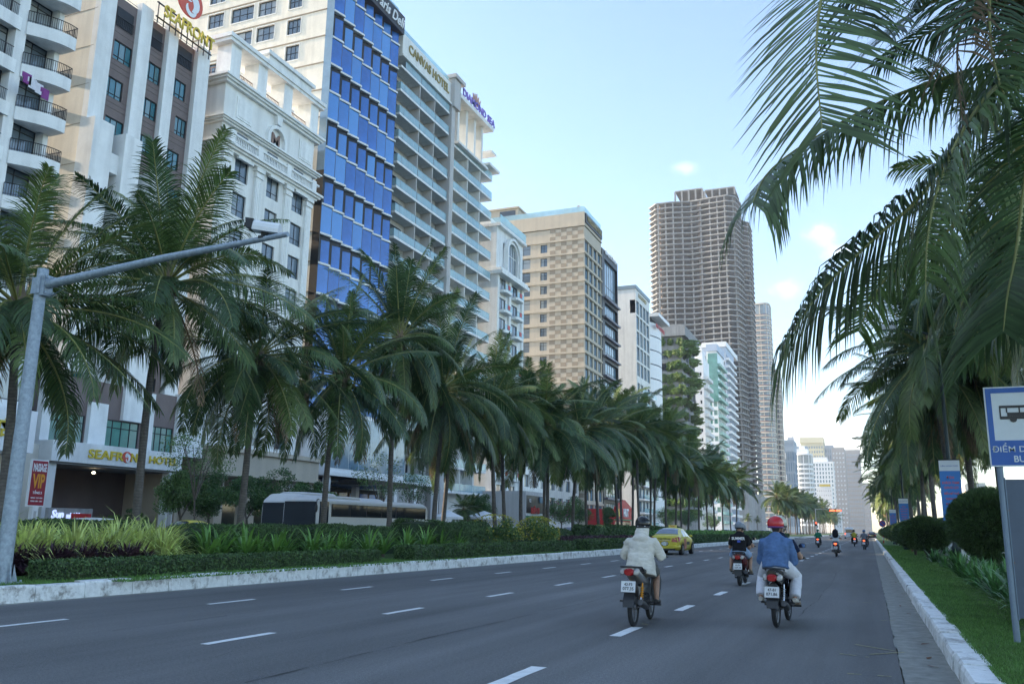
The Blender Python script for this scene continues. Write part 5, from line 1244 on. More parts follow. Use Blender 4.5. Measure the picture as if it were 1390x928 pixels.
# beyond the median opening: the first few stand in the low sun
lit = [(-24.2,259,10.6,1.25),(-21.6,263,10,1.15),(-22.8,268,10.2,1.2),(-20.4,273,9.6,1.1),(-22.4,279,10,1.15),(-20.8,284,9.5,1.1)]
for i, (x, y, h, s_) in enumerate(lit): palm(x, y, .27, h, 'sunlit yellow green coconut palm beyond the median opening', 'sunlit coconut palms beyond the opening', 'mid', (0,0), 0, 50+i, s_, False)
for i in range(28):
    y = 292+i*9.0+rp.uniform(-2,2); x = -21+rp.choice((-2,-.3,2.2))+rp.uniform(-.5,.5)
    palm(x, y, .27, 9.6+rp.uniform(-1,1.3), 'distant coconut palm further along the median', 'distant coconut palms on the median', 'lo', (0,0), 0, 60+i, 1.1, False)
# right verge
RG = 'coconut palms along the right verge'
rights = [(4.2,20.5,8.3),(3.0,35.5,8.0),(3.7,38.5,8.3),(4.4,35.8,8.6),(5.6,29.5,8.8),(3.9,46,8.0),(3.3,53,8.4),(4.6,60,8.2),(3.4,67,8.3),(4.0,75,8.5),(3.4,84,8.3),(4.4,93,8.5)]
for i, (x, y, h) in enumerate(rights):
    lab = ['coconut palm at the right edge behind the bus stop sign, trunk outside the frame','palm with a leaning trunk crossing the large blue banner, whitewashed foot','palm with whitewashed foot directly right of the large blue banner','palm behind the bus stop sign post, right of the big round bush','palm at the right whose crown fills the edge above the blue sign'][i] if i < 5 else 'coconut palm further along the right verge behind the round bushes'
    palm(x, y, .19, h, lab, RG, 'hi' if i < 8 else 'mid', ((-.5,.3) if i == 1 else (rp.uniform(-.4,.3), rp.uniform(-.5,.5))), 1.25 if i < 5 else (1.1 if i % 2 else 0), 70+i, .98)
for i in range(22):
    y = 102+i*9+rp.uniform(-2,2); palm(3.2+rp.choice((0,1.5))+rp.uniform(-.3,.3), y, .19, 8.4+rp.uniform(-.8,.8), 'distant coconut palm at the far end of the right verge', 'distant coconut palms on the right verge', 'mid' if i < 3 else 'lo', (0,0), 0, 90+i, 1.0, False)
# overhanging palm: hand shaped fronds that reach into the frame
t = thing('coconut_palm', 'nearest coconut palm, its fronds hanging into the frame from the top right corner', 'palm tree', (4.3, 12.6, .19), 0, RG)
me, top, pts, rs = trunk_mesh(8.2, (.0,0), 0, 99, .17); link('trunk', me, t)
rng = random.Random(42); mb = MB(); O = Vector((4.3, 12.6, .19))
def W(px, py, Y): return onY(px, py, Y)-O
cp = Vector(top)+Vector((0,0,.2))
fr = [ # path, leaflets, length, width, hang
 ([cp, W(1330,-150,11.8), W(1200,-130,11.0), W(1128,-40,10.6), W(1108,60,10.4), W(1116,175,10.3)], 74, 1.45, .045, .18, 0),
 ([cp, W(1440,60,12.6), W(1340,88,12.4), W(1215,130,12.1), W(1110,185,11.8), W(1045,232,11.5), W(1022,275,11.3)], 92, 1.3, .05, 2.0, 0),
 ([cp, W(1400,92,12.0), W(1320,160,11.6), W(1255,260,11.2), W(1180,330,10.9), W(1110,400,10.6), W(1062,475,10.3)], 96, 1.25, .05, 1.4, 0),
 ([cp, W(1430,85,11.9), W(1375,100,11.3), W(1325,150,10.9), W(1280,235,10.7), W(1260,320,10.5), W(1256,410,10.4)], 92, 1.05, .036, 1.3, 0),
 ([cp, W(1440,110,12.0), W(1400,200,11.6), W(1380,340,11.3), W(1368,400,11.2), W(1362,450,11.1)], 88, 1.2, .042, .5, 0),
 ([cp, W(1450,60,12.0), W(1395,0,11.6), W(1330,-20,11.3), W(1300,60,11.1), W(1310,190,11.0)], 60, 1.0, .035, .85, 3),
 ([cp, W(1450,-80,12.4), W(1330,-160,11.8), W(1240,-160,11.4), W(1175,-90,11.0), W(1160,30,10.8)], 56, 1.15, .035, .6, 0),
 ([cp, W(1420,40,12.3), W(1330,-10,12.0), W(1250,10,11.8), W(1205,50,11.6)], 60, 1.2, .04, .35, 0),
 ([cp, W(1440,0,12.0), W(1400,-60,11.5), W(1350,-40,11.1), W(1345,60,10.9), W(1370,150,10.8)], 66, 1.1, .04, .6, 0),
 ([cp, W(1430,150,13.4), W(1340,250,14.0), W(1270,330,14.5), W(1200,380,15), W(1165,450,15.4)], 66, .9, .05, .6, 0),
 ([cp, W(1480,150,13.4), W(1430,280,13.8), W(1400,400,14.2), W(1310,470,14.6)], 66, .9, .05, .7, 0)]
for path, n_, lm, w_, hg, lm_i in fr:
    sv = (1,.25,0) if path is fr[0][0] else None
    frond(mb, None, 0, 0, 0, 0, int(n_*1.25), lm, w_, hg, 22, (5 if lm_i == 0 and rng.random() < .4 else lm_i), 1 if lm_i == 0 else 3, rng, path=path, lseg=3, start=.2, fk=.5, flat=1, sidev=sv)
for i in range(15):
    az = R(0+13*i)+rng.uniform(-.1,.1); frond(mb, cp, az, R(rng.uniform(25,80)), rng.uniform(4.3,5), R(rng.uniform(35,80)), 70, .95, .042, .8, 10, 5, 1, rng)
mb.lathe([(.13,-.9),(.24,-.5),(.3,-.15),(.22,.25),(.05,.7)], tuple(cp), 9, 4)
mb.build('crown', [M_LEAF, M_RACH, M_LEAFY, M_DEADL, M_FIBRE, M_LEAFD], t)
link('coconut_cluster', NUTS[0], t, cp)
# topiary on the right verge
def topiary(x, y, r, zc, zr, label, seed, n):
    rng = random.Random(seed); t = thing('topiary_bush', label, 'bush', (x, y, .19), 0, 'round clipped bushes on the right verge'); mb = MB()
    zc -= .19
    for i in range(4):
        a = i*1.6+seed; mb.tube([(.0,0,0),(.05*math.cos(a),.05*math.sin(a),zc*.25),(r*.4*math.cos(a),r*.4*math.sin(a),zc-zr*.6)], [.055,.045,.025], 7)
    mb.build('stem', [M_WOOD], t); mb = MB(); mb.ell((0,0,zc), (r*.9,r*.9,zr*.88), 24, 14)
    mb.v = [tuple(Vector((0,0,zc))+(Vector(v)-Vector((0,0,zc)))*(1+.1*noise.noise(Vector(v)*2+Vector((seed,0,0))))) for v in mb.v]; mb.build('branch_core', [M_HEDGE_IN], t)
    vs = []; fs = []
    for i in range(n):
        d = Vector((rng.gauss(0,1), rng.gauss(0,1), rng.gauss(0,1))).normalized(); rr = (1+.1*noise.noise(Vector((d.x*r,d.y*r,d.z*zr+zc))*2+Vector((seed,0,0)))+.05*noise.noise(d*7))*rng.uniform(.86,1.0)
        low = max(0, -d.z-.3)*rng.random()*.25
        p = Vector((d.x*r*rr, d.y*r*rr, zc+d.z*zr*(rr+low))); g = (d+Vector((rng.uniform(-.5,.5), rng.uniform(-.5,.5), rng.uniform(-.3,.5)))).normalized(); L = rng.uniform(.05,.11)*(r/1.0); s_ = g.orthogonal().normalized(); s_ = Matrix.Rotation(rng.uniform(0,3), 3, g) @ s_*.006*(1+y/30)
        k = len(vs); vs += [p-s_, p+s_, p+g*L]; fs.append((k,k+1,k+2))
    lb = MB(); lb.add(vs, fs); lb.build('foliage', [M_NEEDLE], t)
topiary(3.22, 28.5, 1.15, 1.74, .93, 'largest round clipped bush, touching the bus stop sign post', 1, 60000)
topiary(2.35, 44.5, 1.1, 1.42, .72, 'second round clipped bush on thin stems, left of the blue banner', 2, 26000)
topiary(2.2, 53, 1.1, 1.35, .7, 'third round clipped bush close behind the second one', 3, 16000)
for i, y in enumerate((62,70,79,88,98,110,124,140,160)): topiary(2.4, y, 1.2, 1.4, .75, 'distant round clipped bush in the row along the right kerb', 10+i, 7000)
# lilies
lp = []
for k in range(4):
    mb = MB(); strap_clump(rp, mb, (0,0,0), 34, 1.0, .09, 0, 1); lp.append(mb.mesh('lily_plant', [M_STRAPD]))
i = 0
for y0_, n_ in ((13.9,12),(15.3,16),(17,16),(19,15),(21.5,14),(24,13),(27,11),(31,9),(36,7),(41,6),(58,5)):
    for k in range(n_):
        x = rp.uniform(1.95+.015*(y0_-14), 4.2); y = y0_+rp.uniform(-1.1,1.3)
        if y < 13.2: continue
        o = link('lily_plant', lp[i % 4], None, (x, y, .19), rp.uniform(0,6)); s_ = rp.uniform(.55,.9); o.scale = (s_, s_, s_); i += 1
        tag(o, 'spider lily with long drooping green leaves in the bed under the right palms', 'plant', 'spider lilies in the right bed')
fl = MB(); rr = random.Random(2)
for k in range(7):
    a = k*.9; fl.add([(0,0,0),(.05*math.cos(a),.05*math.sin(a),.05),(.12*math.cos(a+.1),.12*math.sin(a+.1),.02),(.05*math.cos(a+.25),.05*math.sin(a+.25),.045)], [(0,1,2,3)])
fl.tube([(0,0,-.5),(0,0,0)], .008, 5, 1); fm = fl.mesh('white_flower', [M_WFLOW, M_STRAPD])
for x, y in ((2.7,18),(2.9,20.5),(2.8,17),(3.1,22),(2.95,24)): tag(link('white_flower', fm, None, (x,y,.95)), 'white star shaped lily flower in the right bed', 'flower', 'white lily flowers')
struct('bed_soil', MB().box(1.75,5.5,13.0,60,.0,.205), [M_SOIL])
# ------------------------------------------------------------------ street furniture
t = thing('camera_gantry', 'grey steel pole with a long horizontal arm over the road at the left', 'pole', (-14.5, 11.4, .27))
mb = MB(); mb.lathe([(.14,0),(.13,1.5),(.10,5.85)], (0,0,.02), 20); mb.lathe([(.0,0),(.10,0)], (0,0,5.87), 20); mb.build('pole', [M_PGAL], t)
mb = MB().box(-.26,.26,-.26,.26,0,.03)
for a in range(6): c, s_ = math.cos(a*1.047), math.sin(a*1.047); mb.add([(c*.16-s_*.008,s_*.16+c*.008,.03),(c*.25-s_*.008,s_*.25+c*.008,.03),(c*.165-s_*.008,s_*.165+c*.008,.34),(c*.16+s_*.008,s_*.16-c*.008,.03),(c*.25+s_*.008,s_*.25-c*.008,.03),(c*.165+s_*.008,s_*.165-c*.008,.34)], [(0,1,2),(3,5,4),(1,4,5,2)])
for x, y in ((-.21,-.21),(.21,-.21),(.21,.21),(-.21,.21)): mb.lathe([(.02,.03),(.02,.07),(0,.07)], (x,y,0), 6)
mb.build('base_plate', [M_PGAL], t)
mb = MB(); mb.box(.07,.2,-.10,.10,5.32,5.72).box(-.11,.11,-.125,-.10,5.36,5.68)
for z in (5.35,5.65): mb.box(.24,.27,-.1,-.05,z,z+.05).box(.24,.27,.05,.1,z,z+.05)
mb.add([(.24,-.02,5.28),(.24,.02,5.28),(.62,.02,5.44),(.62,-.02,5.44)], [(0,1,2,3)]); mb.build('bracket', [M_PGAL], t)
arm = MB(); arm.tube([(.2,0,5.55),(3.0,.05,5.80),(5.62,.1,5.96)], [.088,.066,.044], 16); ao = arm.build('arm', [M_PGAL], t)
t2 = thing('traffic_camera', 'white traffic camera box on top of the end of the steel arm', 'camera', (-9.40, 11.48, 6.22), R(22)); t2.scale = (.82,.82,.82)
mb = MB(); mb.T = Matrix.Rotation(R(8), 4, 'Y'); mb.prism_x([(-.13,.12),(.13,.12),(.14,.20),(.13,.28),(.09,.335),(0,.35),(-.09,.335),(-.13,.28),(-.14,.20)], -.22, .34); mb.T = None; mb.build('housing', [M_WPAINT], t2)
mb = MB(); mb.T = Matrix.Rotation(R(8), 4, 'Y'); mb.prism_y([(-.40,.35),(-.221,.35),(-.221,.12),(-.34,.15)], -.142, .142)
for y in (-.05,.05): mb.box(-.41,-.37,y-.03,y+.03,.2,.26)
mb.T = None; mb.build('lens_hood', [M_BLKMET], t2)
mb = MB().tube([(-.0,0,-.0),(-.0,0,.14)], .03, 10); mb.box(-.07,.07,-.06,.06,-.02,.03).box(-.02,.12,-.03,.03,.06,.14); mb.tube([(.05,.03,.13),(.12,.06,.0),(.02,.07,-.06)], .012, 5, 1); mb.build('mount', [M_DKMET, M_BLKMET], t2)
# bus stop sign
M_BLUEP = mat('sign_blue', (.002,.085,.36), .35, var=.05); M_SIGNW = mat('sign_white', (.62,.66,.68), .4, var=.05)
t = thing('bus_stop_sign', 'blue and white bus stop sign on a grey post at the right edge', 'sign', (1.49, 11.9, .19))
M_POSTB = mat('post_paint', (.17,.22,.28), .5, .2, var=.15); mb = MB().tube([(0,0,0),(0,0,2.98)], .036, 14); mb.tube([(.62,0,0),(.62,0,2.98)], .036, 14); mb.build('post', [M_POSTB], t)
x0, x1 = -.10, .72; mb = MB().box(x0,x1,-.055,-.04,2.02,2.98); sp_ = mb.build('sign_plate', [M_SIGNW], t)
mb = MB(); yb = -.059
for a, b_, c, d in ((x0+.015,x0+.075,2.035,2.965),(x1-.075,x1-.015,2.035,2.965),(x0+.0751,x1-.0751,2.905,2.965),(x0+.0751,x1-.0751,2.035,2.33)): mb.box(a,b_,yb,-.0551,c,d)
mb.build('blue_border', [M_BLUEP], sp_)
M_SIGNBK = mat('sign_black', (.01,.01,.012), .4, var=0)
mb = MB(); bx0, bz = x0+.15, 2.585; yb = -.06
mb.box(bx0,bx0+.5,yb,-.0552,bz,bz+.035).box(bx0,bx0+.5,yb,-.0552,bz+.135,bz+.165)   # skirt, roof line
mb.box(bx0+.08,bx0+.5,yb,-.0552,bz+.036,bz+.08)
for x in (0,.07,.205,.35,.485): mb.box(bx0+x,bx0+x+.015,yb,-.0552,bz+.0801 if x > .01 else bz+.036,bz+.134)
for cx_ in (.14,.40):
    n = 16; mb.add([(bx0+cx_+.038*math.cos(2*math.pi*k/n), yb-.002, bz-.002+.038*math.sin(2*math.pi*k/n)) for k in range(n)], [tuple(range(n))])
mb.build('bus_symbol', [M_SIGNBK], sp_)
text('lettering', 'ĐIỂM DỪNG XE', .112, M_SIGNW, sp_, (x0+.035, -.0595, 2.19), ROTY, .75, depth=.003, bold=.004)
text('lettering', 'BUS', .078, M_SIGNW, sp_, (x0+.255, -.0595, 2.07), ROTY, .17, depth=.003, bold=.015)
M_PANELG = mat('panel_grey_paint', (.085,.11,.15), .55, .1, var=.15, scale=2, stain=.1)
mb = MB().box(.036,.584,-.02,.02,.28,1.87); pn = mb.build('back_panel', [M_PANELG], t)
MB().box(.034,.046,-.026,.026,.26,1.89).box(.574,.586,-.026,.026,.26,1.89).build('panel_edge', [M_POSTB], pn)
mb = MB()
for z in (1.5,.9): mb.lathe([(.008,0),(.008,.01),(0,.01)], (.05,-.03,z), 6)
mb.build('bolt', [M_RUST], pn)
# lamp posts with banners
M_DKGREEN = mat('lamp_post_green', (.02,.035,.035), .5, .3, var=.1); M_BANB = mat('banner_blue', (.045,.19,.50), .6, var=.05); M_BANT = mat('banner_red_text', (.60,.10,.08), .6, var=0)
def lamp_banner(x, y, label, lab2, dz=-.5):
    t = thing('lamp_post', label, 'street lamp', (x, y, .19), 0, 'lamp posts on the right verge'); mb = MB()
    mb.lathe([(.2,0),(.2,.12),(.14,.2),(.14,.7),(.17,.75),(.11,.85),(.09,1.3),(.1,1.35),(.07,1.45),(.055,7.5)], n=14); mb.build('post', [M_DKGREEN], t)
    mb = MB().tube([(0,0,7.5),(-.3,0,8.1),(-1.4,0,8.4)], [.05,.04,.03], 8); mb.build('arm', [M_DKGREEN], t); MB().prism_y([(-2.0,8.32),(-1.3,8.32),(-1.4,8.46),(-1.85,8.46)], -.14, .14).build('lamp_head', [M_GREYWALL], t)
    b_ = thing('banner', lab2, 'banner', (x, y, dz+.45), 0, 'blue banners hung on the lamp posts'); b_.scale = (.88,1,.88)
    MB().box(-.36,.36,-.075,-.062,2.15,4.42).build('cloth', [M_BANB], b_); MB().box(-.36,.36,-.08,-.0752,4.02,4.42).build('header_strip', [M_SIGNW], b_)
    [MB().box(-.4,.4,-.08,-.055,z,z+.04).build('rod', [M_DKMET], b_) for z in (4.43,2.1)]
    text('lettering', 'LIÊN HOAN PHIM', .07, M_BLUEP, b_, (-.3,-.0805,4.18), ROTY, .6, depth=.003)
    for i, (s_, w_) in enumerate((('ĐÓN',.26),('KHÁCH THAM',.58),('QUAN DU LỊCH',.5),('BIỂN MỸ KHÊ',.5),('THÀNH PHỐ',.44),('ĐÀ NẴNG',.44),('NĂM',.26),('2024',.40))): text('lettering', s_, .12, M_BANT, b_, (0,-.0755,3.72-i*.2), ROTY, w_, depth=.003, bold=.02, center=True)
lamp_banner(2.62, 33.0, 'dark green lamp post carrying the largest blue banner', 'largest blue banner with red lettering, partly hidden by a palm trunk')
lamp_banner(2.35, 70, 'second lamp post with a small blue banner above the round bushes', 'second blue banner with red lettering above the clipped bushes')
lamp_banner(2.35, 104, 'third lamp post far along the right verge with a blue banner', 'third and smallest blue banner, far along the right verge')
# no stopping sign and striped marker post at the far kerb
q = onX(1195, 727, 1.35)
t = thing('no_stopping_sign', 'round blue and red no stopping sign on a striped post at the right kerb', 'sign', (1.35, 112, .19))
mb = MB()
for i in range(6): mb.lathe([(.06,i*.32),(.06,i*.32+.318)], n=10, mi=i % 2)
mb.build('post', [M_REDP, M_WPAINT], t)
mb = MB(); n = 20
for r, y, mi in ((.38,-.07,0),(.29,-.075,1)): mb.add([(r*math.cos(2*math.pi*k/n), y, 2.2+r*math.sin(2*math.pi*k/n)) for k in range(n)], [tuple(range(n))], mi)
mb.add([(-.24,-.08,2.37),(-.17,-.08,2.44),(.24,-.08,2.03),(.17,-.08,1.96)], [(0,1,2,3)], 0); mb.lathe([(.38,-.03),(.38,.03)], (0,0,2.2), 3) if False else None; mb.build('sign_disc', [M_REDP, M_BLUEP], t)
# traffic signal over the median opening
t = thing('traffic_signal', 'distant traffic signal arm with a glowing red countdown display', 'traffic light', (-12.2+.0, 228, .27))
MB().lathe([(.14,0),(.1,6.6)], n=10).tube([(0,0,6.4),(5.5,0,6.7)], [.08,.05], 8).build('pole', [M_GREYWALL], t)
M_REDL = mat('red_signal_light', (.8,.05,.03), .5, var=0, emit=(1,.08,.03), estr=3.0)
MB().box(3.2,6.0,-.15,.1,5.9,6.35).box(-.25,.25,-.3,-.1,2.4,3.4).build('signal_head', [M_BLKMET], t); MB().box(3.3,4.5,-.17,-.151,5.98,6.27).box(4.75,5.9,-.17,-.151,5.98,6.27).lathe([(.12,0),(.0,.01)], (0,-.31,3.1), 10).box(-.13,.13,-.33,-.301,2.95,3.25).build('red_lamp', [M_REDL], t)
# VIP pylon, market signs, umbrellas at the hotel forecourt
t = thing('pylon_sign', 'tall maroon VIP massage sign on a pale pylon before the brown and white hotel', 'sign', (-47.6, 38.95, .14)); t.scale = (.8,.75,.92)
mb = MB().box(-.5,.5,-.0,.0,0,0) if False else MB(); mb.box(-.18,.18,-.28,.28,0,2.2); mb.build('pylon', [M_WHITE], t); MB().box(.181,.19,-.12,.12,.3,1.9).build('pylon_inlay', [M_GREYWALL], t)
MB().box(-.12,.12,-.78,.78,2.2,5.3).build('light_box', [M_WPAINT], t); MB().box(.121,.14,-.72,.72,2.28,5.22).build('maroon_face', [M_MAROON], t)
M_OLET = mat('orange_letters', (.70,.30,.02), .5, var=0)
for s_, h, z, w_, m_ in (('MASSAGE',.55,4.5,1.25,M_WPAINT),('VIP',.95,3.4,1.15,M_OLET),('TẦNG 3',.26,3.02,.85,M_WPAINT),('0905 123 456',.1,2.72,1.1,M_WPAINT),('OPEN 10H - 24H',.1,2.5,1.1,M_WPAINT)): text('lettering', s_, h, m_, t, (.141, -w_/2, z), ROTX, w_, depth=.01, bold=.03)
M_BLET = mat('pale_blue_letters', (.55,.62,.85), .4, var=0, emit=(.5,.6,1), estr=.35)
t = thing('mart_sign', 'pale blue mini mart lettering on a concrete wall before the hotel lobby', 'sign', (-47.2, 39.7, .14)); t.scale = (1,.62,.88)
MB().box(-.3,-.02,0,5.4,0,2.25).build('wall', [M_CONC], t); text('lettering', 'Sun', .62, M_BLET, t, (-.02, .35, 1.5), ROTX, 1.45, depth=.06, bold=.03, shear=.2); text('lettering', 'mini Mart', .42, M_BLET, t, (-.02, 2.15, 1.52), ROTX, 2.3, depth=.06, bold=.02)
t = thing('red_notice_board', 'small red notice board standing in front of the mini mart lettering', 'sign', (-46.4, 40.7, .14)); MB().box(-.03,.03,0,1.5,.9,1.65).build('board', [M_REDP], t); MB().box(-.02,.02,.1,.15,0,.9).box(-.02,.02,1.35,1.4,0,.9).build('leg', [M_DKMET], t); text('lettering', 'CAR RENTAL', .2, M_WPAINT, t, (.03,.12,1.2), ROTX, 1.2, depth=.01)
# street trees on the far pavement
ST = 'leafy trees on the far pavement'
for i, (px, X, h, rad, lab, sp_) in enumerate(((245,-44,4.7,(1.9,1.9,1.7),'dense round dark green tree left of the third palm trunk, before the stone porch',False),(283,-44,5.0,(2.0,2.2,1.8),'dense round tree behind the dense one, touching the third palm trunk on its left',False),(335,-45,4.9,(2.0,2.2,1.8),'dense round tree just right of the third palm trunk',False),
    (262,-41.8,7.6,(2.4,2.6,2.2),'thin airy tree with bare pale limbs rising above the round trees',True),(382,-43,5.2,(1.3,1.4,1.2),'small open tree just left of the coach front',True),(425,-45,5.0,(2.2,2.6,1.4),'leafy tree behind the coach roof under the glass canopy',False),(515,-43,7.2,(2.4,2.6,2.0),'airy tree with bare limbs behind the coach rear, right of the fifth palm',True),(560,-43,7.0,(2.2,2.2,2.0),'airy tree between the coach and the twin palm trunks',True),
    (652,-44,5.0,(1.8,1.8,1.6),'small dark tree beside the white umbrella',False),(762,-43,6.0,(2.6,2.8,2.4),'green tree with magenta blossom left of the red food shop',False),(785,-43,6.0,(2.6,2.8,2.2),'green tree right of the blossoming one',False),(825,-44,5.0,(1.4,1.4,1.8),'small pointed tree left of the red food shop sign',False),(905,-44,6,(3,3,2.4),'tree behind the yellow taxi under the palms',False),(935,-44,6.5,(3,3,2.4),'tree right of the yellow taxi under the palms',False),(965,-44,6,(3,4,2.4),'last leafy tree under the palms before the median opening',False))):
    q = onX(px, 705, X); tr = leafy_tree(X, q.y, .14, h, rad, lab, ST, 300+i, sp_, M_BLEAF if i % 3 else M_BLEAF2)
    if px == 762:
        fb = MB(); rr = random.Random(9); leafquads(fb, rr, [((rr.uniform(-2.2,2.2), rr.uniform(-2,2), rr.uniform(2,5.2)), None) for _ in range(350)], .1); fb.build('blossom', [M_MAGENTA], tr)
# fan palms at the ornate hotel
for i, (px, X) in enumerate(((628,-43.5),(642,-44.5),(1015,-44),(1028,-45))):
    q = onX(px, 705, X); palm(X, q.y, .14, 3.2 if i < 2 else 6, 'small palm on the far pavement behind the white umbrella' if i < 2 else 'slender palm on the far pavement near the median opening', 'small palms on the far pavement', 'mid', (0,0), 0, 120+i, .5, False, 'small_palm')
def umbrella(x, y, label, w=3.0, z=2.5):
    t = thing('market_umbrella', label, 'umbrella', (x,y,.14), 0, 'white umbrellas on the far pavement'); MB().tube([(0,0,0),(0,0,z+.7)], .035, 8).lathe([(.3,0),(.3,.1),(0,.12)], n=12).build('pole', [M_STEELY], t)
    mb = MB(); n = 8; c = (0,0,z+.75); vs = [c]+[(w/2*math.cos(2*math.pi*k/n+.39), w/2*math.sin(2*math.pi*k/n+.39), z) for k in range(n)]+[(w/2*math.cos(2*math.pi*k/n+.39), w/2*math.sin(2*math.pi*k/n+.39), z-.25) for k in range(n)]
    mb.add(vs, [(0,1+k,1+(k+1)%n) for k in range(n)]+[(1+k,1+(k+1)%n,9+(k+1)%n,9+k) for k in range(n)]); mb.build('canopy', [M_WPAINT], t)
q = onX(657, 700, -42.6); umbrella(-42.6, q.y, 'white market umbrella left of the two whitewashed palm trunks', 4.6, 2.3)
q = onX(608, 700, -43.2); umbrella(-43.2, q.y, 'white umbrella just right of the coach', 3.4, 2.2)
# restaurant with red letters, food shop, market hall
def shopbox(name, label, y0, y1, X, zt, m):
    b = Bld(name, label, X, y0, 'restaurant'); b.part('wall', MB().box(X-8, X, y0, y1, .14, zt), [m]); return b
a, c = onX(722,690,-46).y, onX(746,690,-46).y
b = shopbox('seafood_restaurant', 'open fronted restaurant with red lettering and green awning behind the palms', a, c, -47, 6.6, M_GREYWALL)
b.part('opening', MB().box(-47,-46.96,a+.3,c-.3,3.4,6.0), [M_BLKMET]); b.part('awning', MB().prism_y([(-47,3.0),(-45.6,2.5),(-45.6,2.35),(-47,2.85)], a, c), [mat('green_awning', (.06,.30,.13), .6)])
b.part('fascia', MB().box(-46.95,-46.6,a,c,3.0,3.35), [M_WPAINT]); b.text('lettering', 'BÉNI', 1.15, M_REDP, Face('X', -46.5), a+.8, 3.3, .05, 3.4, depth=.1, bold=.05); b.text('lettering', '12', .5, M_WPAINT, Face('X', -46.9), a+1.2, 5.0, .05, .6, depth=.05)
b.part('glazed_panel', MB().box(-46.9,-46.8,c-2.2,c-.4,5.0,5.9), [MATS['sky_glass']]); b.finish()  # flat pane of pale blue glass
t = thing('white_sign_wall', 'long white low sign wall with violet letters under the green awning', 'sign', (-42.6, onX(719,702,-42.6).y, .14)); L_ = onX(748,702,-42.6).y-onX(719,702,-42.6).y
MB().box(-.1,.1,0,L_,0,2.1).build('wall', [M_WPAINT], t); text('lettering', 'NAKAWA', .42, M_PURL, t, (.101,L_*.22,1.35), ROTX, L_*.5, depth=.02, bold=.04)
a, c = onX(840,690,-47).y, onX(862,690,-47).y
b = shopbox('red_food_shop', 'bright red food shop with a pitched red sign and green trim behind the palms', a, c, -48, 5.2, M_REDP)
b.part('gable_sign', MB().prism_x([(a,3.2),(c,3.2),(c,5.6),((a+c)/2+.6,7.2),((a+c)/2-.6,7.2),(a,5.6)], -48.0, -47.6), [M_REDP]); b.part('green_trim', MB().prism_x([(a-.2,3.0),(c+.2,3.0),(c+.2,3.2),(a-.2,3.2)], -48, -47.5), [MATS['green_awning']])
b.text('lettering', 'HUT', 1.7, M_WPAINT, Face('X', -47.6), (a+c)/2-1.0, 3.7, .05, 4.0, depth=.1, bold=.05); b.part('roof_emblem', MB().prism_x([(a+1.0,3.7),(a+2.6,3.7),(a+2.3,5.3),(a+1.3,5.3)], -47.6, -47.5), [M_YLET])
b.part('shop_window', MB().box(-48,-47.95,a+.8,c-.8,.4,2.7), [G_DARK]); b.finish()
t = thing('black_menu_board', 'small black and white menu board in front of the red food shop', 'sign', (-42, onX(852,705,-42).y, .14)); MB().box(-.05,.05,-.9,.9,.6,2.0).build('board', [M_BLKMET], t); MB().box(.051,.06,-.7,.7,.9,1.3).box(.051,.06,-.3,.3,1.4,1.8).build('poster', [M_CREAM], t); MB().box(-.04,.04,-.8,-.7,0,.6).box(-.04,.04,.7,.8,0,.6).build('leg', [M_BLKMET], t)
# ------------------------------------------------------------------ vehicles
M_TYRE = mat('tyre_rubber', (.018,.018,.019), .85, var=.2, scale=20)
M_ALLOY = mat('alloy', (.30,.30,.31), .35, .8, var=.1)
M_ENG = mat('engine_metal', (.07,.07,.075), .5, .6, var=.3, scale=20)
M_BLKPL = mat('black_plastic', (.02,.02,.022), .5, var=.15, scale=10)
M_SILV = mat('silver_paint', (.33,.35,.37), .3, .6, var=.05)
M_SEAT = mat('seat_vinyl', (.022,.022,.025), .55, var=.15, scale=20)
M_TAILR = mat('tail_lens', (.35,.01,.015), .15, var=.05)
M_TAILON = mat('tail_lens_lit', (.5,.02,.02), .2, var=0, emit=(1,.10,.03), estr=1.6)
M_LENSC = mat('clear_lens', (.42,.40,.38), .12, var=.1)
M_PLATE = mat('plate_white', (.62,.63,.64), .5, var=.08, scale=30)
M_PLTXT = mat('plate_text', (.02,.02,.02), .6, var=0)
M_MIRR = mat('mirror_face', (.75,.82,.88), .03, 1.0, var=0)
M_CHROME = mat('chrome', (.6,.6,.62), .15, 1.0, var=.05)
M_ORNGE = mat('orange_shock', (.70,.28,.01), .4, var=.05)
def loft(mb, secs, n=16, p=2.6, mi=0, caps=True):
    """secs: (y, zc, halfwidth, halfheight[, xc])"""
    vs = []
    for s_ in secs:
        y, zc, w, h = s_[:4]; xc = s_[4] if len(s_) > 4 else 0
        for k in range(n):
            a = 2*math.pi*k/n; c, q = math.cos(a), math.sin(a)
            vs.append((xc+w*math.copysign(abs(c)**(2/p), c), y, zc+h*math.copysign(abs(q)**(2/p), q)))
    m_ = len(secs); mb.add(vs, [(i*n+k, i*n+(k+1)%n, (i+1)*n+(k+1)%n, (i+1)*n+k) for i in range(m_-1) for k in range(n)], mi, True)
    if caps: mb.add(vs[:n], [tuple(range(n))], mi); mb.add(vs[-n:], [tuple(range(n))], mi)
    return mb
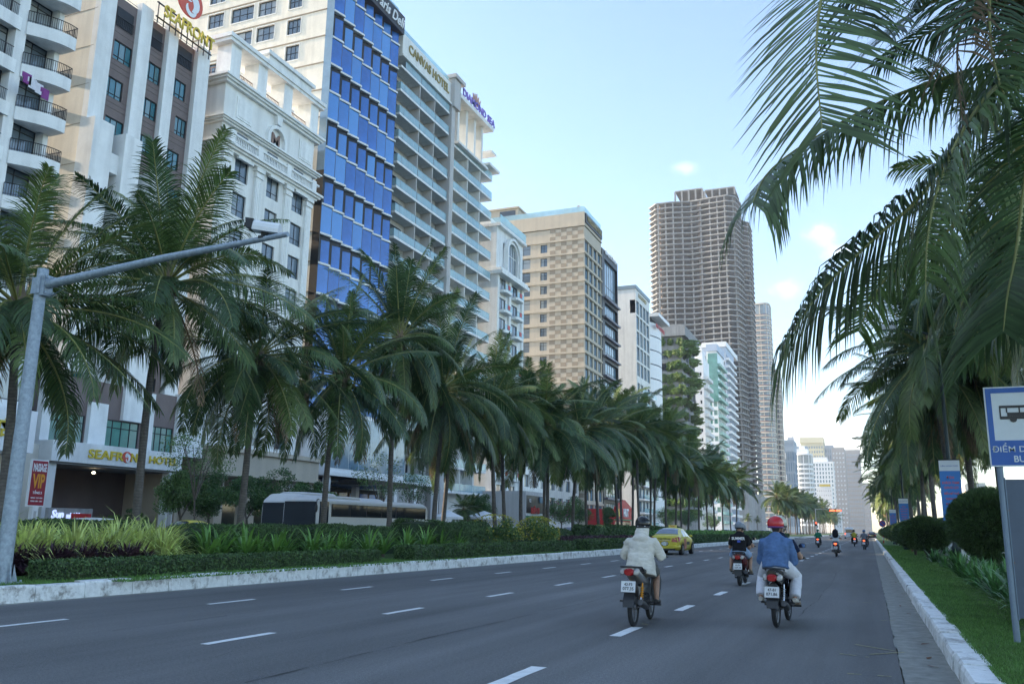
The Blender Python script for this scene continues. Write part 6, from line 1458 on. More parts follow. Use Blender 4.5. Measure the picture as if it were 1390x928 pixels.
def wheel(parent, name, y, r, w, spokes=5, hub=M_ALLOY):
    t = MB().torus((0,0,0), r-w*.55, w*.55, 'x', 36, 10, sq=.95).build(name+'_tyre' if False else 'tyre', [M_TYRE], None)
    root = MB(); root.torus((0,0,0), r-w*1.15, w*.28, 'x', 32, 6)
    for k in range(spokes):
        a = 2*math.pi*k/spokes; ca, sa = math.cos(a), math.sin(a); rr = r-w*1.2; root.bar((0,ca*.03,sa*.03),(0,ca*rr,sa*rr),.03,.045)
    root.tube([(-.05,0,0),(.05,0,0)], .045, 12); root.tube([(-.11,0,0),(.11,0,0)], .01, 8)
    o = root.build(name, [hub], parent, (0, y, r)); t.parent = o; return o
def motorbike(name, label, loc, rz, style, body, plate1, plate2, lit=False, group=None, lean=0, up=0.0):
    t = thing(name, label, 'motorbike', loc, rz, group); t.rotation_euler = (0, R(lean), rz)
    sc_ = style == 'scooter'; r = .235 if sc_ else .285; wf = .09 if sc_ else .066; ry = -.60; fy = .64
    wheel(t, 'rear_wheel', ry, r, wf, 6 if not sc_ else 5); wheel(t, 'front_wheel', fy, r, wf*.92, 6)
    if not sc_:
        mb = MB(); loft(mb, [(.32,.60,.06,.05),(.15,.62,.085,.06),(-.2,.655,.11,.07),(-.5,.70+up*.5,.115,.085),(-.72,.755+up*.8,.10,.075),(-.86,.79+up,.07,.045)]); mb.build('tail_cowl', [body], t)
        mb = MB(); loft(mb, [(.28,.745,.075,.025),(.1,.765,.115,.04),(-.2,.775,.13,.045),(-.5,.80,.12,.045),(-.68,.815,.085,.03)], p=3.2); mb.build('seat', [M_SEAT], t)
        mb = MB(); mb.tube([(-.13,-.42,.80),(-.14,-.62,.855),(-.12,-.86,.865),(0,-.93,.87),(.12,-.86,.865),(.14,-.62,.855),(.13,-.42,.80)], .014, 8); mb.build('grab_rail', [M_BLKPL], t)
        mb = MB()   # leg shield and centre spine
        loft(mb, [(.44,.62,.055,.14),(.33,.56,.06,.07),(.15,.52,.05,.05),(-.1,.50,.05,.05)], 12)
        for s_ in (-1,1): mb.add([(s_*.05,.47,.92),(s_*.17,.44,.86),(s_*.24,.36,.62),(s_*.22,.30,.38),(s_*.12,.33,.30),(s_*.05,.42,.42),(s_*.06,.45,.65)], [tuple(range(7))]); mb.add([(s_*.05,.50,.92),(s_*.17,.46,.86),(s_*.245,.38,.62),(s_*.225,.32,.38),(s_*.12,.36,.30),(s_*.05,.46,.42),(s_*.06,.48,.65)], [tuple(range(7))])
        mb.build('leg_shield', [body], t)
        mb = MB(); mb.box(-.055,.055,-.12,.18,.24,.40); loft(mb, [(.20,.36,.05,.06),(.38,.38,.055,.055)], 12); mb.tube([(-.12,-.0,.31),(.12,-.0,.31)], .075, 14); mb.tube([(.0,.1,.4),(0,-.1,.58)], .03, 8); mb.build('engine', [M_ENG], t)
        mb = MB(); mb.tube([(.06,.2,.28),(.10,.0,.22),(.12,-.2,.24),(.13,-.32,.27)], [.016,.016,.02,.035], 10); mb.tube([(.13,-.32,.27),(.145,-.55,.315),(.15,-.82,.37)], [.045,.05,.042], 14); mb.build('exhaust', [M_ENG], t)
        mb = MB(); mb.bar((.115,-.36,.33),(.145,-.74,.41),.012,.05); mb.build('heat_guard', [M_CHROME], t)
        mb = MB(); 
        for s_ in (-1,1): mb.bar((s_*.075,-.05,.33),(s_*.08,ry,r),.022,.045)
        mb.build('swingarm', [M_BLKPL], t)
        for s_ in (-1,1):
            mb = MB(); mb.tube([(s_*.10,-.52,.32),(s_*.105,-.42,.62)], .013, 8)
            for k in range(7): f = k/7; mb.torus((s_*(.10+.004*f), -.52+.08*f+.01, .36+.22*f), .026, .007, 'z', 12, 5)
            mb.build('shock_absorber', [M_ORNGE if body is M_SILV else M_CHROME], t)
        mb = MB(); loft(mb, [(-.50,.50,.065,.09),(-.66,.56,.07,.07),(-.83,.60,.075,.045)], 12); mb.add([(-.075,-.78,.60),(.075,-.78,.60),(.085,-.92,.40),(.08,-.95,.30),(-.08,-.95,.30),(-.085,-.92,.40)], [(0,1,2,5),(5,2,3,4)]); mb.add([(-.075,-.765,.60),(.075,-.765,.60),(.085,-.905,.40),(.08,-.94,.30),(-.08,-.94,.30),(-.085,-.905,.40)], [(0,1,2,5),(5,2,3,4)]); mb.build('rear_fender', [M_BLKPL], t)
        zt_, yt_, pz, py = .735+up, -.87, .53+up, -.93
    else:
        mb = MB(); loft(mb, [(.12,.50,.12,.10),(-.05,.55,.17,.16),(-.35,.60,.185,.165),(-.62,.68,.165,.125),(-.80,.745,.12,.075),(-.90,.77,.08,.04)], 18, 2.8); mb.build('tail_cowl', [body], t)
        mb = MB(); loft(mb, [(.14,.70,.09,.03),(.0,.745,.14,.045),(-.3,.765,.15,.05),(-.62,.80,.12,.045),(-.74,.81,.08,.03)], 16, 3.2); mb.build('seat', [M_SEAT], t)
        mb = MB(); mb.tube([(-.15,-.50,.80),(-.15,-.70,.85),(-.1,-.90,.86),(.1,-.90,.86),(.15,-.70,.85),(.15,-.50,.80)], .016, 8); mb.build('grab_rail', [M_BLKPL], t)
        mb = MB(); loft(mb, [(.40,.62,.20,.26),(.48,.66,.22,.24),(.56,.70,.12,.17)], 16, 3); loft(mb, [(.42,.33,.17,.04),(.1,.30,.17,.05),(-.1,.33,.15,.07)], 14, 4); mb.build('leg_shield', [body], t)
        mb = MB(); loft(mb, [(.05,.30,.10,.09),(-.25,.30,.12,.10),(-.55,.29,.10,.09)], 14); mb.tube([(-.13,-.45,.28),(.05,-.45,.28)], .1, 14); mb.build('engine', [M_ENG], t)
        mb = MB(); mb.tube([(.1,-.1,.2),(.15,-.35,.24)], .018, 8); mb.tube([(.16,-.33,.25),(.17,-.75,.36)], [.055,.05], 14); mb.build('exhaust', [M_ENG], t)
        mb = MB(); mb.bar((.165,-.36,.33),(.175,-.70,.42),.012,.06); mb.build('heat_guard', [M_SILV], t)
        mb = MB(); mb.tube([(-.10,-.56,.27),(-.11,-.50,.55)], .022, 8); mb.build('shock_absorber', [M_BLKPL], t)
        mb = MB(); mb.add([(-.09,-.80,.66),(.09,-.80,.66),(.10,-.90,.42),(.085,-.93,.26),(-.085,-.93,.26),(-.10,-.90,.42)], [(0,1,2,5),(5,2,3,4)]); loft(mb, [(-.45,.46,.06,.05),(-.62,.50,.065,.03),(-.80,.44,.06,.03)], 10); mb.build('rear_fender', [M_BLKPL], t)
        zt_, yt_, pz, py = .73, -.88, .50, -.93
    lens = M_TAILON if lit else M_TAILR
    mb = MB(); loft(mb, [(yt_+.03,zt_,.075,.055),(yt_-.015,zt_-.005,.072,.052),(yt_-.035,zt_-.01,.05,.04)], 14, 2.4); mb.build('tail_light', [lens], t)
    for s_ in (-1,1):
        mb = MB(); loft(mb, [(yt_+.10,zt_+.0,.04,.05,s_*.105),(yt_+.0,zt_-.01,.035,.042,s_*.10),(yt_-.02,zt_-.015,.015,.02,s_*.09)], 10, 2.2); mb.build('turn_signal', [M_LENSC], t)
    pl = MB().box(-.105,.105,-.004,.004,-.078,.078).build('number_plate', [M_PLATE], t, (0,py,pz)); pl.rotation_euler = (R(-14),0,0)
    MB().box(-.11,.11,.0045,.012,-.083,.083).build('plate_holder', [M_BLKPL], pl)
    if plate1: text('plate_text', plate1, .042, M_PLTXT, pl, (-.06,-.0045,.012), ROTY, .12, depth=.002, bold=.02); text('plate_text', plate2, .046, M_PLTXT, pl, (-.08,-.0045,-.052), ROTY, .16, depth=.002, bold=.02)
    # front end
    mb = MB()
    for s_ in (-1,1): mb.tube([(s_*.085,fy,r),(s_*.085,fy-.10,.55)], .022, 8)
    mb.tube([(0,fy-.1,.55),(0,.42,.96)], .03, 10); mb.build('fork', [M_ENG], t)
    mb = MB(); n = 12; vs = []
    for i in range(n+1):
        a = R(10+150*i/n); rr = r+.03; vs += [(-.07,fy+rr*math.cos(a),r+rr*math.sin(a)),(.07,fy+rr*math.cos(a),r+rr*math.sin(a))]
    mb.add(vs, [(2*i,2*i+1,2*i+3,2*i+2) for i in range(n)], 0, True); mb.build('front_fender', [body], t)
    mb = MB(); mb.tube([(-.33,.30,1.0),(-.2,.38,1.0),(0,.43,.97),(.2,.38,1.0),(.33,.30,1.0)], .013, 8); hb = mb.build('handlebar', [M_DKMET], t)
    for s_ in (-1,1):
        g = MB().tube([(s_*.22,.365,1.0),(s_*.34,.295,1.0)], .019, 10); g.build('grip', [M_BLKPL], hb); MB().tube([(s_*.20,.41,.99),(s_*.30,.385,.985),(s_*.36,.35,.985)], [.008,.006,.008], 6).build('brake_lever', [M_DKMET], hb)
    mb = MB(); loft(mb, [(.33,.99,.10,.045),(.42,1.0,.15,.07),(.52,.96,.11,.075),(.57,.93,.07,.05)], 14, 2.4); mb.build('headlight_cowl', [body], t)
    for s_ in (-1,1):
        m_ = MB().tube([(s_*.18,.37,1.0),(s_*.23,.36,1.12),(s_*.28,.35,1.17)], .006, 6); m_.ell((s_*.31,.37,1.19), (.062,.022,.038), 14, 8, 0); mo = m_.build('mirror', [M_BLKPL], t)
        f_ = MB(); n = 16; f_.add([(s_*.31+.054*math.cos(2*math.pi*k/n), .346, 1.19+.031*math.sin(2*math.pi*k/n)) for k in range(n)], [tuple(range(n))]); f_.build('mirror_glass', [M_MIRR], mo)
    for s_ in (-1,1): 
        mb = MB().tube([(s_*.07,.12,.27),(s_*.28,.12,.27)], .012, 6); mb.box(min(s_*.17,s_*.28),max(s_*.17,s_*.28),.09,.15,.262,.29); mb.build('foot_peg', [M_BLKPL], t)
        mb = MB().tube([(s_*.08,-.36,.33),(s_*.24,-.38,.34)], .012, 6); mb.box(min(s_*.15,s_*.25),max(s_*.15,s_*.25),-.41,-.35,.332,.36); mb.build('passenger_peg', [M_BLKPL], t)
    return t
# --- people
M_SKIN = mat('skin', (.36,.21,.14), .6, var=.08, scale=12)
M_HAIR = mat('black_hair', (.012,.010,.009), .45, var=.2, scale=30)
M_EYE = mat('eye', (.03,.02,.015), .2, var=0)
def cloth(name, c, **k): return mat(name, c, .9, var=k.get('var',.12), scale=k.get('scale',9), bump=.15, bscale=k.get('bs',60), spec=.2)
def remeshed(mb, vox, smooth_it=4, wrinkle=0, seed=0, name='part'):
    """fuse overlapping closed pieces into one continuous skin"""
    me = mb.mesh('tmp', []); o = bpy.data.objects.new('tmp', me); COL.objects.link(o)
    r_ = o.modifiers.new('r', 'REMESH'); r_.mode = 'VOXEL'; r_.voxel_size = vox; r_.use_smooth_shade = True
    s_ = o.modifiers.new('s', 'SMOOTH'); s_.factor = .5; s_.iterations = smooth_it
    bpy.context.view_layer.update(); m2 = bpy.data.meshes.new_from_object(o.evaluated_get(bpy.context.evaluated_depsgraph_get()))
    bpy.data.objects.remove(o); bpy.data.meshes.remove(me)
    if wrinkle:
        nn = [v.normal.copy() for v in m2.vertices]
        for v, n_ in zip(m2.vertices, nn):
            q = v.co; d = noise.noise(Vector((q.x*5, q.y*5, q.z*11+seed))); e = noise.noise(Vector((q.x*13+4, q.y*13, q.z*22+seed)))
            v.co = q+n_*wrinkle*(1.3*d+.55*(1-abs(e)*2.2))
    m2.name = name
    for p_ in m2.polygons: p_.use_smooth = True
    return m2
def rings(mb, secs, n=18, p=2.3):
    """closed loft; secs: (centre, halfwidth x, halfdepth) with rings perpendicular to the spine"""
    vs = []; m_ = len(secs)
    for i, (c, w_, d_) in enumerate(secs):
        c = Vector(c); a = Vector(secs[max(i-1,0)][0]); b_ = Vector(secs[min(i+1,m_-1)][0]); t_ = (b_-a).normalized(); xx = Vector((1,0,0)); yy = t_.cross(xx).normalized()
        for k in range(n):
            q = 2*math.pi*k/n; cc, ss = math.cos(q), math.sin(q); vs.append(c+xx*w_*math.copysign(abs(cc)**(2/p), cc)+yy*d_*math.copysign(abs(ss)**(2/p), ss))
    mb.add(vs, [(i*n+k, i*n+(k+1)%n, (i+1)*n+(k+1)%n, (i+1)*n+k) for i in range(m_-1) for k in range(n)]+[tuple(range(n))[::-1], tuple(range((m_-1)*n, m_*n))])
def rider(name, label, loc, rz, role, outfit, look=0.0, group=None, lean=0.0, seed=0, hires=True, hands=True):
    """seated figure in bike coordinates (bike centre at origin, +Y forward)"""
    t = thing(name, label, 'person', loc, rz, group); o = outfit; wd = o.get('wide', 1.0)
    drv = role == 'driver'; sy = -.02 if drv else -.44; zs = .80 if drv else .83; up_ = o.get('tall', .92); vox = .011 if hires else .02
    def S(dy, dz): return Vector((0, sy+dy+lean*dz/.6, zs+dz*up_))
    neck, hc = S(.10,.56), S(.15,.735)+Vector((0, o.get('nod', 0), 0)); hr = Matrix.Rotation(look, 3, 'Z')
    sh = [Vector((s_*.160*wd, S(.06,.455).y, S(.06,.455).z)) for s_ in (-1,1)]
    if drv:
        ha = [Vector((-.275,.325,1.015)), Vector((.275,.325,1.015))]; kn = [Vector((-.17,.34,.70)), Vector((.17,.34,.70))]; an = [Vector((-.215,.11,.36)), Vector((.215,.11,.36))]
    else:
        ha = [Vector(q) for q in o.get('hands', [(-.19,.0,.95),(.19,.0,.95)])]; sp_ = o.get('spread', .22); kn = [Vector((-sp_,-.06,.72)), Vector((sp_,-.06,.72))]; an = [Vector((-.25,-.36,.43)), Vector((.25,-.36,.43))]
    el = [(sh[i].lerp(ha[i], .5)+Vector(((-1,1)[i]*.075, -.05, -.13))) for i in (0,1)]; hip = [Vector((s_*.09, sy+.02, zs+.07)) for s_ in (-1,1)]
    toe = [a+Vector((.01*(-1,1)[i], .15, -.035)) for i, a in enumerate(an)]
    def torso(mb, g, z0=0.0, hem=None):
        secs = [(S(-.01,z0-.02), .150*wd+g, .115+g),(S(.0,.10), .150*wd+g, .115+g),(S(.03,.24), .140*wd+g, .105+g*1.1),(S(.05,.36), .160*wd+g, .112+g),(S(.06,.43), .162*wd+g*.9, .108+g*.9),(S(.07,.485), .132*wd+g*.8, .090+g*.7),(S(.085,.54), .088*wd+g*.5, .068+g*.4),(S(.10,.60), .055+g*.2, .052+g*.2)]
        rings(mb, secs)
    def arm(mb, i, g, cut=1.0, w0=.056):
        a, e, h = sh[i], el[i], ha[i]+Vector((0,-.06,.014)); a = a+Vector((0,0,-.005))
        P_ = [a.lerp(Vector((0,a.y,a.z)), .35), a, a.lerp(e, .5), e, e.lerp(h, .5), h]; R_ = [w0*.9+g*.6, w0+g*.8, .047+g, .042+g, .034+g*.85, .025+g*.6]
        if cut < 1: P_ = P_[:2]+[a.lerp(e, cut*.6), a.lerp(e, cut)]; R_ = R_[:2]+[.05+g, .05+g*1.15]
        mb.tube(P_, R_, 12)
    def leg(mb, i, g, cut=1.0, cuff=None):
        h, k, a = hip[i], kn[i], an[i]; P_ = [h, h.lerp(k,.5), k+Vector((0,.0,-.01)), k.lerp(a,.35)+Vector((0,-.02,0)), a]; R_ = [.098+g, .082+g, .060+g, .056+g, .034+(cuff if cuff is not None else g)]
        if cut < 1: P_ = [h, h.lerp(k, cut*.6), h.lerp(k, cut)]; R_ = [.10+g, .086+g*1.1, .078+g*1.4]
        mb.tube(P_, R_, 14)
    mb = MB(); torso(mb, 0); mb.tube([S(.085,.53), S(.12,.64), hc+Vector((0,-.01,-.05))], [.056,.05,.05], 12)
    for i in (0,1):
        arm(mb, i, 0); leg(mb, i, 0); mb.tube([an[i]+Vector((0,-.045,-.03)), an[i]+Vector((0,.02,-.02)), toe[i]], [.032,.036,.026], 10)
        h = ha[i]; mb.ell(h+Vector((0,-.02,.03)), (.043,.05,.02), 12, 8)
    n0 = len(mb.v); mb.ell((0,0,0), (.074,.092,.112), 20, 14); mb.ell((0,.09,-.012),(.014,.020,.022),8,6); mb.ell((0,.05,-.07),(.045,.045,.035),10,7)
    for s_ in (-1,1): mb.ell((s_*.077,-.005,-.01),(.012,.022,.033),8,6)
    for k in range(n0, len(mb.v)): mb.v[k] = tuple(hc+hr @ Vector(mb.v[k]))
    bm_ = remeshed(mb, vox*.8, 2, name='body'); hb_ = MB(); hb_.v = [tuple(v.co) for v in bm_.vertices]; hb_.f = [tuple(p_.vertices) for p_ in bm_.polygons]; hb_.m = [0]*len(hb_.f); hb_.sm = [True]*len(hb_.f)
    for s_ in (-1,1): hb_.ell(hc+hr @ Vector((s_*.032,.084,.012)),(.013,.009,.008),8,6,1)
    hb_.ell(hc+hr @ Vector((0,.085,-.055)),(.024,.012,.008),8,5,2)
    if hands:
        for i, s_ in ((0,-1),(1,1)):
            c = ha[i]
            for dx, L_ in ((-.030,.9),(-.010,1),(.010,.97),(.030,.8)):
                a = c+Vector((dx, .012, .030)); hb_.tube([a-Vector((0,.018,0)), a+Vector((0,.018*L_,.0)), a+Vector((0,.030*L_,-.022)), a+Vector((0,.014*L_,-.048)), a+Vector((0,-.006,-.050))], [.0095,.0095,.009,.008,.006], 6)
            a = c+Vector((-s_*.040,-.03,.018)); hb_.tube([a, a+Vector((-s_*.012,.022,-.012)), a+Vector((-s_*.004,.042,-.030))], [.011,.010,.007], 6)
    hb_.build('body', [M_SKIN, M_EYE, mat('lips', (.30,.10,.09), .5, var=0)], t)
    g = o.get('puff', .02); mb = MB(); torso(mb, g, o.get('hem', 0.06))
    if o.get('skirt'): rings(mb, [(S(-.03,-.10), .185*wd+g, .15+g),(S(-.01,.06), .17*wd+g, .135+g),(S(.02,.22), .15*wd+g, .12+g)])
    for i in (0,1): arm(mb, i, o.get('sleeve', .014), 1.0 if o.get('long') else o.get('sl', .62))
    if o.get('hood'): mb.tube([S(.04,.46), S(.07,.56), hc+Vector((0,-.005,-.05))], [.12,.108,.098], 16); mb.ell(S(-.03,.50), (.13,.07,.07), 14, 8)
    me = remeshed(mb, vox, o.get('smooth', 5), o.get('wr', .006), seed); me.materials.append(o['top']); nm = o.get('topname', 'top'); me.name = nm; to = link(nm, me, t)
    mb = MB(); lg_ = o.get('leg', .016); rings(mb, [(S(-.02,-.04), .155*wd+.006, .125),(S(-.01,.05), .152*wd+.006, .122),(S(.01,.15), .142*wd+.004, .108)])
    for i in (0,1): leg(mb, i, lg_, o.get('shorts', 1.0), o.get('cuff', .018))
    me = remeshed(mb, vox, 4, .005, seed+3); me.materials.append(o['bottom']); nm = 'shorts' if o.get('shorts') else 'trousers'; me.name = nm; link(nm, me, t)
    for i in (0,1):
        a, b_ = an[i], toe[i]; d = (b_-a).normalized(); mb = MB(); mb.tube([a+Vector((0,-.06,-.035)), a+d*.02+Vector((0,0,-.032)), a+d*.10+Vector((0,0,-.022)), a+d*.18+Vector((0,0,-.012))], [.032,.043,.044,.024], 12)
        mb.box(a.x-.042,a.x+.042,a.y-.085,a.y+.16,a.z-.09,a.z-.07) if o.get('sole') else None; mb.build('shoe', [o.get('shoe', M_BLKPL)], t)
    hcol = o.get('helmet')
    if hcol:
        mb = MB(); n = 26; m_ = 10; vs = []
        for i in range(m_+1):
            a = math.pi*.5*i/m_*1.22
            for k in range(n): q = 2*math.pi*k/n; vs.append(hc+Vector((0,0,.018))+hr @ Vector((.118*math.sin(a)*math.cos(q), -.008+.138*math.sin(a)*math.sin(q), .122*math.cos(a))))
        mb.add(vs, [(i*n+k,(i+1)*n+k,(i+1)*n+(k+1)%n,i*n+(k+1)%n) for i in range(m_) for k in range(n)], 0, True); ho = mb.build('helmet', [hcol], t)
        mb = MB(); vs = []
        for rr, z in ((1.0,-.030),(1.035,-.040),(1.03,-.060),(.97,-.058)):
            for k in range(n): q = 2*math.pi*k/n; vs.append(hc+hr @ Vector((.1105*rr*math.cos(q), -.008+.130*rr*math.sin(q), z+.012)))
        mb.add(vs, [(i*n+k,(i+1)*n+k,(i+1)*n+(k+1)%n,i*n+(k+1)%n) for i in range(3) for k in range(n)], 0, True); mb.build('helmet_rim', [o.get('rim', M_BLKPL)], ho)
        mb = MB(); vs = []
        for rr, z in ((1.0,-.0),(1.42,-.018)):
            for k in range(9): q = R(35+110*k/8); vs.append(hc+hr @ Vector((.114*rr**.4*math.cos(q), -.008+.134*rr*math.sin(q), z)))
        mb.add(vs, [(k,k+1,10+k,9+k) for k in range(8)], 0, True); mb.build('helmet_peak', [o.get('rim', M_BLKPL)], ho)
        mb = MB()
        for s_ in (-1,1): mb.tube([hc+hr @ Vector((s_*.098,.0,-.03)), hc+hr @ Vector((s_*.083,.03,-.09)), hc+hr @ Vector((0,.06,-.122))], .006, 5)
        mb.build('chin_strap', [M_BLKPL], ho)
        if o.get('logo'):
            for s_, w2 in ((-.25,.02),(.75,.016)):
                d = hr @ Vector((s_*.118*.9, -.132*(1-abs(s_)*.45), .035)); q = hc+d; mb = MB(); mb.ell(q, (w2,w2*.6,w2), 10, 7); mb.build('helmet_badge', [M_WPAINT], ho)
        if o.get('stripe'):
            mb = MB(); vs = []
            for k in range(9): a = R(-70+140*k/8)*.8; vs += [hc+Vector((0,0,.018))+Vector((.1195*math.cos(R(150))*math.cos(a)*0+.03*j, -.008-.1395*math.cos(a*.9), .1235*math.sin(a*.9)+.0)) for j in (-1,1)]
            mb.add(vs, [(2*k,2*k+1,2*k+3,2*k+2) for k in range(8)], 0, True); mb.build('helmet_stripe', [o['stripe']], ho)
        if o.get('studs'):
            for s_ in (-.45,.45): mb = MB(); mb.ell(hc+Vector((s_*.11,-.118,-.022)), (.016,.008,.009), 8, 6); mb.build('helmet_reflector', [M_WPAINT], ho)
    hair = o.get('hair', 'short'); mb = MB(); mb.ell(hc+hr @ Vector((0,-.014,.008)), (.080,.088,.104), 16, 10)
    if hair == 'long': mb.tube([hc+Vector((0,-.06,0)), hc+Vector((0,-.10,-.12)), hc+Vector((0,-.12,-.26)), hc+Vector((0,-.12,-.36))], [.075,.068,.055,.015], 12)
    if hair == 'ponytail': mb.tube([hc+Vector((0,-.09,-.02)), hc+Vector((0,-.13,-.10)), hc+Vector((0,-.12,-.22))], [.03,.03,.01], 9)
    if hair == 'nape': mb.tube([hc+Vector((0,-.05,-.03)), hc+Vector((0,-.065,-.11))], [.07,.045], 12)
    mb.build('hair', [M_HAIR], t)
    if o.get('mask'): mb = MB(); mb.ell(hc+hr @ Vector((0,.045,-.05)), (.078,.07,.052), 14, 8); mb.build('face_mask', [o['mask']], t)
    return t
C_CREAMH = cloth('cream_hoodie', (.60,.57,.50), bs=90); C_GREYSH = cloth('grey_shorts', (.12,.12,.11)); C_BLACK = cloth('black_cotton', (.012,.012,.014)); C_NAVY = cloth('navy_cotton', (.012,.018,.045))
C_DENIM = cloth('blue_denim', (.085,.15,.29), var=.3, scale=7, bs=120); C_WHITET = cloth('white_trousers', (.62,.62,.66)); C_LDENIM = cloth('pale_denim', (.26,.36,.52)); C_GREENJ = cloth('green_jacket', (.02,.16,.09)); C_GREY = cloth('grey_cotton', (.16,.17,.19)); C_WHITES = cloth('white_shirt', (.62,.64,.66)); C_YEL = cloth('yellow_top', (.4,.34,.05))
H_BLACK = mat('helmet_black', (.012,.012,.014), .25, var=.1); H_RED = mat('helmet_red', (.50,.03,.035), .25, var=.05); H_CREAM = mat('helmet_cream', (.50,.50,.40), .3, var=.08); H_GREY = mat('helmet_grey', (.18,.21,.25), .3, var=.15); H_BLUE = mat('helmet_blue', (.05,.15,.30), .3); H_GRN = mat('helmet_green', (.02,.18,.10), .3); M_PURPLE = mat('helmet_trim', (.10,.03,.16), .4)
S_TAN = mat('sandal', (.20,.15,.10), .6); S_WHITE = mat('white_shoe', (.52,.48,.42), .6)
M_REDBLK = mat('dark_red_paint', (.09,.012,.016), .25, var=.05); M_BLKP = mat('black_paint', (.015,.016,.018), .2, var=.1); M_BLUEBK = mat('blue_black_paint', (.03,.04,.08), .25, var=.1)
# 1 cream hoodie rider
L1 = (-3.35, 13.62, 0); motorbike('motorbike', 'silver step-through motorbike under the rider in the cream hoodie, nearest on the left', L1, R(2), 'wave', M_SILV, '43-F3', '077.35', up=.06)
rider('person', 'motorbike rider in a cream hooded top and black helmet seen from behind', L1, R(2), 'driver', dict(top=C_CREAMH, topname='hoodie', long=True, hood=True, skirt=True, puff=.04, sleeve=.036, wide=1.1, bottom=C_GREYSH, shorts=.78, helmet=H_BLACK, studs=True, shoe=M_BLKPL, mask=C_CREAMH, wr=.010), lean=.04, seed=1)
# 2 scooter with two riders
L2 = (-3.25, 24.4, 0); motorbike('scooter', 'dark red scooter carrying two riders, middle distance', L2, R(1), 'scooter', M_REDBLK, '43-D1', '529.18')
rider('person', 'scooter driver mostly hidden behind the passenger in the black T-shirt', L2, R(1), 'driver', dict(top=C_BLACK, bottom=C_LDENIM, shorts=.8, helmet=H_GREY, shoe=S_TAN), lean=.06, seed=2)
p2 = rider('person', 'scooter passenger in a black T-shirt and pale denim shorts wearing a grey helmet', L2, R(1), 'passenger', dict(top=C_BLACK, puff=.026, sl=.75, sleeve=.022, topname='t_shirt', bottom=C_LDENIM, shorts=.75, helmet=H_GREY, rim=H_BLACK, shoe=S_TAN, spread=.24, wide=1.05, hands=[(-.2,-.1,.93),(.2,-.1,.93)]), seed=3)
for ch in p2.children:
    if ch.name.startswith('t_shirt'): text('print_lettering', 'SUMMER', .075, M_WPAINT, ch, (-.17,-.575,1.165), (R(90),0,0), .34, depth=.006, bold=.03); MB().box(-.03,.05,-.577,-.572,1.10,1.155).build('print_block', [mat('print_blue', (.05,.10,.5), .6)], ch)
# 3 denim jacket passenger and navy driver
L3 = (-1.36, 14.62, 0); motorbike('motorbike', 'black motorbike with lit red tail lamp under the couple, nearest on the right', L3, R(-3), 'wave', M_BLKP, '47-B1', '071.86')
rider('person', 'driver in a navy T-shirt and cream helmet in front of the denim jacket passenger', L3, R(-3), 'driver', dict(top=C_NAVY, bottom=C_NAVY, puff=.03, wide=1.12, tall=.98, helmet=H_CREAM, stripe=H_RED, shoe=S_TAN, leg=.015), lean=.02, seed=4)
p3 = rider('person', 'passenger in a blue denim jacket, white trousers and red helmet on the right motorbike', L3, R(-3), 'passenger', dict(top=C_DENIM, topname='denim_jacket', long=True, hem=.04, puff=.045, sleeve=.040, wide=1.05, hair='nape', bottom=C_WHITET, leg=.034, cuff=.045, helmet=H_RED, rim=M_PURPLE, shoe=S_WHITE, logo=True, spread=.25, hands=[(-.15,-.05,.90),(.16,-.05,.90)], wr=.009), look=R(-35), lean=.06, seed=5)
# 4-6 distant bikes
L4 = (-1.93, 55.3, 0); motorbike('scooter', 'scooter with glowing tail lamp under the woman in white, in the middle lane ahead', L4, 0, 'scooter', M_BLUEBK, '43-B1', '020.11', True)
rider('person', 'woman with white sleeves, black backpack and ponytail riding the scooter ahead', L4, 0, 'driver', dict(top=C_WHITES, long=False, bottom=C_WHITES, helmet=None, hair='ponytail', shoe=S_TAN, puff=.02), seed=6, hires=False, hands=False)
b4 = thing('backpack', 'black backpack on the back of the woman riding the scooter', 'bag', (-1.93, 55.3-.16, 1.2)); mb = MB(); loft(mb, [(-.12,.1,.13,.17),(-.02,.1,.17,.24),(.08,.1,.16,.22)], 14, 3); mb.build('pack', [C_BLACK], b4); MB().tube([(-.12,.06,.3),(-.13,.2,.28),(-.12,.24,.1)], .018, 5).tube([(.12,.06,.3),(.13,.2,.28),(.12,.24,.1)], .018, 5).build('strap', [C_BLACK], b4)
L5 = (-4.35, 83, 0); motorbike('scooter', 'scooter with glowing tail lamp under the rider in green', L5, 0, 'scooter', M_BLKP, '', '', True)
rider('person', 'delivery rider in a green jacket and green helmet in the distance', L5, 0, 'driver', dict(top=C_GREENJ, long=True, puff=.05, wide=1.15, bottom=C_BLACK, helmet=H_GRN, shoe=M_BLKPL), seed=7, hires=False, hands=False)
L6 = (-.52, 77.5, 0); motorbike('scooter', 'leaning motorbike with red tail lamp close to the right kerb in the distance', L6, R(-6), 'wave', M_REDBLK, '', '', True, lean=6)
rider('person', 'distant rider in a grey shirt and blue helmet near the right kerb', L6, R(-6), 'driver', dict(top=C_GREY, puff=.04, bottom=C_GREY, helmet=H_BLUE, shoe=M_BLKPL), seed=8, hires=False, hands=False)
L7 = (-1.55, 94, 0); motorbike('scooter', 'motorbike left of the leaning one near the right kerb, carrying two people', L7, R(3), 'wave', M_BLKP, '', '', True)
rider('person', 'distant driver in black on the left one of the two motorbikes near the kerb', L7, R(3), 'driver', dict(top=C_BLACK, bottom=C_BLACK, helmet=H_BLACK, wide=1.2), seed=9, hires=False, hands=False); rider('person', 'distant passenger in yellow on the left one of two motorbikes near the right kerb', L7, R(3), 'passenger', dict(top=C_YEL, bottom=C_BLACK, helmet=H_BLACK), seed=10, hires=False, hands=False)
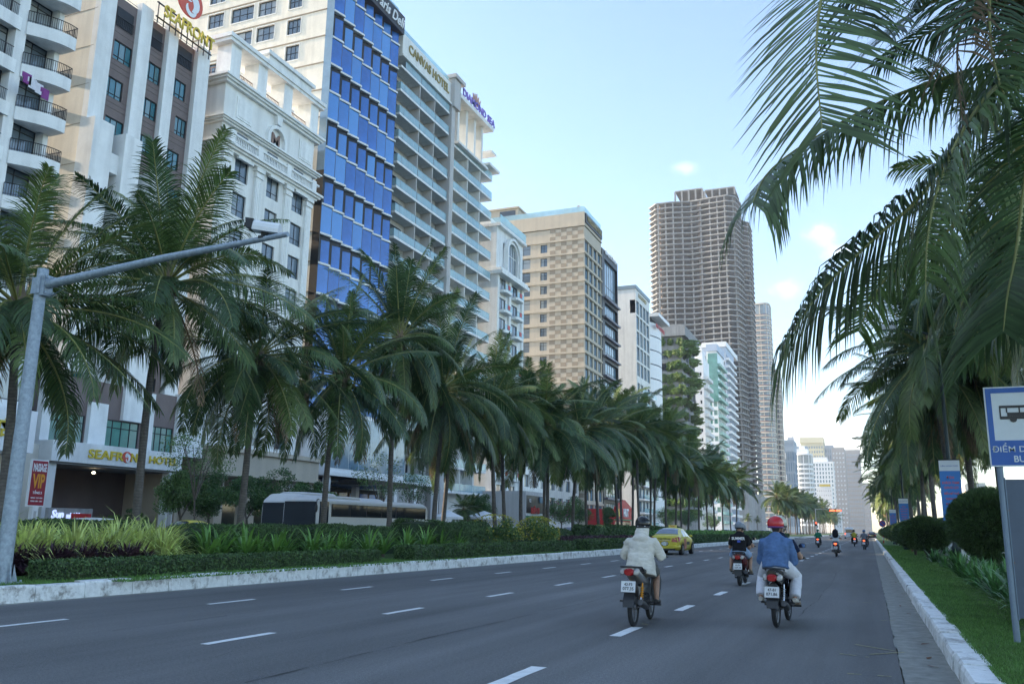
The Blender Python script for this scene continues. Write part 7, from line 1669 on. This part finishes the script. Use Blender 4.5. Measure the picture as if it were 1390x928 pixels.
# --- cars
def car(name, label, loc, rz, paint, glass, kind='sedan', group=None, plate=(.5,.35,.05)):
    t = thing(name, label, 'car', loc, rz, group)
    if kind == 'sedan':   # y (front +), z_bottom, z_belt, z_top, half belt, half roof
        S = [(-2.20,.34,.78,.92,.70,.62),(-2.14,.28,.88,1.03,.775,.70),(-1.95,.26,.92,1.06,.81,.74),(-1.60,.24,.95,1.09,.83,.72),(-1.15,.22,.96,1.36,.845,.60),(-.80,.22,.96,1.455,.85,.58),(-.2,.22,.95,1.48,.85,.59),(.35,.22,.94,1.44,.85,.58),(.75,.22,.93,1.26,.845,.60),(1.15,.23,.92,.99,.835,.70),(1.6,.25,.84,.92,.81,.70),(2.0,.28,.70,.82,.74,.62),(2.15,.36,.58,.70,.62,.5)]
        cab = (-1.62, 1.16)
    else:
        S = [(-2.45,.45,1.0,1.95,.84,.74),(-2.40,.32,1.05,2.18,.88,.80),(-2.2,.28,1.05,2.25,.90,.80),(-1,.26,1.05,2.28,.92,.80),(.6,.26,1.05,2.26,.92,.80),(1.3,.26,1.02,2.16,.91,.78),(1.75,.27,1.0,1.62,.90,.76),(2.1,.28,.98,1.12,.86,.74),(2.4,.34,.72,.86,.78,.66)]
        cab = (-2.46, 2.1)
    def ring(s_):
        y, zb, zl, zt, wb, wr = s_; h = zl-zb
        r_ = [(0,zb),(wb*.85,zb),(wb*.97,zb+.07),(wb*1.0,zb+h*.45),(wb*1.0,zb+h*.8),(wb*.97,zl)]
        if zt-zl > .25: r_ += [(wb*.97+(wr-wb*.97)*.5, zl+(zt-zl)*.5),(wr+.02,zt-.10),(wr-.06,zt-.02),(wr*.5,zt+.015),(0,zt+.02)]
        else: r_ += [(wb*.93,zl+(zt-zl)*.5),(wb*.88,zt-.03),(wb*.78,zt),(wb*.4,zt+.012),(0,zt+.015)]
        return [(x,y,z) for x, z in r_]
    rings = [ring(s_) for s_ in S]; m_ = len(rings[0]); vs = []; fs = []
    for r_ in rings:
        full = r_+[(-x,y,z) for x, y, z in r_[-2:0:-1]]; vs += full
    n = 2*m_-2
    for i in range(len(S)-1):
        for k in range(n): fs.append((i*n+k, i*n+(k+1)%n, (i+1)*n+(k+1)%n, (i+1)*n+k))
    bm0 = MB().add(vs, fs, 0, True); bm0.add(vs[:n], [tuple(range(n))]); bm0.add(vs[-n:], [tuple(range(n))]); bd = bm0.build('body', [paint], t)
    def surf(y, q):   # interpolated ring point
        for i in range(len(S)-1):
            if S[i][0] <= y <= S[i+1][0]: f = (y-S[i][0])/(S[i+1][0]-S[i][0]); break
        a, b_ = rings[i], rings[i+1]; k = int(q); u = q-k; k2 = min(k+1, m_-1)
        pa = Vector(a[k]).lerp(Vector(a[k2]), u); pb = Vector(b_[k]).lerp(Vector(b_[k2]), u); return pa.lerp(pb, f)
    def patch(nm, y0, y1, q0, q1, m__, side=1, e=.012, ny=4, nq=3, cut=None, both=False, parent=t):
        vs = []; 
        for i in range(ny+1):
            for j in range(nq+1):
                y = y0+(y1-y0)*i/ny; q = q0+(q1-q0)*j/nq
                if cut: y = cut(y0+(y1-y0)*i/ny, j/nq)
                p_ = surf(y, q); d = Vector((p_.x, 0, p_.z-.6)).normalized(); p_ = p_+d*e; vs.append((side*p_.x, p_.y, p_.z))
        return MB().add(vs, [(i*(nq+1)+j, i*(nq+1)+j+1, (i+1)*(nq+1)+j+1, (i+1)*(nq+1)+j) for i in range(ny) for j in range(nq)], 0, True).build(nm, [m__], parent)
    for s_ in (-1, 1):
        if kind == 'sedan':
            patch('side_window', -1.0, -.30, 5.15, 6.9, glass, s_, cut=lambda y, f: y+(.0 if y > -.9 else .0)+(.22*f if y < -.9 else 0)); patch('side_window', -.22, .62, 5.15, 6.9, glass, s_, cut=lambda y, f: y-(.30*f if y > .5 else 0))
        else:
            for a, b_ in ((-2.2,-1.1),(-1.0,.1),(.2,1.2)): patch('side_window', a, b_, 5.1, 6.9, glass, s_)
        mb = MB(); q = surf(.62, 5.2); mb.ell((s_*(q.x+.12), .62, q.z+.06), (.10,.05,.07), 10, 7); mb.build('wing_mirror', [paint], t)
        for y in (-1.33, 1.33) if kind == 'sedan' else (-1.55,1.55):
            wo = MB().tube([(-.10,0,0),(.10,0,0)], .31, 26); w_ = wo.build('wheel', [M_TYRE], t, (s_*.765 if kind == 'sedan' else s_*.84, y, .31)); mb = MB().tube([(s_*.095,0,0),(s_*.108,0,0)], .2, 20)
            for k in range(5): a = k*1.2566; mb.bar((s_*.112,0,0),(s_*.112,.19*math.cos(a),.19*math.sin(a)),.02,.05)
            mb.build('rim', [M_ALLOY], w_)
            n_ = 22; ar = MB(); vs = []
            for k in range(n_+1): a = R(-5+190*k/n_); vs += [(s_*(.835 if kind == 'sedan' else .915), .33*math.cos(a), .33*math.sin(a)), (s_*(.86 if kind == 'sedan' else .935), .39*math.cos(a), .39*math.sin(a))]
            ar.add(vs, [(2*k,2*k+1,2*k+3,2*k+2) for k in range(n_)]); ar.build('wheel_arch', [M_BLKPL], t, (0, y, .31))
    if kind == 'sedan':
        def screen(nm, ya, yb_, e=.014):
            mb = MB(); ny = 8
            Q = [(1,7.9),(1,8.4),(1,9),(1,9.5),(1,10),(-1,9.5),(-1,9),(-1,8.4),(-1,7.9)]; vs = []
            for i in range(ny+1):
                for sd_, q in Q: p_ = surf(ya+(yb_-ya)*i/ny, q); vs.append((sd_*p_.x, p_.y, p_.z+e))
            k = len(Q); mb.add(vs, [(i*k+j, i*k+j+1, (i+1)*k+j+1, (i+1)*k+j) for i in range(ny) for j in range(k-1)], 0, True); mb.build(nm, [glass], t)
        screen('rear_window', -1.56, -.88); screen('windscreen', .42, 1.12)
        for s_ in (-1,1): mb = MB(); mb.add([(s_*.40,-2.215,.72),(s_*.72,-2.205,.69),(s_*.845,-2.06,.74),(s_*.875,-1.80,.93),(s_*.80,-2.05,.99),(s_*.66,-2.19,.955),(s_*.46,-2.205,.90)], [(0,1,6),(1,5,6),(1,2,5),(2,4,5),(2,3,4)]); mb.build('tail_light', [M_TAILR], t)
        for s_ in (-1,1): mb = MB(); mb.ell((s_*.62,2.0,.66),(.16,.12,.08),10,7); mb.build('headlight', [M_LENSC], t)
        MB().box(-.22,.22,-2.225,-2.205,.62,.74).build('number_plate', [mat('plate_yellow', plate, .5, var=.05)], t); MB().box(-.60,.60,-2.25,-2.05,.25,.34).build('bumper_insert', [M_BLKPL], t); loft(MB(), [(-2.27,.44,.66,.08),(-2.24,.44,.76,.11),(-2.10,.44,.83,.12),(-1.85,.44,.86,.12)], 20, 4).build('bumper', [paint], t); MB().box(-.34,.34,-2.22,-2.203,.79,.82).build('boot_trim', [M_CHROME], t)
    else:
        MB().box(-.68,.68,-2.47,-2.44,1.2,1.85).build('rear_window', [glass], t); MB().box(-.66,.66,1.42,1.45,0,0) if False else None
        mb = MB(); mb.add([(-.74,1.98,1.2),(.74,1.98,1.2),(.68,1.40,2.05),(-.68,1.40,2.05)], [(0,1,2,3)]); mb.build('windscreen', [glass], t)
        for s_ in (-1,1): MB().box(min(s_*.72,s_*.84),max(s_*.72,s_*.84),-2.49,-2.45,.8,1.15).build('tail_light', [M_TAILON], t)
        MB().box(-.25,.25,-2.5,-2.46,.62,.74).build('number_plate', [M_PLATE], t); MB().box(-.84,.84,-2.52,-2.42,.34,.55).build('bumper', [paint], t)
    return t, bd, surf
M_TAXI = mat('taxi_yellow', (.62,.52,.05), .3, var=.04); G_CAR = glassmat('car_glass', (.03,.04,.05), .05, .0, 1.0); G_CARL = glassmat('rear_glass', (.16,.20,.25), .05, .1, 1.0)
tx, bd, sf = car('taxi', 'yellow taxi sedan driving away beside the left kerb', (-10.72, 51.4, 0), R(-1), M_TAXI, G_CARL)
MB().box(-.22,.22,-.10,.10,1.50,1.64).build('roof_sign', [mat('taxi_sign_yellow', (.7,.6,.15), .4, var=0)], tx); text('lettering', 'TAXI', .09, M_REDP, tx, (-.14,-.101,1.53), ROTY, .28, depth=.002, bold=.02)
text('lettering', 'TAXI TIEN SA', .07, M_DKGREEN, tx, (-.36,-2.212,.84), (R(90),0,0), .72, depth=.004, bold=.02)
MB().box(.855,.862,-.95,-.35,.32,.9).build('door_advert', [mat('advert_red', (.45,.16,.10), .5, var=.5, scale=6)], tx); MB().box(.862,.868,-.28,.5,.55,.72).build('door_lettering_band', [M_DKGREEN], tx)
cols = dict(white=mat('car_white', (.62,.64,.66), .3, var=.03), silver=mat('car_silver', (.33,.35,.37), .3, .5, var=.03), black=M_BLKP, grey=mat('car_grey', (.10,.11,.12), .3, .4, var=.03), red=mat('car_red', (.32,.02,.02), .3), blue=mat('car_blue', (.05,.12,.25), .3))
q = onY(1153.5, 729, 200); car('minibus', 'white minibus driving away in the far distance in the middle of the road', (q.x, 200, 0), 0, cols['white'], G_CAR, 'van')
q = onY(1184, 729, 205); car('dark_car', 'dark car with red tail lights close to the right kerb in the far distance', (q.x, 205, 0), 0, M_BLKP, G_CAR)
base, _, _ = car('parked_car', 'white car roof showing above the hedge at far left, before the mini mart lettering', (-26.2, onX(150,700,-26.2).y-1.0, 0), R(180), cols['white'], G_CAR)
spots = [(-38.8,254,'yellow',"yellow taxi roof seen through the trees left of the third palm"),(-27,632,'grey','dark grey car behind the palms left of the white umbrella'),(-30,660,'silver','silver car in front of the white umbrella'),(-27,690,'white','white car roof above the golden bush'),(-27,775,'white','white car above the purple bed right of the violet lettering'),(-30,815,'blue','blue car behind the palms right of the white car'),(-30,1018,'white','white car left of the distant couple in the oncoming road'),(-33,1026,'silver','silver car beside the white one in the oncoming road'),(-28,1034,'blue','blue car in the oncoming road near the median opening'),(-30,1042,'white','white car at the right of the oncoming group'),(-33,1010,'grey','dark car at the left of the oncoming group'),(-30,985,'white','white car glimpsed between trunks behind the scooter riders'),(-31,960,'silver','silver car glimpsed between the palm trunks right of the taxi')]
cols['yellow'] = M_TAXI
for X, px, c, lab in spots:
    q = onX(px, 712, X); dup(base, None, (X, q.y, 0), R(180) if X < -24.5 else 0, label=lab, swap={'car_white': cols[c]})
# coaches on the oncoming side
G_BUS = glassmat('bus_glass', (.012,.018,.026), .06, .04, .25, (.2,.23,.25))
def coach(label, x, y, L, H=3.25, hump=True):
    t = thing('coach', label, 'bus', (x, y, 0), 0, 'white coaches beyond the hedge'); w = 1.24
    mb = MB(); loft(mb, [(0,1.55,1.12,1.15),(.12,1.6,1.2,1.3),(.6,H*.5+.14,w,H*.5-.16),(L-.6,H*.5+.14,w,H*.5-.16),(L-.1,H*.5+.1,1.2,H*.5-.25),(L,H*.5+.1,1.1,H*.5-.4)], 28, 7); mb.build('body', [cols['white']], t)
    mb = MB()
    for a, b_ in ((1.35,3.2),(3.25,5.0),(5.05,6.8),(6.85,8.6),(8.65,L-.5)): mb.box(w+.003,w+.02,a,b_-.02,1.84,2.48)
    mb.build('side_window', [G_BUS], t); MB().box(w+.001,w+.012,1.25,L-.5,1.80,2.52).build('window_band', [M_BLKPL], t)
    mb = MB(); mb.prism_x([(.12,1.15),(.16,2.62),(.95,2.62),(.95,1.5),(.6,1.15)], w-.06, w+.022); mb.build('front_side_glass', [G_BUS], t)
    mb = MB().add([(-1.08,-.04,1.15),(1.08,-.04,1.15),(1.06,-.02,2.62),(-1.06,-.02,2.62)], [(0,1,2,3)]); mb.build('windscreen', [G_BUS], t)
    if hump: mb = MB(); loft(mb, [(1.2,H,.8,.04),(1.6,H+.0,.95,.12),(4.6,H+.0,.95,.12),(5.0,H,.8,.04)], 16, 5); mb.build('roof_unit', [cols['white']], t)
    mb = MB(); mb.tube([(w-.1,.1,2.75),(w+.1,-.35,2.7),(w+.18,-.5,2.45)], .03, 8); mb.ell((w+.18,-.5,2.25),(.09,.06,.24),10,8); mb.build('mirror', [M_BLKPL], t)
    for y_ in (2.0, L-2.6):
        for s_ in (-1,1): MB().tube([(-.14,0,0),(.14,0,0)], .48, 24).build('wheel', [M_TYRE], t, (s_*1.1, y_, .48))
    MB().box(w+.001,w+.01,.9,L-.6,1.2,1.26).build('trim_stripe', [cols['blue']], t)
    return t
coach('nearest white coach with dark window band behind the hedge, its front to the left', -29.6, 41.2, 13.2, 2.88)
coach('second white coach half hidden behind the nearest one, its front showing at the left', -33.2, 43.9, 11.0, 3.2)
# ------------------------------------------------------------------ light, sky, air
SUN_EL, SUN_AZ = 21.0, None
sd = Vector((-1.0, -.07, 0)).normalized()*math.cos(R(SUN_EL))+Vector((0,0,math.sin(R(SUN_EL))))   # towards the sun
sun = bpy.data.lights.new('sun', 'SUN'); sun.energy = 5.0; sun.angle = R(.6); sun.color = (1.0, .80, .58)
so = bpy.data.objects.new('sun', sun); COL.objects.link(so); so.rotation_euler = sd.to_track_quat('Z', 'Y').to_euler()
w = bpy.data.worlds.new('World'); sc.world = w; w.use_nodes = True; nt = w.node_tree; N = nt.nodes; L = nt.links
bg = N['Background']; sky = N.new('ShaderNodeTexSky'); sky.sky_type = 'NISHITA'; sky.sun_disc = False; sky.sun_elevation = R(SUN_EL)
sky.sun_rotation = math.atan2(sd.x, sd.y); sky.air_density = 1.0; sky.dust_density = .6; sky.ozone_density = 1.3; sky.altitude = 0
SKY_STR = .15
tc = N.new('ShaderNodeTexCoord')
# a few small cumulus puffs low over the avenue, broken up by noise
cur = sky.outputs[0]
def cloud(cur, px, py, rad, sq, amt, scale, thr, seed):
    d = _dir(px, py).normalized()
    sub = N.new('ShaderNodeVectorMath'); sub.operation = 'SUBTRACT'; L.new(tc.outputs['Generated'], sub.inputs[0]); sub.inputs[1].default_value = d
    ml = N.new('ShaderNodeVectorMath'); ml.operation = 'MULTIPLY'; L.new(sub.outputs[0], ml.inputs[0]); ml.inputs[1].default_value = (1/rad, 1/rad, 1/(rad*sq))
    ln = N.new('ShaderNodeVectorMath'); ln.operation = 'LENGTH'; L.new(ml.outputs[0], ln.inputs[0])
    nz = N.new('ShaderNodeTexNoise'); nz.inputs['Scale'].default_value = scale; nz.inputs['Detail'].default_value = 8; nz.inputs['Roughness'].default_value = .6; nz.noise_dimensions = '4D'; nz.inputs['W'].default_value = seed
    L.new(tc.outputs['Generated'], nz.inputs['Vector'])
    a = N.new('ShaderNodeMath'); a.operation = 'MULTIPLY_ADD'; L.new(nz.outputs['Fac'], a.inputs[0]); a.inputs[1].default_value = 2.2; a.inputs[2].default_value = -.1-thr
    s_ = N.new('ShaderNodeMath'); s_.operation = 'SUBTRACT'; L.new(a.outputs[0], s_.inputs[0]); L.new(ln.outputs['Value'], s_.inputs[1])
    mp = N.new('ShaderNodeMapRange'); mp.inputs['From Min'].default_value = -.25; mp.inputs['From Max'].default_value = .8; mp.inputs['To Max'].default_value = amt; mp.interpolation_type = 'SMOOTHSTEP'; L.new(s_.outputs[0], mp.inputs['Value'])
    mx = N.new('ShaderNodeMix'); mx.data_type = 'RGBA'; L.new(mp.outputs[0], mx.inputs[0]); L.new(cur, mx.inputs[6]); mx.inputs[7].default_value = CLOUDC; return mx.outputs[2]
CLOUDC = (5.6, 5.3, 5.05, 1)
cur = cloud(cur, 1112, 600, .055, .62, .75, 16, .0, 1.0)
cur = cloud(cur, 1085, 640, .07, .4, .5, 14, .1, 2.0)
cur = cloud(cur, 1116, 318, .022, .8, .35, 40, .15, 3.0)
cur = cloud(cur, 1137, 342, .022, .5, .35, 40, .15, 4.0)
cur = cloud(cur, 1065, 392, .025, .5, .25, 40, .2, 5.0)
cur = cloud(cur, 930, 228, .02, .4, .2, 40, .2, 6.0)
L.new(cur, bg.inputs['Color']); bg.inputs['Strength'].default_value = SKY_STR
# air
hz = MB().box(-700, 400, -120, 1750, -1.2, 260); M_HAZE = bpy.data.materials.new('haze_air'); M_HAZE.use_nodes = True; hn = M_HAZE.node_tree; hn.nodes.remove(hn.nodes['Principled BSDF'])
pv = hn.nodes.new('ShaderNodeVolumePrincipled'); pv.inputs['Color'].default_value = (.80,.88,1,1); pv.inputs['Density'].default_value = HAZE_D; pv.inputs['Anisotropy'].default_value = .2
hn.links.new(pv.outputs[0], hn.nodes['Material Output'].inputs['Volume'])
if HAZE_D > 0: tag(hz.build('haze', [M_HAZE]), kind='stuff')
sc.view_settings.view_transform = 'Standard'; sc.view_settings.look = 'None'; sc.view_settings.gamma = 1; sc.view_settings.exposure = EXPO
sc.render.engine = 'CYCLES'; sc.cycles.use_denoising = True; sc.cycles.max_bounces = 5; sc.cycles.diffuse_bounces = 3; sc.cycles.glossy_bounces = 3; sc.cycles.transmission_bounces = 2; sc.cycles.volume_bounces = 0; sc.cycles.transparent_max_bounces = 10
sc.cycles.caustics_reflective = False; sc.cycles.caustics_refractive = False; sc.cycles.use_adaptive_sampling = True; sc.cycles.adaptive_threshold = .02
